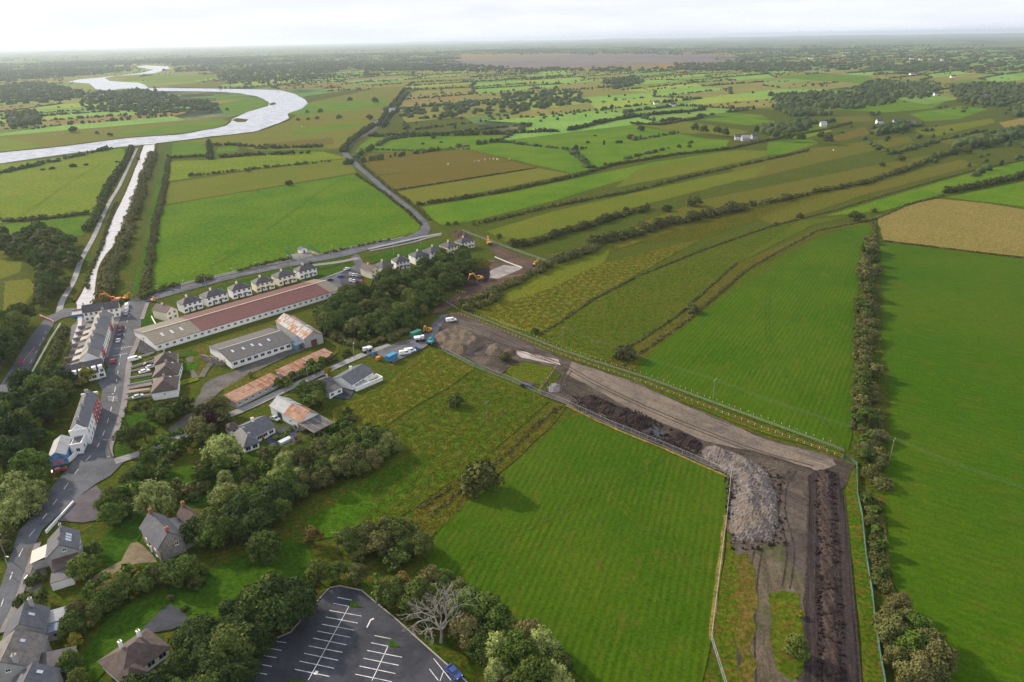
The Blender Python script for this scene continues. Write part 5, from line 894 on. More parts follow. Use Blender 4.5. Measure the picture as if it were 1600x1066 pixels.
class House:
    def __init__(s, name, label, A, B, C=None, W=None, eave=3, zref=None, cat='house', group=None, base=0):
        a, rz, s.L, s.W = frame3(A, B, C, W, eave if zref is None else zref); s.e = empty(name, a, rz); tag(s.e, label, cat, group); s.eave = eave; s.roof_o = None; s.base = base
    def part(s, nm, mb, mat, parent=None, lab=None):
        o = mb.build(nm, mat, parent or s.e)
        if lab: o['label'] = lab
        return o
    def walls(s, mat, ridge=None, axis='x', x0=0, x1=None, y0=0, y1=None, e=None, name='wall', lab=None):
        x1 = s.L if x1 is None else x1; y1 = s.W if y1 is None else y1; e = e or s.eave; mb = MB()
        if ridge is None: mb.box(x0, x1, y0, y1, 0, e)
        elif axis == 'x':
            m_ = (y0+y1)/2; prof = [(y0, 0), (y1, 0), (y1, e), (m_, ridge), (y0, e)]; mb.poly([(x1, y, z) for y, z in prof], [(x0, y, z) for y, z in prof])
        else:
            m_ = (x0+x1)/2; prof = [(x0, 0), (x1, 0), (x1, e), (m_, ridge), (x0, e)]; mb.poly([(x, y0, z) for x, z in prof], [(x, y1, z) for x, z in prof])
        return s.part(name, mb, mat, None, lab)
    def roof(s, mat, ridge, kind='gable', axis='x', o=.35, t=.16, x0=0, x1=None, y0=0, y1=None, e=None, name='roof', hipf=.5, gut=True):
        x1 = s.L if x1 is None else x1; y1 = s.W if y1 is None else y1; e = (e or s.eave)+.03; ridge += .03; mb = MB(); k = (ridge-e)/(((y1-y0) if axis == 'x' else (x1-x0))/2)
        X0, X1, Y0, Y1 = x0-o, x1+o, y0-o, y1+o; xm, ym = (x0+x1)/2, (y0+y1)/2; ze = e-k*o
        if kind == 'mono': mb.slab([(X0, Y0, e-(ridge-e)/(y1-y0)*o), (X1, Y0, e-(ridge-e)/(y1-y0)*o), (X1, Y1, ridge+(ridge-e)/(y1-y0)*o), (X0, Y1, ridge+(ridge-e)/(y1-y0)*o)], -t)
        elif kind == 'flat': mb.box(X0, X1, Y0, Y1, e, e+t)
        elif kind == 'hip':
            if axis == 'x': hh = min((y1-y0)*hipf, (x1-x0)/2-.3); r0, r1 = (x0+hh, ym, ridge), (x1-hh, ym, ridge)
            else: hh = min((x1-x0)*hipf, (y1-y0)/2-.3); r0, r1 = (xm, y0+hh, ridge), (xm, y1-hh, ridge)
            c = [(X0, Y0, ze), (X1, Y0, ze), (X1, Y1, ze), (X0, Y1, ze)]
            fs = ([c[0], c[1], r1, r0], [c[1], c[2], r1], [c[2], c[3], r0, r1], [c[3], c[0], r0]) if axis == 'x' else ([c[0], c[1], r0], [c[1], c[2], r1, r0], [c[2], c[3], r1], [c[3], c[0], r0, r1])
            for f in fs: mb.face(f)
            mb.face([c[3], c[2], c[1], c[0]]); mb.box(X0, X1, Y0, Y1, ze-.14, ze-.004)
        elif axis == 'x': mb.slab([(X0, Y0, ze), (X1, Y0, ze), (X1, ym, ridge), (X0, ym, ridge)], -t); mb.slab([(X1, Y1, ze), (X0, Y1, ze), (X0, ym, ridge), (X1, ym, ridge)], -t)
        else: mb.slab([(X1, Y0, ze), (X1, Y1, ze), (xm, Y1, ridge), (xm, Y0, ridge)], -t); mb.slab([(X0, Y1, ze), (X0, Y0, ze), (xm, Y0, ridge), (xm, Y1, ridge)], -t)
        r = s.part(name, mb, mat); s.roof_o = s.roof_o or r
        return r
    def chimney(s, x, y, z0, h=1.3, w_=.5, d=.9, mat=None, pots=2):
        mb = MB().box(x-w_/2, x+w_/2, y-d/2, y+d/2, z0-1.4, z0+h); mb.box(x-w_/2-.06, x+w_/2+.06, y-d/2-.06, y+d/2+.06, z0+h, z0+h+.12); c = s.part('chimney', mb, mat or W_GREY, s.roof_o)
        for i in range(pots): pass
        pm = MB()
        for i in range(pots): yy = y+(i-(pots-1)/2)*.35; pm.tube([(x, yy, z0+h+.1), (x, yy, z0+h+.5)], [.14, .1], 8)
        pm.build('chimney_pots', M_POT, s.roof_o)
    def win(s, side, t, z, w_=1.1, h_=1.1, y=None):
        x0 = {'f': (t*s.L, 0, 0), 'b': (t*s.L, s.W, math.pi), 'l': (0, t*s.W, -math.pi/2), 'r': (s.L, t*s.W, math.pi/2)}[side]; f, p, sl_ = win_meshes(w_, h_)
        o = bpy.data.objects.new('window', p); COL.objects.link(o); o.parent = s.e; o.location = (x0[0], x0[1], z); o.rotation_euler = (0, 0, x0[2])
        if y is not None: o.location.y = y
        for nm, me in (('frame', f), ('sill', sl_)): q = bpy.data.objects.new(nm, me); COL.objects.link(q); q.parent = o
    def door(s, side, t, w_=1.0, h_=2.1, mat=None, y=0):
        x, yy, r = {'f': (t*s.L, y, 0), 'b': (t*s.L, s.W, math.pi), 'l': (0, t*s.W, -math.pi/2), 'r': (s.L, t*s.W, math.pi/2)}[side]
        o = MB().box(-w_/2, w_/2, -.05, .02, 0, h_).build('door', mat or M_DOOR, s.e); o.location = (x, yy, 0); o.rotation_euler = (0, 0, r)
    def skylight(s, x, y, axis_slope, z, w_=.8, d=1.1):
        o = MB().box(-w_/2, w_/2, -d/2, d/2, 0, .08).build('skylight', m_plain('skylight_glass', (.45, .5, .55), .15, .6, .05), s.roof_o); o.location = (x, y, z); o.rotation_euler = axis_slope

# estate houses: semi-detached pairs with hipped roofs
def semi(label, A, B, C, wall, half=None, grp='semi-detached estate houses'):
    h = House('semi_detached_house', label, A, B, C, eave=5.1, group=grp); h.W = min(max(h.W, 7), 9.5); L = h.L
    if half: h.walls(wall, x1=L/2); h.walls(half, x0=L/2+.002, lab='blue painted half')
    else: h.walls(wall)
    h.roof(R_DARK, 7.3, 'hip', 'x', .25); h.chimney(L*.40, h.W*.5, 7.3, 1.1, .9, .6, W_CREAM)
    for t in (.11, .36, .62, .88): h.win('f', t, 3.5, 1.25, 1.05)
    for t in (.11, .88): h.win('f', t, .9, 1.6, 1.2)
    for t in (.30, .37, .64, .71)[::2]: h.door('f', t, .95, 2.1, random.choice((M_DOOR, M_DKGREEN, M_GUT)))
    h.win('f', .42, 1.1, .8, 1.0); h.win('f', .58, 1.1, .8, 1.0); h.win('l', .5, 3.5, .6, .9)
    mb = MB().box(-.3, L+.3, -.38, -.27, 4.78, 4.9).build('gutter', M_GUT, h.e)
    pr = MB().box(L*.24, L*.42, -1.4, -.0, 2.35, 2.5); pr.box(L*.58, L*.76, -1.4, -.0, 2.35, 2.5); pr.build('porch_canopy', R_DARK, h.e)
    return h
semi('white pair of estate houses beside the gable fronted end house', (285.6,476), (315,467.5), (275,472.5), W_WHITE); semi('white pair of estate houses with pale grey roof, third in the left row', (322.5,465.6), (355,456), (314.4,460), W_WHITE); semi('white and cream pair of estate houses in the middle of the left row', (362.5,454.4), (392,447.5), (352.5,450), W_WHITE); semi('cream pair of estate houses, third from the right of the left row', (399.5,444), (427.5,437.5), (388.7,440), W_CREAM); semi('pale cream pair of estate houses, second from the right of the left row', (434.4,434.4), (462,427), (423.7,430), W_CREAM); semi('white pair of estate houses at the right end of the left row', (467.5,424.4), (494.4,417.5), (457.5,421), W_WHITE)
for lab, A, B, C, wl, hf in (('first white pair of estate houses behind the wood, beside the gabled one', (597.5,418), (615,412.5), (583.7,413.7), W_WHITE, None), ('pair of estate houses behind the wood, mostly hidden by trees', (618.7,410), (640,406), (609,405.6), W_WHITE, None), ('pair of estate houses behind the wood with its right half painted blue', (648.7,402), (671,397), (636,398), W_WHITE, W_BLUE), ('white pair of estate houses right of the blue painted half', (673,395), (695.6,388.7), (662,390.6), W_WHITE, None), ('cream and white pair of estate houses second from the right end', (700,387), (718.7,382), (685,383), W_CREAM, None), ('cream pair of estate houses at the far right end by the brown heap', (721,380), (741,375), (709,377), W_CREAM, None)): semi(lab, A, B, C, wl, hf)
for lab, A, B, C in (('gable fronted cream end house nearest the street junction', (260,489), (276.5,482.5), (249,480)), ('gable fronted white end house beside the estate car park', (580,423.7), (591.5,420), (565.6,418))):
    h = House('gabled_house', lab, A, B, C, eave=4.9, group='gable fronted estate houses'); h.walls(W_CREAM, 7.3, 'y'); h.roof(R_BROWN, 7.3, 'gable', 'y', .3); h.chimney(h.L*.5, h.W*.6, 7.2, .9, .7, .7, W_CREAM)
    for t in (.25, .72): h.win('f', t, 3.4, 1.1, 1.1); h.win('f', t, .9, 1.3, 1.2)
# long low industrial buildings
h = House('warehouse', 'very long warehouse with maroon roof, tan left end and white wall', (243,539), (531,452.5), (243.7,520.6), eave=3.2, cat='warehouse'); Wf = h.W; h.W = Wf*2*.92
h.walls(W_WHITE, 5.4); split = h.L*.215; h.roof(R_TAN, 5.4, 'gable', 'x', .35, x1=split-.36, name='roof'); h.roof(R_RED, 5.4, 'gable', 'x', .35, x0=split+.36, x1=h.L*.93, name='roof'); h.roof(R_TAN, 5.4, 'gable', 'x', .35, x0=h.L*.93+.75, name='roof')
MB().box(-.4, h.L+.4, h.W/2-.12, h.W/2+.12, 5.5, 5.85).build('ridge_cap', W_CREAM, h.e)  # cream colour stands in for sunlight along the ridge edge
for x in (.03, .075, .12): h.skylight(h.L*x+3, h.W*.26, (math.atan2(2.2, h.W/2), 0, 0), 3.2+2.2*.52+.22, 1.0, 3.4)
for i in range(30): t = (i+.5)/30; h.win('f', t, 1.3, 1.3, .9)
for i in range(46):
    x = split+.8+i*(h.L*.93-split-1.6)/45; o = MB().slab([(x-.08, -.3, 3.33), (x+.08, -.3, 3.33), (x+.08, h.W/2-.2, 5.62), (x-.08, h.W/2-.2, 5.62)], .07).build('roof_seam', R_RED, h.roof_o)
h = House('workshop', 'derelict long shed with dark grey sheeted roof and white wall', (360.6,565), (457.5,533.7), (353.7,547), eave=3.6, cat='shed'); h.W *= 1.7; h.walls(W_WHITE, 5.6, e=3.6); h.roof(R_GREY, 5.6, 'gable', 'x', .5)
MB().box(0, h.L, h.W/2-.1, h.W/2+.1, 5.6, 5.85).build('ridge_cap', W_CREAM, h.e)  # sunlit ridge edge painted as a cream strip
for i in range(9): h.win('f', (i+.6)/9.4, 1.4, 1.8, 1.2)
for x, y in ((.14, .3), (.30, .28), (.45, .3), (.55, .22), (.72, .3)): h.skylight(h.L*x, h.W*y, (math.atan2(2.0, h.W/2), 0, 0), 3.6+4.0*y+.24, .9, 2.2)
r = House('ruined_annex', 'roofless ruined annex with broken walls at the left end of the derelict shed', (347,572), (358,567), (342,551), eave=0.1, zref=0, cat='ruin'); mb = MB(); L_, W_ = r.L, r.W
for i in range(6): mb.box(L_*i/6, L_*(i+1)/6-.003, 0, .4, 0, (2.8, 2.4, 1.2, 2.6, 1.0, 2.2)[i])
for i in range(6): mb.box(-.41, -.01, W_*i/6+.003, W_*(i+1)/6, 0, (2.5, 3.1, 3.4, 2.0, 3.0, 2.6)[i])
mb.build('wall', W_STONE, r.e); 
for i in range(26): x, y, s_ = random.uniform(.5, L_), random.uniform(.6, W_), random.uniform(.2, .6); MB().box(x, x+s_, y, y+s_, .2, .3+s_).build('stone', W_STONE, r.e)
def sheeted(h, rows, mats, ridge, e, x0, x1, y0, y1, along='x', over=.3, seed=1, names='roof_sheet'):
    """pitched slope made of separate metal sheets"""
    rs = random.Random(seed); n_ = max(4, int((x1-x0)/1.05))
    for i in range(n_):
        for j in range(rows):
            a, b_ = x0+(x1-x0)*i/n_, x0+(x1-x0)*(i+1)/n_-.02; t0, t1 = j/rows, (j+1)/rows; z = lambda t: e+(ridge-e)*t+rs.uniform(0, .025)+.05*j; y = lambda t: y0+(y1-y0)*t
            q = [(a, y(t0), z(t0)), (b_, y(t0), z(t0)), (b_, y(t1), z(t1)), (a, y(t1), z(t1))]
            if along == 'y': q = [(p[1], p[0], p[2]) for p in q]
            if ((Vector(q[1])-Vector(q[0])).cross(Vector(q[2])-Vector(q[0]))).z < 0: q = q[::-1]
            MB().slab(q, .05).build(names, rs.choice(mats), h.e)
h = House('barn', 'big barn with streaky rust and silver sheet roof', (475,530.6), (431,502), (502,521), eave=4.6, cat='barn'); h.walls(W_GREY, 7.2); sheeted(h, 3, [R_RUST, R_CORR, R_CORR, R_RUST2], 7.3, 4.65, -.3, h.L+.3, -.3, h.W/2, seed=3); sheeted(h, 3, [R_RUST, R_CORR, R_GREY], 7.3, 4.65, -.3, h.L+.3, h.W+.3, h.W/2+.02, seed=4); MB().box(-.35, h.L+.35, h.W/2-.2, h.W/2+.2, 7.42, 7.55).build('ridge_cap', R_CORR, h.e); MB().box(-.08, .35 if False else -.01, h.W*.1, h.W*.55, 0, 3.8).build('end_cladding', W_TEAL, h.e); h.door('l', .3, 2.6, 3.0, W_TEAL); h.door('r', .5, 3, 3.2, M_DOOR)
h = House('lean_to', 'low lean-to with pale blue sheet roof against the streaky barn', (462,540), (476,534), None, 5.0, eave=2.6, cat='shed'); h.walls(W_TEAL); h.roof(R_BLUE, 3.8, 'mono'); h.door('f', .5, 1.6, 2.0)
h = House('shed', 'long low shed with pale rusty roof, left of the pair', (368,628.7), (440,593), (353.7,620.6), eave=2.8, cat='shed', group='rusty roofed sheds'); h.walls(W_GREY); sheeted(h, 2, [R_RUST2, R_RUST2, R_RUST], 3.9, 2.85, -.3, h.L+.3, -.35, h.W+.3, seed=5)
for i in range(7): h.win('f', (i+.5)/7, 1.2, 1.1, .9)
h = House('shed', 'long low shed with rusty roof half hidden by hedge, right of the pair', (446,588), (521,553), (440,581), eave=2.8, cat='shed', group='rusty roofed sheds'); h.W = max(h.W, 6); h.walls(W_GREY); sheeted(h, 2, [R_RUST2, R_RUST], 3.9, 2.85, -.3, h.L+.3, -.35, h.W+.3, seed=6); h.door('f', .4)
h = House('barn', 'white walled barn with half rusted and half pale grey roof', (470,660), (422,634.5), (494,645), eave=3.6, cat='barn'); h.walls(W_WHITE, 6.2); sheeted(h, 2, [R_CORR], 6.3, 3.65, -.3, h.L*.47, -.3, h.W/2, seed=7); sheeted(h, 2, [R_RUST, R_RUST, R_RUST2], 6.3, 3.65, h.L*.47, h.L+.3, -.3, h.W/2, seed=8); sheeted(h, 2, [R_BLUE, R_CORR], 6.3, 3.65, -.3, h.L*.47, h.W+.3, h.W/2+.02, seed=9); sheeted(h, 2, [R_RUST, R_BROWN], 6.3, 3.65, h.L*.47, h.L+.3, h.W+.3, h.W/2+.02, seed=10); MB().box(-.35, h.L+.35, h.W/2-.15, h.W/2+.15, 6.4, 6.52).build('ridge_cap', R_CORR, h.e); h.door('f', .30, 2.8, 2.8, M_GUT); h.win('f', .65, 1.2, 1, .9); h.win('l', .5, 3.6, .8, .8)
h = House('open_shed', 'open sided shed with flat brown grey sheet roof beside the barn', (490,676.6), (521.7,660), (471,661), eave=2.8, cat='shed'); n_ = 10
for i in range(n_): MB().slab([(h.L*i/n_, -.2, 2.8), (h.L*(i+1)/n_-.02, -.2, 2.8), (h.L*(i+1)/n_-.02, h.W+.2, 3.4), (h.L*i/n_, h.W+.2, 3.4)], -.06).build('roof_sheet', R_GREY if i % 3 else R_OLD, h.e)
for i in range(5):
    for y in (0, h.W-.15): x = min(h.L-.15, h.L*i/4); MB().box(x, x+.14, y, y+.14, 0, 2.78+.6*y/h.W).build('post', M_WOOD, h.e)
MB().box(.2, h.L-.2, h.W*.96, h.W*.99, 0, 3.2).build('back_wall', W_GREY, h.e)
# bungalows along the lane
h = House('bungalow', 'dark slated bungalow with white walls and big chimney below the barn', (398,682), (429,667), (378,664), eave=2.8, cat='bungalow'); h.walls(W_WHITE, 5.4); h.roof(R_SLATE, 5.4); h.chimney(h.L*.40, h.W*.5, 5.4, 1.5, .8, .9, W_WHITE); [h.win('f', t, .9, 1.6, 1.2) for t in (.2, .5, .8)]; h.door('f', .36)
wg = House('bungalow', 'hipped front wing of the dark slated bungalow with roof lights', (381,698), (404,690), (366,676), eave=2.8, cat='bungalow'); wg.walls(W_WHITE); wg.roof(R_SLATE, 5.2, 'hip', 'y', .4); [wg.win('f', t, .8, 1.6, 1.3) for t in (.25, .72)]; wg.win('r', .4, .9, 1.3, 1.2); wg.skylight(wg.L*.8, wg.W*.5, (0, .7, 0), 4.0)
h = House('outbuilding', 'small hipped outbuilding left of the dark slated bungalow', (358,673), (373,668), (355,664), eave=2.5, cat='outbuilding'); h.W = max(h.W, 5); h.walls(W_WHITE); h.roof(R_BROWN, 4.2, 'hip', 'x', .3); h.win('f', .5, .9)
h = House('bungalow', 'dark roofed bungalow between barn and yard walls, with white rear extension', (491,617), (527,601), (473,604), eave=2.8, cat='bungalow'); h.walls(W_WHITE, 5.0); h.roof(R_DARK, 5.0); h.chimney(h.L*.9, h.W*.5, 5, 1.2); ex = MB().box(h.L*.42, h.L*.98, -3.2, -.002, 0, 2.6).build('extension', W_WHITE, h.e); MB().slab([(h.L*.4, -3.4, 2.66), (h.L, -3.4, 2.66), (h.L, .2, 3.2), (h.L*.4, .2, 3.2)], -.12).build('extension_roof', R_GREY, h.e); [h.win('f', t, .9, 1.2, 1.1, -3.2) for t in (.55, .85)]
h = House('bungalow', 'dark roofed bungalow with white gable beside the compound', (550,601), (583,581), (526,588), eave=2.9, cat='bungalow'); h.walls(W_WHITE, 5.2); h.roof(R_SLATE, 5.2); h.chimney(h.L*.55, h.W*.62, 5, 1.4, .8, .9, W_WHITE); [h.win('f', t, .9, 1.4, 1.1) for t in (.2, .5, .8)]; h.door('f', .36)
y_ = House('yard_wall', 'white walled yard enclosure in front of the white gabled bungalow', (556,606), (598,588.5), None, 4.2, eave=1.8, cat='wall'); mb = MB()
mb.box(0, y_.L, 0, .25, 0, 1.8); mb.box(0, y_.L, 3.95, 4.2, 0, 1.8); mb.box(0, .25, .251, 3.949, 0, 1.8); mb.box(y_.L-.25, y_.L, .251, 3.949, 0, 1.8); mb.box(y_.L*.5, y_.L*.5+.25, .251, 3.949, 0, 1.8); mb.build('wall', W_WHITE, y_.e); MB().box(.3, y_.L*.48, .3, 3.9, 1.5, 1.62).build('flat_roof', R_CORR, y_.e)
# stone farmhouse
h = House('farmhouse', 'grey stone farmhouse with tan lit slope and brick chimneys', (247,857), (286,838), (233,818), eave=5.2, cat='house'); h.walls(W_STONE, 8.6, 'y'); h.roof(R_SLATE, 8.6, 'gable', 'y', .25); h.chimney(h.L*.5, .6, 8.6, 1.3, .9, .7, M_BRICK); h.chimney(h.L*.5, h.W-.6, 8.6, 1.3, .9, .7, M_BRICK); [h.win('l', t, z, 1.1, 1.5) for t in (.25, .75) for z in (.9, 3.3)]; h.door('l', .5); h.win('f', .7, 3.6, .8, 1.0)
x1 = h.L; mb = MB().box(x1+.003, x1+4.2, .8, h.W-1.0, 0, 2.9).build('side_extension', W_GREY, h.e); MB().slab([(x1+4.5, .5, 2.9), (x1+4.5, h.W-.7, 2.9), (x1-.1, h.W-.7, 4.6), (x1-.1, .5, 4.6)], -.14).build('extension_roof', R_SLATE, h.e)
rw = House('rear_wing', 'rear wing of the stone farmhouse with brown slate roof and small window', (294,819), (314,809), (285,800), eave=5.0, cat='house'); rw.walls(W_STONE, 7.2, 'y'); rw.roof(R_BROWN, 7.2, 'gable', 'y', .25); rw.chimney(rw.L*.5, rw.W-.5, 7.2, 1.3, .9, .7, M_BRICK); rw.win('f', .6, 2.8, 1.0, 1.2)
pc = House('porch', 'white glazed porch on the lit front of the stone farmhouse', (243,853), (247,845), None, 1.6, eave=2.4, cat='porch'); pc.walls(W_WHITE); pc.roof(R_GREY, 2.9, 'mono', o=.15); pc.win('f', .5, .8, 1.4, 1.2)
# house with the car yard
h = House('house', 'two storey house with tan lit roof slope and rooflights beside the car yard', (73,872), (121,858), (70,845), eave=5.0, cat='house'); h.W = at(95.7, 822.5, 8).y-at(92, 854.4, 8).y; h.walls(W_GREY, 8.0, 'y'); h.roof(R_SLATE, 8.0, 'gable', 'y', .3); h.chimney(h.L*.5, h.W-.5, 8, 1.2); h.chimney(h.L*.46, h.W*.35, 7.8, .8, .5, .5); [h.skylight(h.L*.74, h.W*t, (0, math.atan2(3, h.L/2), 0), 6.75, 1.5, .9) for t in (.35, .5, .65)]; h.win('f', .6, 5.6, .8, .7); h.win('r', .4, 3.2, 1.1, 1.1); h.win('r', .7, 3.2, 1.1, 1.1)
MB().box(h.L*.15, h.L*.98, -3.6, -.003, 0, 2.9).build('rear_extension', W_GREY, h.e); MB().slab([(h.L*.13, -3.9, 2.9), (h.L, -3.9, 2.9), (h.L, -.01, 3.9), (h.L*.13, -.01, 3.9)], -.14).build('extension_roof', R_BROWN, h.e); MB().box(h.L*.1, h.L*.8, -8.2, -3.95, 0, 2.5).build('flat_extension', W_WHITE, h.e); MB().box(h.L*.09, h.L*.81, -8.3, -3.93, 2.5, 2.65).build('flat_roof', R_FLATR, h.e); MB().box(-4.2, -.003, h.W*.35, h.W*.95, 0, 2.8).build('shop_front', W_GREY, h.e); MB().slab([(-4.5, h.W, 2.8), (-4.5, h.W*.3, 2.8), (-.01, h.W*.3, 3.8), (-.01, h.W, 3.8)], -.14).build('shop_roof', R_SLATE, h.e)
# bottom left street houses
h = House('house', 'slate roofed street house with long tan lit slope, upper one at bottom left', (5,1001), (68.5,983), (12,968), eave=4.2, cat='house'); h.W = max(7, h.W); h.walls(W_GREY, 7.6, 'y'); h.roof(R_SLATE, 7.6, 'gable', 'y', .25); h.chimney(h.L*.66, h.W-.6, 6.9, 2.0, .8, .8, W_GREY); h.skylight(h.L*.7, h.W*.5, (0, math.atan2(3.4, h.L/2), 0), 6.6, 1.3, .8); h.win('f', .55, 4.2, .6, .6)
MB().box(h.L+.003, h.L+6.5, 0, 2.7, 0, 2.7).build('extension', W_GREY, h.e); MB().box(h.L-.1, h.L+6.7, -.2, 2.72, 2.7, 2.86).build('extension_roof', R_BLUE, h.e); [MB().box(h.L+x, h.L+x+.7, -.04, .02, 1.2, 2.0).build('window', M_GLASS, h.e) for x in (1.4, 2.8, 4.6)]; MB().box(h.L+.003, h.L+5, 3.4, 6.6, 0, 2.8).build('store', W_WHITE, h.e); MB().slab([(h.L-.1, 3.2, 2.8), (h.L+5.2, 3.2, 2.8), (h.L+5.2, 6.8, 3.6), (h.L-.1, 6.8, 3.6)], -.1).build('store_roof', R_CORR, h.e)
h = House('house', 'mottled slate street house with brick pot chimney, lower one at bottom left', (-34,1062), (53,1043), (-22,1010), eave=4.2, cat='house'); h.W = min(max(7, h.W), 9); h.walls(W_GREY, 7.8, 'y'); h.roof(R_OLD, 7.8, 'gable', 'y', .25); h.chimney(h.L*.72, .5, 6.5, 1.9, .8, .8, W_GREY); h.skylight(h.L*.68, h.W*.7, (0, math.atan2(3.6, h.L/2), 0), 6.8, 1.0, .8); h.win('f', .55, 4.6, .9, .7); MB().box(h.L+.003, h.L+7, .8, 4.4, 0, 2.7).build('extension', W_GREY, h.e); MB().slab([(h.L-.1, .6, 2.7), (h.L+7.2, .6, 2.7), (h.L+7.2, 4.6, 3.5), (h.L-.1, 4.6, 3.5)], -.14).build('extension_roof', R_DARK, h.e)
h = House('house', 'blue slate roof of a street house cut by the bottom edge of the picture', (4,1098), (76,1084), (8,1062), eave=3.8, cat='house'); h.W = max(6, h.W); h.walls(W_GREY, 6.8, 'y'); h.roof(R_SLATE, 6.8, 'gable', 'y', .25); h.skylight(h.L*.7, h.W*.7, (0, .5, 0), 6.0, 1.2, .8)
h = House('bungalow', 'brown tiled bungalow with pyramid bay roof left of the dark tree belt', (190,1062), (262,1010), (156,1032), eave=2.8, cat='bungalow'); h.walls(W_WHITE); h.roof(R_BROWN, 5.6, 'hip', 'x', .5); h.chimney(h.L*.38, h.W*.75, 4.9, 1.3, .7, .7, W_WHITE); h.chimney(h.L*.75, h.W*.7, 4.9, 1.3, .7, .7, W_WHITE); [h.win('f', t, .8, 1.6, 1.3) for t in (.35, .6, .85)]; bx_ = h.L*.18
MB().box(bx_-2, bx_+2, -2.6, -.003, 0, 2.8).build('bay', W_WHITE, h.e); mb = MB(); c4 = [(bx_-2.5, -3.1, 2.75), (bx_+2.5, -3.1, 2.75), (bx_+2.5, 1.9, 2.95), (bx_-2.5, 1.9, 2.95)]; [mb.face([c4[i], c4[(i+1) % 4], (bx_, -.6, 5.3)]) for i in range(4)]; mb.face(c4[::-1]); mb.build('bay_roof', R_BROWN, h.e); [MB().box(bx_+x, bx_+x+1.3, -2.66, -2.58, .8, 2.1).build('window', M_GLASS, h.e) for x in (-1.6, .3)]
# terrace, cross building, tavern
a, rz, L, W = frame3((154,558.7), (175.6,491), (125,561), None, 5.4); nH = 7; ex_ = Vector((math.cos(rz), math.sin(rz), 0)); W = min(W, 9.5)
for i in range(nH):
    e = empty('terraced_house', a+ex_*(L*i/nH), rz); tag(e, '%s house of the terrace counted up from the white gable end' % ORD[i], 'house', 'terraced houses along the main street'); l = L/nH; dz = random.uniform(-.15, .15)+.05*(i % 2); H_ = House.__new__(House); H_.e = e; H_.L = l; H_.W = W; H_.eave = 5.4+dz; H_.roof_o = None
    H_.walls([W_WHITE, W_RED, W_WHITE, W_CREAM, W_WHITE, W_RED, W_CREAM][i], 8.4+dz, x0=.002, x1=l-.002); H_.roof(R_SLATE if i % 3 else R_OLD, 8.4+dz, 'gable', 'x', .0, .14, y0=-.2, y1=W+.2); H_.chimney(l-.45, W/2, 8.5+dz, 1.2, .6, 1.1, W_GREY, 3)
    for t in (.25, .72): H_.win('f', t, 3.6, 1.0, 1.4); H_.win('b', t, 3.4, .9, 1.1)
    H_.win('f', .28, .9, 1.4, 1.4); H_.door('f', .74)
    MB().box(.1, l*.55, W+.003, W+4.5, 0, 2.6).build('return_wing', [W_GREY, W_STONE][i % 2], e); MB().slab([(0, W+4.7, 2.6), (0, W, 3.6), (l*.58, W, 3.6), (l*.58, W+4.7, 2.6)], .12).build('return_roof', [R_GREY, R_OLD, R_SLATE][i % 3], e); MB().box(l-.25, l-.02, W+.01, W+9, 0, 1.7).build('yard_wall', W_STONE, e)
h = House('house', 'long dark roofed white house across the top of the terrace by the bridge', (129.5,489), (185,480.6), None, 8.0, eave=5.2, cat='house'); h.walls(W_WHITE, 7.8); h.roof(R_DARK, 7.8); h.chimney(.6, h.W/2, 7.8, 1.1); h.chimney(h.L-.6, h.W/2, 7.8, 1.1); [h.win('f', (i+.5)/7, z, 1.0, 1.3) for i in range(7) for z in (.9, 3.4) if i != 3]; [h.win('r', t, 3.3, 1, 1.3) for t in (.3, .7)]; h.door('f', .5)
h = House('tavern', 'white tavern with dark roof and dormer windows across the lower end of the terrace', (91,591), (162,574.5), (90,578), eave=4.6, cat='pub'); h.W = min(max(h.W, 7.5), 9); h.walls(W_WHITE, 7.2); h.roof(R_DARK, 7.2); [h.win('f', (i+.5)/9, 3.0, 1.1, 1.3) for i in range(9)]; [h.win('f', (i+.5)/6, .9, 1.5, 1.3) for i in range(6)]; [MB().box(h.L*(i+.5)/7-.8, h.L*(i+.5)/7+.8, -.42, 1.4, 4.4, 5.9).build('dormer', W_WHITE, h.e) for i in range(7)]; h.door('r', .5, 1.2); h.win('r', .25, .9, 1.6, 1.6); h.win('r', .75, 3.2, 1, 1.3)
# red and white building and the mural building
h = House('shop_house', 'tall street building with red upper half and white lower half facade', (136,671), (153,616), (109,673), eave=6.2, cat='building'); h.W = min(h.W, 9.5); L = h.L; h.walls(W_WHITE, 8.8, x1=L*.48, lab='white facade half'); h.walls(W_RED, 8.8, x0=L*.48+.002, lab='red facade half'); h.roof(R_SLATE, 8.8, 'gable', 'x', .05, x0=.6, x1=L-.6); [h.chimney(L*t, h.W/2, 8.8, 1.2, .7, 1.1) for t in (.12, .5, .9)]
MB().box(-.3, .35, -.05, h.W, 6.2, 6.9).build('parapet', W_WHITE, h.e); MB().box(L-.35, L+.3, -.05, h.W, 6.2, 7.4).build('parapet', W_WHITE, h.e); [h.win('f', (i+.5)/8, z, 1.0, 1.4) for i in range(8) for z in (.9, 3.8)]; [MB().box(L*t-.6, L*t+.6, -.06, .01, 0, 2.2).build('door', M_DOOR, h.e) for t in (.3, .75)]
h2 = House('shop', 'flat roofed white annex with teal plinth below the red and white building', (127,694), (137,672), (112,690), eave=4.0, cat='building'); h2.W = min(h2.W, 8.5); h2.walls(W_WHITE); h2.roof(R_FLATR, 4.1, 'flat', o=-.3, t=.1, e=4.0); mb = MB().box(-.1, h2.L, -.1, .25, 4.0, 4.5); mb.box(-.1, .25, .26, h2.W, 4.0, 4.5); mb.build('parapet', W_WHITE, h2.e); MB().box(-.05, h2.L, -.07, -.003, 0, .9).build('plinth', W_TEAL, h2.e); [h2.win('f', t, 1.4, 1.1, 1.3) for t in (.25, .7)]; h2.win('l', .4, 1.4, 1.1, 1.2)
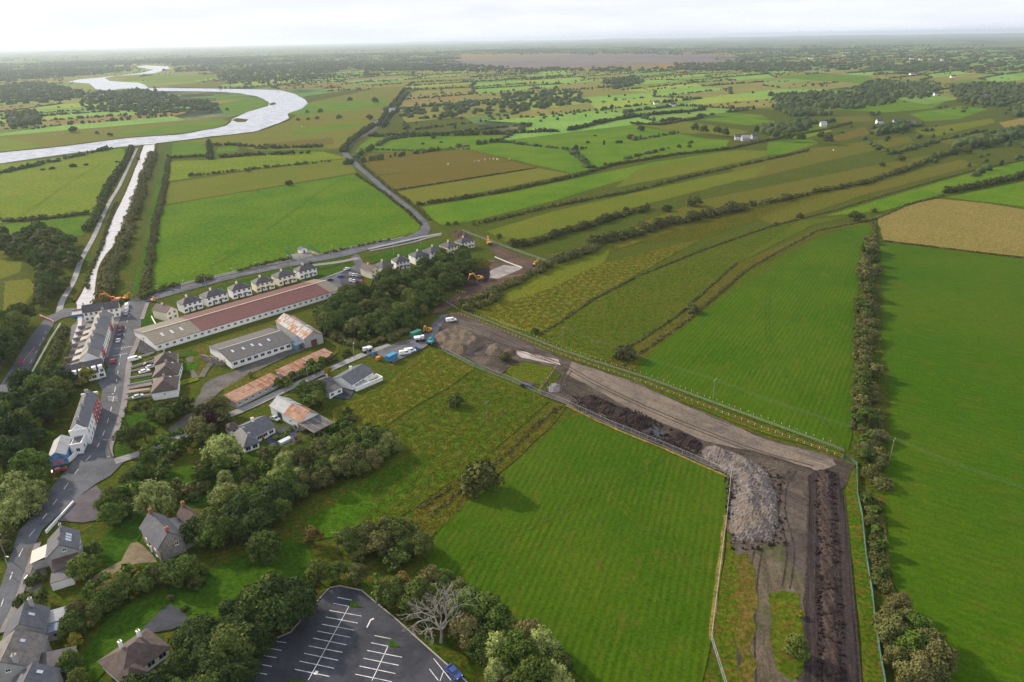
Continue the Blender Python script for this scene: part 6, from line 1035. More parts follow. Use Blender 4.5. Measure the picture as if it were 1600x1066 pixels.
h = House('mural_building', 'small building with blue painted mural walls and pale sheet roof', (102,711), (111,684), (81,712), eave=3.6, cat='building'); h.W = min(max(h.W, 5), 8.5); h.walls(W_MURAL, 5.2); h.roof(R_CORR, 5.2, 'gable', 'x', .2); MB().box(-.07, -.003, h.W*.15, h.W*.85, .5, 2.6).build('mural_panel', m_plain('mural_pink', (.42, .22, .34), .7, .3, .4, 1.2), h.e); h.door('f', .5, 1.8, 2.4, W_MURAL)
wl = House('forecourt_wall', 'white slanting forecourt wall below the mural building', (107,717), (129,697.5), None, .3, eave=1.5, cat='wall'); wl.walls(W_WHITE); MB().box(-.05, wl.L+.05, -.06, .36, 1.5, 1.6).build('coping', W_WHITE, wl.e)
wl = House('roadside_wall', 'white roadside wall in front of the car yard', (72,830), (115,783), None, .3, eave=.9, cat='wall'); wl.walls(W_WHITE); MB().box(-.05, wl.L+.05, -.05, .35, .9, 1.0).build('coping', W_WHITE, wl.e); wl = House('garden_wall', 'white wall with plain coping below the car yard house', (85,916), (122,900), None, .3, eave=1.1, cat='wall'); wl.walls(W_WHITE); MB().box(-.05, wl.L+.05, -.05, .35, 1.1, 1.2).build('coping', W_WHITE, wl.e)
wl = House('garden_wall', 'cream garden wall left of the gable fronted end house', (236,494), (247,514), None, .3, eave=1.4, cat='wall'); wl.walls(W_CREAM); MB().box(-.05, wl.L+.05, -.05, .35, 1.4, 1.5).build('coping', W_CREAM, wl.e); wl = House('lane_wall', 'long low grey wall between the lane and the gardens', (253,701), (300,679), None, .5, eave=1.3, cat='wall'); wl.walls(W_GREY); MB().box(-.05, wl.L+.05, -.05, .55, 1.3, 1.4).build('coping', M_CONC, wl.e)
for A, B, lab in (((238,456.5),(312,438.5),'low pale wall along the straight road, left part'), ((320,436.5),(440,410),'low pale wall along the straight road, middle part'), ((505,396.5),(612,374),'low pale wall along the straight road, right part')): wl = House('road_wall', lab, A, B, None, .3, eave=.8, zref=0, cat='wall'); wl.walls(M_CONC); MB().box(-.05, wl.L+.05, -.05, .35, .8, .88).build('coping', M_CONC, wl.e)
# three hipped bungalows with front gardens
for i, (A, B, C, lab) in enumerate((((241,570),(276,564),(243,557),'upper hipped bungalow of three beside the main street'), ((238,590),(277,585),(242.5,571.5),'middle hipped bungalow of three beside the main street'), ((236,614),(276,607.5),(240,593),'lower hipped bungalow of three, with the tall white end wall'))):
    h = House('hipped_bungalow', lab, A, B, C, eave=3.6, group='hipped bungalows beside the main street'); h.W = min(h.W, 12); h.walls(W_WHITE); h.roof(R_BROWN, 6.6, 'hip', 'y', .3, hipf=.42); h.chimney(h.L*.5, h.W*.6, 6.6, .9, .6, 1.0, W_GREY, 3); h.skylight(h.L*.72, h.W*.7, (0, .5, 0), 5.6, .8, 1.0); [h.win('r', t, 1.0, 1.3, 1.2) for t in (.2, .5, .8)]; [h.win('l', t, 1.0, 1.4, 1.2) for t in (.25, .75)]; h.win('f', .5, 1.8, .5, .6); MB().box(h.L+.34, h.L+.44, -.2, h.W+.2, 3.0, 3.14).build('gutter', M_FRAME, h.e)
zt = lambda x, y: (180+x/8, 500+y/8)
for k, (P, mat) in enumerate((([(200,570),(340,520),(350,560),(190,610)], G_LAWN), ([(250,540),(490,450),(500,480),(360,540)], G_VERGE), ([(190,640),(360,590),(370,630),(200,660)], M_YARD), ([(170,770),(440,715),(440,755),(165,820)], G_LAWN), ([(155,840),(450,775),(470,820),(150,880)], m_asphalt('brick_drive', (.20, .17, .17), .2)), ([(150,890),(440,860),(420,890),(160,930)], m_asphalt('pink_drive', (.30, .19, .14), .2)), ([(140,950),(330,900),(340,940),(130,990)], G_LAWN), ([(190,700),(420,660),(440,690),(180,730)], G_VERGE))): o = sheet('garden_plot', [zt(*p) for p in P], mat, z=.36+.003*k, jit=.1, seg=3)
for k, (p, q) in enumerate((((195,610),(490,520)), ((175,745),(465,690)), ((155,835),(470,770)), ((140,940),(450,890)), ((125,1010),(470,950)), ((300,480),(490,425)))): wl = House('plot_wall', '%s low grey wall between the street front gardens, counted from the top' % ORD[(1, 2, 3, 4, 5, 0)[k]], zt(*p), zt(*q), None, .2, eave=.9, zref=0, cat='wall', group='front garden walls'); wl.walls(M_CONC); MB().box(-.04, wl.L+.04, -.04, .24, .9, .97).build('coping', M_CONC, wl.e)
for k, (P, mat) in enumerate((([(790,430),(1020,400),(1030,450),(790,480)], G_LAWN), ([(790,560),(1040,520),(1050,620),(790,670)], G_DARK if 'G_DARK' in globals() else G_LUSH), ([(790,770),(1020,720),(1050,760),(800,840)], G_YEL))): sheet('garden_plot', [zt(*p) for p in P], mat, z=.39+.003*k, jit=.1, seg=3)
# pump house, bridge, far farmhouses
h = House('pump_house', 'tiny white gabled pump house inside the green fence', (470.6,397), (480.6,394.5), None, 4.0, eave=2.6, zref=0, cat='building'); h.walls(W_WHITE, 3.8, 'y'); h.roof(R_GREY, 3.8, 'gable', 'y', .2); h.door('f', .5, 1.2, 2.0, M_GUT)
br = House('bridge', 'small canal bridge with blue parapet above the terrace yards', (112,497), (130,494), None, 9, eave=.9, zref=0, cat='bridge'); MB().box(0, br.L, 0, br.W, .32, .55).build('deck', M_CONC, br.e); MB().box(0, br.L, -.3, -.003, .0, 1.5).build('parapet', m_plain('blue_paint', (.08, .16, .36), .6, .3, .1), br.e); MB().box(0, br.L, br.W+.003, br.W+.3, .0, 1.4).build('parapet', W_STONE, br.e)
FARM = [(1375,194,9,'white farmhouse with gable beside the grey farm sheds',W_WHITE,R_GREY),(1405,195,17,'long grey farm shed right of the white gabled farmhouse',W_GREY,R_GREY),(1424,197,12,'low grey farm shed at the end of the right hand farm',W_GREY,R_OLD),(1287,198,9,'white roofed shed among the hedges on the right',W_WHITE,R_CORR),(1155,219,14,'pale farm building beside the large green field',W_WHITE,R_GREY),(1166,221,12,'grey farm shed beside the pale farm building',W_GREY,R_CORR),(1180,218,8,'small farm outbuilding right of the grey shed',W_GREY,R_GREY),(1455,148,9,'white house among trees in the upper right',W_WHITE,R_SLATE),(1463,150,6,'small white annex beside the upper right house',W_WHITE,R_SLATE),(1537,155,13,'long white house before the dark wood at upper right',W_WHITE,R_SLATE),(1544,153,8,'white gabled house behind the long white house',W_WHITE,R_SLATE),(1427,118,9,'white house beyond the flat green fields',W_WHITE,R_SLATE),(1490,122,8,'pale house near the right horizon fields',W_WHITE,R_BROWN),(1562,95,8,'large white house near the right edge horizon',W_WHITE,R_SLATE),(1425,93,7,'first white house in the far village row',W_WHITE,R_SLATE),(1440,94,8,'second white house in the far village row',W_WHITE,R_SLATE),(1455,94,7,'third white house in the far village row',W_WHITE,R_SLATE),(1475,95,9,'last white house in the far village row',W_WHITE,R_SLATE),(1268,93,9,'long pale building in the far wood right of the bog',W_WHITE,R_CORR),(1320,88,7,'white house in the far wood',W_WHITE,R_SLATE),(1050,76,7,'white building in the hazy distance beyond the bog',W_WHITE,R_CORR),(585,91,6,'tiny white house beyond the dark wood in the middle',W_WHITE,R_SLATE),(690,80,7,'pair of tiny white houses on the far plain',W_WHITE,R_SLATE),(192,149,9,'white house among trees inside the river bend',W_WHITE,R_SLATE),(252,156,9,'white bungalow among trees right inside the river bend',W_WHITE,R_SLATE),(68,145,7,'small white house left of the river bend',W_WHITE,R_SLATE),(158,151,7,'pale house at the edge of the trees inside the bend',W_WHITE,R_BROWN),(18,189,8,'white house beside the dark clump at far left',W_WHITE,R_SLATE),(137,115,6,'white house in the woods beyond the river',W_WHITE,R_SLATE),(424,127,6,'white house at the foot of the dark wood above the river bend',W_WHITE,R_SLATE),(614,176,12,'long pale farm building by the distant lane',W_WHITE,R_CORR),(630,174,8,'small barn by the distant lane',W_GREY,R_BROWN),(586,194,6,'white house at the hedge corner by the lane',W_WHITE,R_SLATE),(1026,164,8,'white house in the trees along the far lane',W_WHITE,R_SLATE),(1052,167,9,'pale house at the right end of the far lane trees',W_WHITE,R_BROWN)]
for px, py, wp, lab, wm_, rm_ in FARM:
    p = at(px, py); wd = pxw(px, py, wp); e = empty('farmhouse' if wm_ is W_WHITE else 'farm_shed', (p.x-wd/2, p.y, 0), random.uniform(-.25, .25)); tag(e, lab, 'house' if wm_ is W_WHITE else 'shed', 'distant houses and farms'); H_ = House.__new__(House); H_.e = e; H_.L = wd; dpt = min(max(7, wd*.45), 12); H_.W = dpt; hs_ = 1+wd/60; H_.eave = 3.6*hs_; H_.roof_o = None; H_.walls(wm_, 6.4*hs_); H_.roof(rm_, 6.4*hs_, o=.3); [H_.win('f', t, 1, 1.2, 1.3) for t in (.2, .5, .8)]
# ------------------------------------------------------------------ vehicles, machines, poles and small things
def heading(p, q): a, b_ = at(*p), at(*q); return math.atan2(b_.y-a.y, b_.x-a.x)
M_TYRE = m_plain('tyre_rubber', (.02, .02, .021), .85, .2, .1); M_RIM = m_plain('wheel_rim', (.35, .36, .37), .4, .5, .05); M_LAMPG = m_plain('lamp_glass', (.75, .75, .70), .2, .6, .03); M_TAIL = m_plain('tail_lamp', (.45, .03, .03), .3, .5, .03)
PAINT = {k: m_plain('car_paint_'+k, c, .28, .5, .03, metal=.0) for k, c in {'white': (.78, .78, .77), 'silver': (.45, .46, .48), 'black': (.018, .018, .022), 'red': (.42, .03, .03), 'blue': (.035, .08, .30), 'grey': (.12, .125, .135), 'navy': (.02, .035, .10), 'maroon': (.17, .012, .025)}.items()}
CARS = {}
def car_parts(kind):
    if kind in CARS: return CARS[kind]
    L, W = (4.3, 1.76) if kind == 'car' else (5.2, 1.95); hw = W/2
    if kind == 'car': prof = [(0, .32), (0, .72), (.18, .86), (1.15, .96), (1.75, 1.42), (3.05, 1.46), (3.85, 1.0), (4.25, .92), (4.3, .35)]
    else: prof = [(0, .35), (0, .9), (.85, 1.15), (1.45, 1.9), (5.1, 2.0), (5.2, 1.2), (5.2, .38)]
    mb = MB(); mb.poly([(x-L/2, -hw*(1 if z < 1.0 else .82), z) for x, z in prof], [(x-L/2, hw*(1 if z < 1.0 else .82), z) for x, z in prof]); mb.v = [(-x, y, z) for x, y, z in mb.v]
    body = (mb.v, [f[::-1] for f in mb.f]); gl = []
    if kind == 'car':
        for s in (-1, 1): gl.append([(L/2-1.35, s*hw*.955, 1.02), (L/2-1.85, s*hw*.835, 1.36), (L/2-3.0, s*hw*.835, 1.38), (L/2-3.55, s*hw*.955, 1.05)])
        gl.append([(L/2-1.13, -.72, 1.0), (L/2-1.13, .72, 1.0), (L/2-1.70, .68, 1.42), (L/2-1.70, -.68, 1.42)]); gl.append([(L/2-3.88, .7, 1.02), (L/2-3.88, -.7, 1.02), (L/2-3.12, -.66, 1.44), (L/2-3.12, .66, 1.44)])
    else:
        gl.append([(L/2-.88, -.78, 1.2), (L/2-.88, .78, 1.2), (L/2-1.42, .74, 1.86), (L/2-1.42, -.74, 1.86)])
        for s in (-1, 1): gl.append([(L/2-1.4, s*hw*.95, 1.2), (L/2-1.6, s*hw*.86, 1.75), (L/2-2.5, s*hw*.86, 1.75), (L/2-2.5, s*hw*.95, 1.2)])
    gm_ = []
    for q in gl:
        q = [Vector(p) for p in q]; n = (q[1]-q[0]).cross(q[2]-q[0]).normalized(); c = sum(q, Vector())/4
        if n.dot(c-Vector((0, 0, .8))) < 0: q = q[::-1]; n = -n
        gm_.append(MB().slab([p+n*.03 for p in q], .05).mesh('window', M_GLASS))
    CARS[kind] = (L, W, body, gm_, MB().tube([(0, -.11, 0), (0, .11, 0)], .32, 12).mesh('tyre', M_TYRE), MB().tube([(0, -.12, 0), (0, .12, 0)], .19, 8).mesh('rim', M_RIM), MB().box(-.05, .03, -.2, .2, -.08, .08).mesh('lamp', M_LAMPG), MB().box(-.03, .05, -.16, .16, -.1, .1).mesh('lamp', M_TAIL)); return CARS[kind]
def car(px, py, ang, col, label, kind='car', group=None, z=.34):
    L, W, body, gm_, ty, ri, hl, tl = car_parts(kind); p = at(px, py, z); e = empty('car' if kind == 'car' else 'van', p, ang); tag(e, label, 'car' if kind == 'car' else 'van', group); mesh_obj('body', body[0], body[1], PAINT[col], e)
    for g in gm_: o = bpy.data.objects.new('window', g); COL.objects.link(o); o.parent = e
    for sx in (L/2-.85, -L/2+.85):
        for sy in (-1, 1):
            w_ = bpy.data.objects.new('wheel', ty); COL.objects.link(w_); w_.parent = e; w_.location = (sx, sy*(W/2-.08), .32); r_ = bpy.data.objects.new('rim', ri); COL.objects.link(r_); r_.parent = w_
    for sy in (-1, 1):
        for nm, me, x, zz in (('headlight', hl, L/2-.02, .74), ('tail_light', tl, -L/2+.02, .8)): o = bpy.data.objects.new(nm, me); COL.objects.link(o); o.parent = e; o.location = (x, sy*W*.36, zz)
    return e
lane = heading((250, 520), (500, 448)); ap = 'cars parked along the estate lane'
for px, py, c, lab, k in ((326,493,'white','leftmost white car behind the long maroon roof','car'),(333,491,'black','black car beside the leftmost white car behind the maroon roof','car'),(344,487.5,'white','second white car from the left behind the maroon roof','car'),(357,483,'white','third white car from the left behind the maroon roof','car'),(364,481.5,'grey','grey car left of the blue car behind the maroon roof','car'),(370.6,479.2,'navy','dark blue car behind the maroon roof','car'),(376.5,477.5,'silver','silver car right of the dark blue car','car'),(390,473.5,'white','large white van behind the maroon roof','van'),(397,471.5,'black','black car right of the white van','car'),(404,470,'red','bright red car behind the maroon roof','car'),(411,468.2,'silver','silver car right of the red car','car'),(417.5,466,'white','white car two places right of the red car','car'),(430,461.5,'white','left one of two white cars apart near the lane end','car'),(437,459.5,'white','right one of two white cars apart near the lane end','car')): car(px, py, lane+math.pi/2+random.uniform(-.08, .08), c, lab, k, ap)
for px, py, c, lab, k in ((547.5,430,'silver','first car in the upper row of the estate car park','car'),(552,430.6,'white','second car in the upper row of the estate car park, white','car'),(557,431.4,'silver','third car in the upper row of the estate car park','car'),(561.5,433,'grey','last car in the upper row of the estate car park','car'),(547.5,439.5,'white','white car at the left of the lower estate car park row','car'),(553,440.5,'white','white car second in the lower estate car park row','car'),(558.5,441,'black','black car in the lower estate car park row','car'),(564,441.5,'red','red car at the end of the lower estate car park row','car')): car(px, py, lane+1.0, c, lab, k, 'cars in the estate car park')
car(532, 433, lane, 'blue', 'bright blue car driving out of the estate car park'); car(515, 438.5, lane, 'black', 'dark car on the estate lane behind the roof end'); car(542, 421.5, lane+.3, 'white', 'white car parked by the estate lawn corner'); car(333, 475.5, lane, 'navy', 'dark blue car in front of the second estate pair') if False else None
st = heading((182, 545), (196, 495))
for px, py, c, lab, k in ((199,479,'white','white van parked at the top of the street by the bridge house','van'),(198.5,485,'white','white car behind the van at the top of the street','car'),(197,491,'silver','silver car last of three at the top of the street','car'),(189,512.5,'red','red car parked before the terrace','car'),(188,519,'navy','dark blue car parked behind the red car','car'),(187.2,526,'black','black car parked before the terrace','car'),(185.2,533.5,'white','white car lowest in the parked row before the terrace','car'),(176.5,566,'red','small red car outside the white tavern','car')): car(px, py, st, c, lab, k, 'cars parked in the main street')
gd = heading((215, 563), (240, 556))
for px, py, c, lab, k in ((211,563,'white','white van in the uppermost front garden','van'),(232,570.5,'black','black and white car under the upper bungalow front','car'),(236,575,'silver','silver car beside the black one at the bungalows','car'),(226,582,'white','white car on the middle bungalow drive','car'),(216,621.5,'silver','silver car on the lowest bungalow drive','car')): car(px, py, gd, c, lab, k, 'cars in the front gardens')
car(93, 737, heading((88, 738), (101, 734)), 'maroon', 'dark red car parked on the forecourt below the mural building'); car(709, 1053, heading((702, 1047), (716, 1060)), 'blue', 'single blue car parked at the lower edge of the car park'); car(430, 656, heading((424, 654), (438, 660)), 'silver', 'silver car between dark slated bungalow and barn'); car(54, 905, heading((46, 905), (62, 904)), 'black', 'dark car by the low curved wall beside the road')
cpd = heading((630, 553), (646, 546))
for px, py, c, lab, k in ((633,553.5,'white','left one of two white vans in the works compound','van'),(641,550,'white','right one of two white vans in the works compound','van'),(648,546.5,'blue','blue car beside the white vans in the compound','car'),(705,502,'white','white van on the haul track above the flat heap','van')): car(px, py, cpd-.5, c, lab, k, 'vehicles in the works')
# excavators
M_YEL = m_plain('machine_yellow', (.62, .30, .03), .45, .4, .08); M_ORG = m_plain('machine_orange', (.62, .20, .03), .45, .4, .08); M_STEEL = m_plain('dark_steel', (.06, .055, .05), .6, .4, .15); M_LIGHTM = m_plain('machine_white', (.62, .65, .66), .45, .4, .08); M_TEALM = m_plain('machine_teal', (.05, .33, .38), .45, .4, .08)
def excavator(px, py, ang, paint, label, s=1.0, reach=1.0):
    e = empty('excavator', at(px, py, .35), ang); e.scale = (s, s, s); tag(e, label, 'excavator')
    for sy in (-1, 1):
        pts = [(-1.9, .45), (-1.6, .85), (1.6, .85), (1.9, .45), (1.6, .03), (-1.6, .03)]; t = MB().poly([(x, sy*1.2-.28, z) for x, z in pts], [(x, sy*1.2+.28, z) for x, z in pts]).build('track', M_STEEL, e)
        for k in range(4): MB().tube([(-1.3+k*.86, sy*1.2-.31, .38), (-1.3+k*.86, sy*1.2+.31, .38)], .24, 8).build('track_roller', M_STEEL, t)
    MB().box(-.9, .9, -.9, .9, .5, 1.0).build('undercarriage', M_STEEL, e); MB().hexa([(-2.4, -1.3, 1.02), (1.2, -1.3, 1.02), (1.2, 1.3, 1.02), (-2.4, 1.3, 1.02), (-2.2, -1.25, 1.95), (1.1, -1.25, 1.8), (1.1, 1.25, 1.8), (-2.2, 1.25, 1.95)]).build('body', paint, e); MB().box(-2.75, -2.2, -1.2, 1.2, 1.05, 1.8).build('counterweight', M_STEEL, e)
    c = MB().hexa([(-.3, .35, 1.8), (1.25, .35, 1.8), (1.25, 1.3, 1.8), (-.3, 1.3, 1.8), (-.2, .4, 3.0), (.95, .4, 3.0), (.95, 1.25, 3.0), (-.2, 1.25, 3.0)]).build('cab', paint, e); MB().box(1.0, 1.27, .45, 1.2, 2.0, 2.8).build('window', M_GLASS, c); MB().box(0, .9, 1.28, 1.32, 2.0, 2.8).build('window', M_GLASS, c)
    b0, b1, b2, b3 = Vector((1.0, -.2, 1.6)), Vector((3.0*reach, -.2, 4.3)), Vector((5.2*reach, -.2, 4.0)), Vector((6.3*reach, -.2, 1.5))
    def beam(nm, P, w0, w1):
        mb = MB(); n = len(P)
        for i in range(n-1):
            a, b_ = P[i], P[i+1]; d = (b_-a).normalized(); u = Vector((-d.z, 0, d.x)); wa, wb = w0+(w1-w0)*i/(n-1), w0+(w1-w0)*(i+1)/(n-1)
            mb.hexa([a-u*wa+Vector((0, -.22, 0)), b_-u*wb+Vector((0, -.22, 0)), b_-u*wb+Vector((0, .22, 0)), a-u*wa+Vector((0, .22, 0)), a+u*wa+Vector((0, -.22, 0)), b_+u*wb+Vector((0, -.22, 0)), b_+u*wb+Vector((0, .22, 0)), a+u*wa+Vector((0, .22, 0))])
        return mb.build(nm, paint, e)
    beam('boom', [b0, b1, b2], .38, .28); beam('arm', [b2+Vector((-.5, 0, .5)), b2, b3], .28, .18); MB().tube([b0+Vector((.5, 0, .3)), b1*.5+b2*.5], .09, 6).build('hydraulic_ram', M_STEEL, e)
    pr = [(0, 0), (.7, -.2), (.75, -.9), (.1, -1.1), (-.5, -.6)]; MB().poly([(b3.x+x, -.8, b3.z+z) for x, z in pr], [(b3.x+x, .4, b3.z+z) for x, z in pr]).build('bucket', M_STEEL, e)
excavator(748, 438, heading((748,438),(734,441)), M_YEL, 'yellow excavator with arched boom digging in the dark soil', 1.1); excavator(764, 382, heading((764,382),(758,374)), M_YEL, 'yellow excavator with raised boom at the top of the upper works', 1.05); excavator(837, 416, heading((837,416),(850,410)), M_YEL, 'yellow excavator at the far corner of the upper works', .95, .6); excavator(181, 472, heading((183,472),(168,473)), M_ORG, 'orange excavator reaching behind the long dark roof by the bridge', 1.2, 1.15); excavator(197, 468, heading((197,468),(205,466)), M_YEL, 'smaller yellow excavator at the top of the street', .8, .7); excavator(240, 471, heading((240,471),(247,475)), M_YEL, 'mini excavator on the verge by the road junction', .7, .6); excavator(669, 519, heading((669,519),(660,523)), M_YEL, 'yellow excavator beside the green container', .85, .5); excavator(674, 537, heading((674,537),(682,531)), M_TEALM, 'teal excavator at the edge of the flat topped heap', .9, .4)
def dumper(px, py, ang, label, s=1.0):
    e = empty('dumper', at(px, py, .35), ang); e.scale = (s, s, s); tag(e, label, 'dumper'); MB().box(-2.2, 2.0, -.8, .8, .7, 1.1).build('chassis', M_STEEL, e); MB().hexa([(.1, -1.1, 1.1), (2.1, -1.0, 1.1), (2.1, 1.0, 1.1), (.1, 1.1, 1.1), (-.2, -1.25, 2.2), (2.7, -1.2, 2.0), (2.7, 1.2, 2.0), (-.2, 1.25, 2.2)]).build('skip', M_LIGHTM, e); c = MB().box(-1.7, -.4, -.75, .75, 1.1, 2.6).build('cab', M_LIGHTM, e); MB().box(-.42, -.36, -.6, .6, 1.7, 2.45).build('window', M_GLASS, c)
    for x in (-1.5, 1.3):
        for y in (-1, 1): MB().tube([(x, y*.85, .65), (x, y*1.25, .65)], .65, 12).build('wheel', M_TYRE, e)
dumper(657, 533, cpd+2.4, 'pale grey site dumper between green container and teal machine', 1.1); dumper(573, 550, cpd, 'white site dumper at the lane end of the compound', 1.0)
def container(px, py, ang, L, W, Hh, mat, label, cat='container'):
    e = empty('container', at(px, py, .38), ang); tag(e, label, cat); mb = MB().box(-L/2, L/2, -W/2, W/2, .1, Hh); mb.build('body', mat, e); rb = MB(); n = int(L/.45)
    for i in range(n):
        x = -L/2+.2+i*(L-.4)/max(1, n-1)
        for s in (-1, 1): rb.box(x-.07, x+.07, s*(W/2+.02)-.02, s*(W/2+.02)+.02, .2, Hh-.12)
    rb.build('corrugation', mat, e); MB().box(-L/2-.04, L/2+.04, -W/2-.06, W/2+.06, Hh, Hh+.08).build('roof', mat, e)
    for s in (-1, 1): MB().box(L/2, L/2+.05, s*W/4-W/4+.08, s*W/4+W/4-.08, .2, Hh-.15).build('door', mat, e)
container(612, 562, cpd+.1, 5.2, 2.5, 2.6, m_plain('container_blue', (.045, .22, .38), .5, .4, .1), 'bright blue site container at the corner of the compound'); container(650, 526, cpd, 5.4, 2.5, 2.7, m_plain('container_green', (.025, .17, .11), .5, .4, .1), 'dark green site container beside the wood')
container(584, 557, cpd, 1.3, 1.3, 2.3, m_plain('toilet_blue', (.05, .15, .32), .5, .4, .1), 'small blue portable toilet at the compound entrance', 'toilet'); container(591, 562, cpd, 2.0, 1.2, 1.3, M_ORG, 'orange plant trailer box beside the blue container', 'trailer'); container(824, 603, heading((815,602),(838,605)), 5, 2.4, 1.0, m_plain('dark_tarpaulin', (.035, .035, .05), .6, .3, .15), 'low dark covered trailer box beside the lower site fence', 'trailer'); container(490.6, 399, 0, 1.8, 1.4, 1.5, M_YEL, 'small yellow tank box in front of the pump house', 'tank')
# poles, wires, lamps
def pole(px, py, h, label, arm=True, px2=None):
    e = empty('utility_pole', at(px, py), 0 if px2 is None else px2); tag(e, label, 'pole', 'overhead line poles'); MB().tube([(0, 0, -.2), (0, 0, h)], [.17, .11], 8).build('mast', M_WOOD, e)
    if arm:
        MB().box(-1.0, 1.0, -.06, .06, h-.5, h-.36).build('crossarm', M_WOOD, e)
        for x in (-.9, 0, .9): MB().tube([(x, 0, h-.36), (x, 0, h-.12)], .06, 6).build('insulator', M_LAMPG, e)
    return at(px, py)+Vector((0, 0, h-.1))
ln = heading((878, 535), (1114, 622))+math.pi/2
T = [pole(761, 657, 8.0, 'pale wooden pole standing alone in the rough meadow', True, ln), pole(879, 536, 8.0, 'wooden pole in the rushy field left of the double ditch', True, ln), pole(1114, 623, 8.6, 'wooden pole in the mown field beside the haul road', True, ln), pole(1389, 722, 9.0, 'brown wooden pole leaning out beside the tall belt', True, ln)]
T0 = at(620, 440)+Vector((0, 0, 8)); T4 = at(1700, 836)+Vector((0, 0, 8.6))
def wires(a, b_, label, n=3, off=.9):
    d = (b_-a); nn = Vector((-d.y, d.x, 0)).normalized(); e = empty('overhead_wires', a); tag(e, label, 'wire', 'overhead wires')
    for k in range(n):
        o = nn*((k-(n-1)/2)*off); P = [a.lerp(b_, t/10)+o-a-Vector((0, 0, 4*1.1*(t/10)*(1-t/10))) for t in range(11)]; MB().tube(P, .014, 4).build('wire', m_plain('wire_metal', (.18, .19, .19), .6, .2, .05), e)
wires(T[1], T[2], 'thin overhead wires from the rushy field pole to the mown field pole'); wires(T[2], T[3], 'thin overhead wires crossing the mown field to the tall belt pole'); wires(T[3], T4, 'thin overhead wires leaving over the right hand field')
pole(249, 467, 8, 'dark pole by the road junction and the mini excavator'); pole(212, 462, 8, 'pole behind the excavators at the junction'); pole(205, 458, 7, 'left pole of the pair beyond the street end') ; pole(340, 431, 8, 'pole at the lower edge of the big bright field', True); pole(175, 715, 7.5, 'pole at the lane corner of the main street'); pole(9, 870, 8, 'leaning pole by the road at the left edge'); pole(30, 806, 8, 'pole with crossarm before the pale trees at left'); pole(838, 423, 7, 'pole at the far corner of the upper works', False); pole(672, 361, 7, 'pole at the bend of the lane'); pole(528, 862, 7, 'pole in the thicket above the car park'); pole(229, 549, 7, 'pole beside the ridged parking yard')
def lamp(px, py, label, h=7.5, ang=0):
    e = empty('street_lamp', at(px, py), ang); tag(e, label, 'street lamp', 'street lamps'); MB().tube([(0, 0, 0), (0, 0, h*.85), (.25, 0, h*.97), (1.1, 0, h)], [.09, .07, .05, .045], 7).build('post', M_GALV, e); MB().box(.9, 1.55, -.13, .13, h-.06, h+.07).build('lamp_head', M_LAMPG, e)
for px, py, lab in ((286,458,'first street lamp along the straight road from the junction'),(322,449,'second street lamp along the straight road'),(367.5,438,'third street lamp along the straight road'),(406,428,'fourth street lamp along the straight road'),(455,418,'fifth street lamp, near the pump house'),(520,402,'sixth street lamp before the estate entrance'),(615,399,'street lamp on the lawn left of the right row of houses'),(658,387,'street lamp on the lawn at the far right row'),(481,590,'tall curved street lamp beside the rusty sheds'),(554,562,'tall curved street lamp at the end of the lane'),(20,903,'lamp post at the left side of the street bottom'),(188,640,'lamp post before the corner lawn')): lamp(px, py, lab, 7.5, random.uniform(0, 6))
# road closure
def barrier(px, py, ang, label):
    e = empty('road_barrier', at(px, py, .33), ang); tag(e, label, 'barrier', 'red and white road barriers'); MB().box(-.95, .95, -.18, .18, 0, .35).build('foot', M_RED, e)
    for k in range(4): MB().box(-.95+k*.476, -.95+(k+1)*.476-.004, -.12, .12, .35, 1.0).build('block', M_RED if k % 2 == 0 else M_WHITE, e)
for k in range(9): t = k/8; barrier(64+19*t, 495+8.5*t, heading((64,495),(83,503.5))+random.uniform(-.15, .15), '%s road barrier from the left across the closed road' % ORD[k])
cm = MB().tube([(0, 0, .04), (0, 0, .36), (0, 0, .75)], [.17, .10, .03], 8); cm.box(-.22, .22, -.22, .22, 0, .04); cm = cm.mesh('cone', M_RED); cb = MB().tube([(0, 0, .34), (0, 0, .52)], [.115, .085], 8).mesh('band', M_WHITE)
for k in range(9): t = k/8; p = at(54-17*t, 545+21*t, .33); o = bpy.data.objects.new('traffic_cone', cm); COL.objects.link(o); o.location = p; q = bpy.data.objects.new('white_band', cb); COL.objects.link(q); q.parent = o; o.scale = (1.1,)*3; tag(o, '%s traffic cone counted down the closed road' % ORD[k], 'cone', 'traffic cones on the closed road')
def sign(px, py, mat, label, w_=1.2, h=1.6):
    e = empty('road_sign', at(px, py, .3), random.uniform(-.4, .4)); tag(e, label, 'sign'); MB().box(-w_/2, w_/2, -.03, .03, h-.8, h).build('plate', mat, e)
    for x in (-w_*.4, w_*.4): MB().box(x-.03, x+.03, .031, .08, 0, h-.05).build('leg', M_GALV, e)
sign(31, 566, M_RED, 'red works sign at the lower end of the cones'); sign(35, 569, M_RED, 'red and white works board beside the cones', 1.8, 1.2); sign(99, 454, m_plain('sign_cyan', (.15, .45, .55), .5, .3, .05), 'small cyan board among the trees by the towpath', 2.0, 2.4); sign(208, 470, M_RED, 'red works board in the junction')
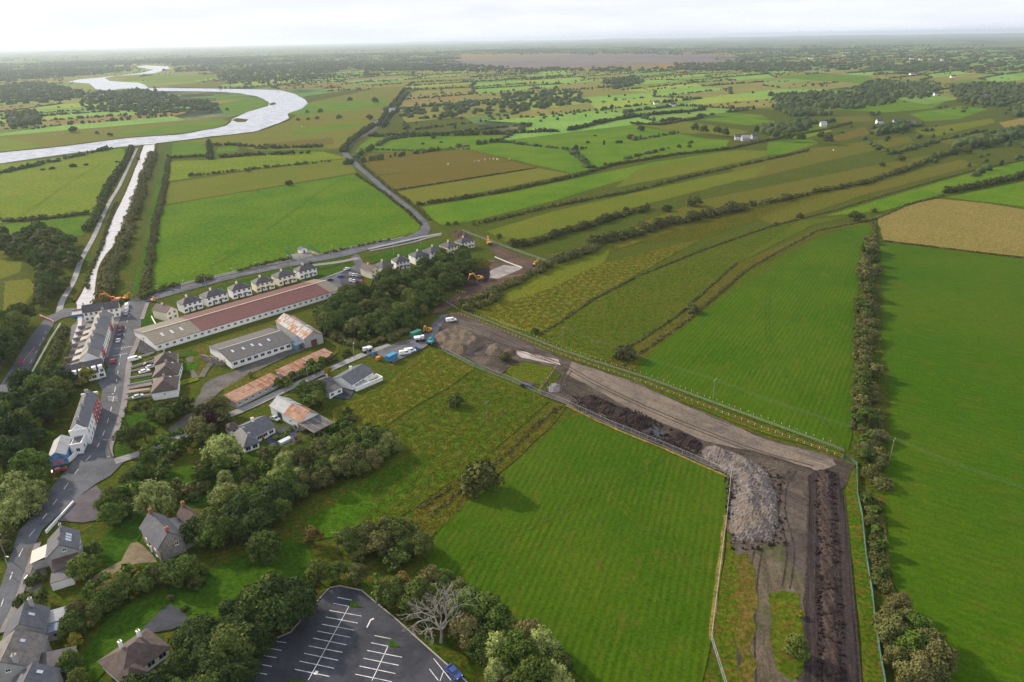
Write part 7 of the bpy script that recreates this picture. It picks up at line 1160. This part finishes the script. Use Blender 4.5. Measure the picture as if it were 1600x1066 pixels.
# garden and yard bits
def bale(px, py, label, mat, r=.6, nm='garden_toy'):
    e = empty(nm, at(px, py, .34)); tag(e, label, 'toy'); MB().tube([(0, 0, 0), (0, 0, .3)], [r, r*.9], 14).build('pool', mat, e); MB().tube([(0, 0, .3), (0, 0, .42)], [r*.8, r*.75], 14).build('ring', M_ORANGE, e)
bale(90, 1036, 'round red and blue paddling pool in the bottom left yard', m_plain('toy_blue', (.05, .18, .45), .4, .4, .1), 1.0, 'paddling_pool'); o = House('garden_slide', 'turquoise plastic slide lying in the bottom left yard', (86,1056), (97,1048), None, 1.0, eave=.6, zref=0, cat='toy'); MB().slab([(0, 0, .5), (o.L, 0, .9), (o.L, 1, .9), (0, 1, .5)], .08).build('chute', m_plain('turquoise_plastic', (.10, .55, .50), .4, .4, .05), o.e); MB().box(0, o.L, -.06, -.002, .45, 1.0).build('side', MATS['turquoise_plastic'], o.e)
g = House('playhouse', 'small dark pitched garden hut in the lower gardens', (386,755), (396,753), None, 2.4, eave=1.8, zref=0, cat='shed'); g.walls(M_WOOD, 2.6); g.roof(R_BROWN, 2.6, o=.2); g.door('f', .5, .8, 1.6)
g = House('garden_shed', 'little grey garden shed beside the vegetable plots', (460,692), (467,689), None, 2.6, eave=2.0, zref=0, cat='shed'); g.walls(M_WOOD, 2.8); g.roof(R_SLATE, 2.8, o=.15); g.door('f', .5, .8, 1.7); g = House('greenhouse', 'long low glass cold frame in the vegetable plots', (440,697), (457,688.5), None, 2.0, eave=1.2, zref=0, cat='greenhouse'); g.walls(MATS['skylight_glass']); [MB().box(g.L*i/8-.03, g.L*i/8+.03, -.02, g.W+.02, 1.2, 1.25).build('glazing_bar', M_FRAME, g.e) for i in range(9)]
# cattle
cwm = MB(); cwm.hexa([(-1.0, -.32, .65), (.9, -.32, .6), (.9, .32, .6), (-1.0, .32, .65), (-.95, -.25, 1.35), (.9, -.22, 1.4), (.9, .22, 1.4), (-.95, .25, 1.35)]); cwm.hexa([(.85, -.16, 1.0), (1.5, -.13, .75), (1.5, .13, .75), (.85, .16, 1.0), (.85, -.16, 1.4), (1.5, -.13, 1.1), (1.5, .13, 1.1), (.85, .16, 1.4)])
for x in (-.85, .7):
    for y in (-.22, .22): cwm.tube([(x, y, 0), (x, y, .7)], [.06, .11], 6)
cwl = cwm.mesh('cow', m_plain('cow_hide_pale', (.62, .55, .44), .9, .2, .15)); cwd_ = cwm.mesh('cow', m_plain('cow_hide_fawn', (.45, .30, .17), .9, .2, .15)); cows = [(742,254),(748,253),(758,251),(765,250.5),(771,250),(777,250.5),(796,250),(700,258),(86,212),(92,209),(98,210),(1185,165),(1192,166),(1302,236),(472,199),(478,199)]
for k, (x, y) in enumerate(cows): o = bpy.data.objects.new('cow', cwl if k % 3 else cwd_); COL.objects.link(o); o.location = at(x, y, .3); o.scale = (1.4,)*3; o.rotation_euler = (0, 0, random.uniform(0, 6)); tag(o, 'pale cow grazing %s' % ('on the brown field, %s from the left' % ORD[[7, 1, 2, 3, 4, 5, 6, 0][k] if k < 8 else 0] if k < 8 else ('%s from the left in the meadow left of the river' % ORD[k-8] if k < 11 else ('%s from the left in the far right pasture' % ORD[k-11] if k < 13 else ('alone on the right hand heath' if k == 13 else '%s from the left in the river bend meadow' % ORD[k-14])))), 'cow', 'grazing cattle')
# car park arrow
paint(zc(694,705), zc(718,655), .3, cp, 'painted_arrow'); paint(zc(716,658), zc(738,648), .5, cp, 'painted_arrow', Z+.038); paint(zc(368,985), zc(386,990), 1.0, cp, 'painted_symbol', Z+.038)
# ------------------------------------------------------------------ haze: the air itself, one closed box round everything
HZ = 47000.0
hz = MB().box(-HZ, HZ, -HZ, HZ, -2.5, 175).build('haze', None)
hm = bpy.data.materials.new('air'); hm.use_nodes = True; ht = hm.node_tree; ht.nodes.clear()
ho = ht.nodes.new('ShaderNodeOutputMaterial'); hv = ht.nodes.new('ShaderNodeVolumePrincipled'); hv.inputs['Color'].default_value = (.76, .88, 1.0, 1); hv.inputs['Density'].default_value = 5.6e-5; hv.inputs['Anisotropy'].default_value = .35
ht.links.new(hv.outputs[0], ho.inputs['Volume']); hz.data.materials.append(hm); stuff(hz)
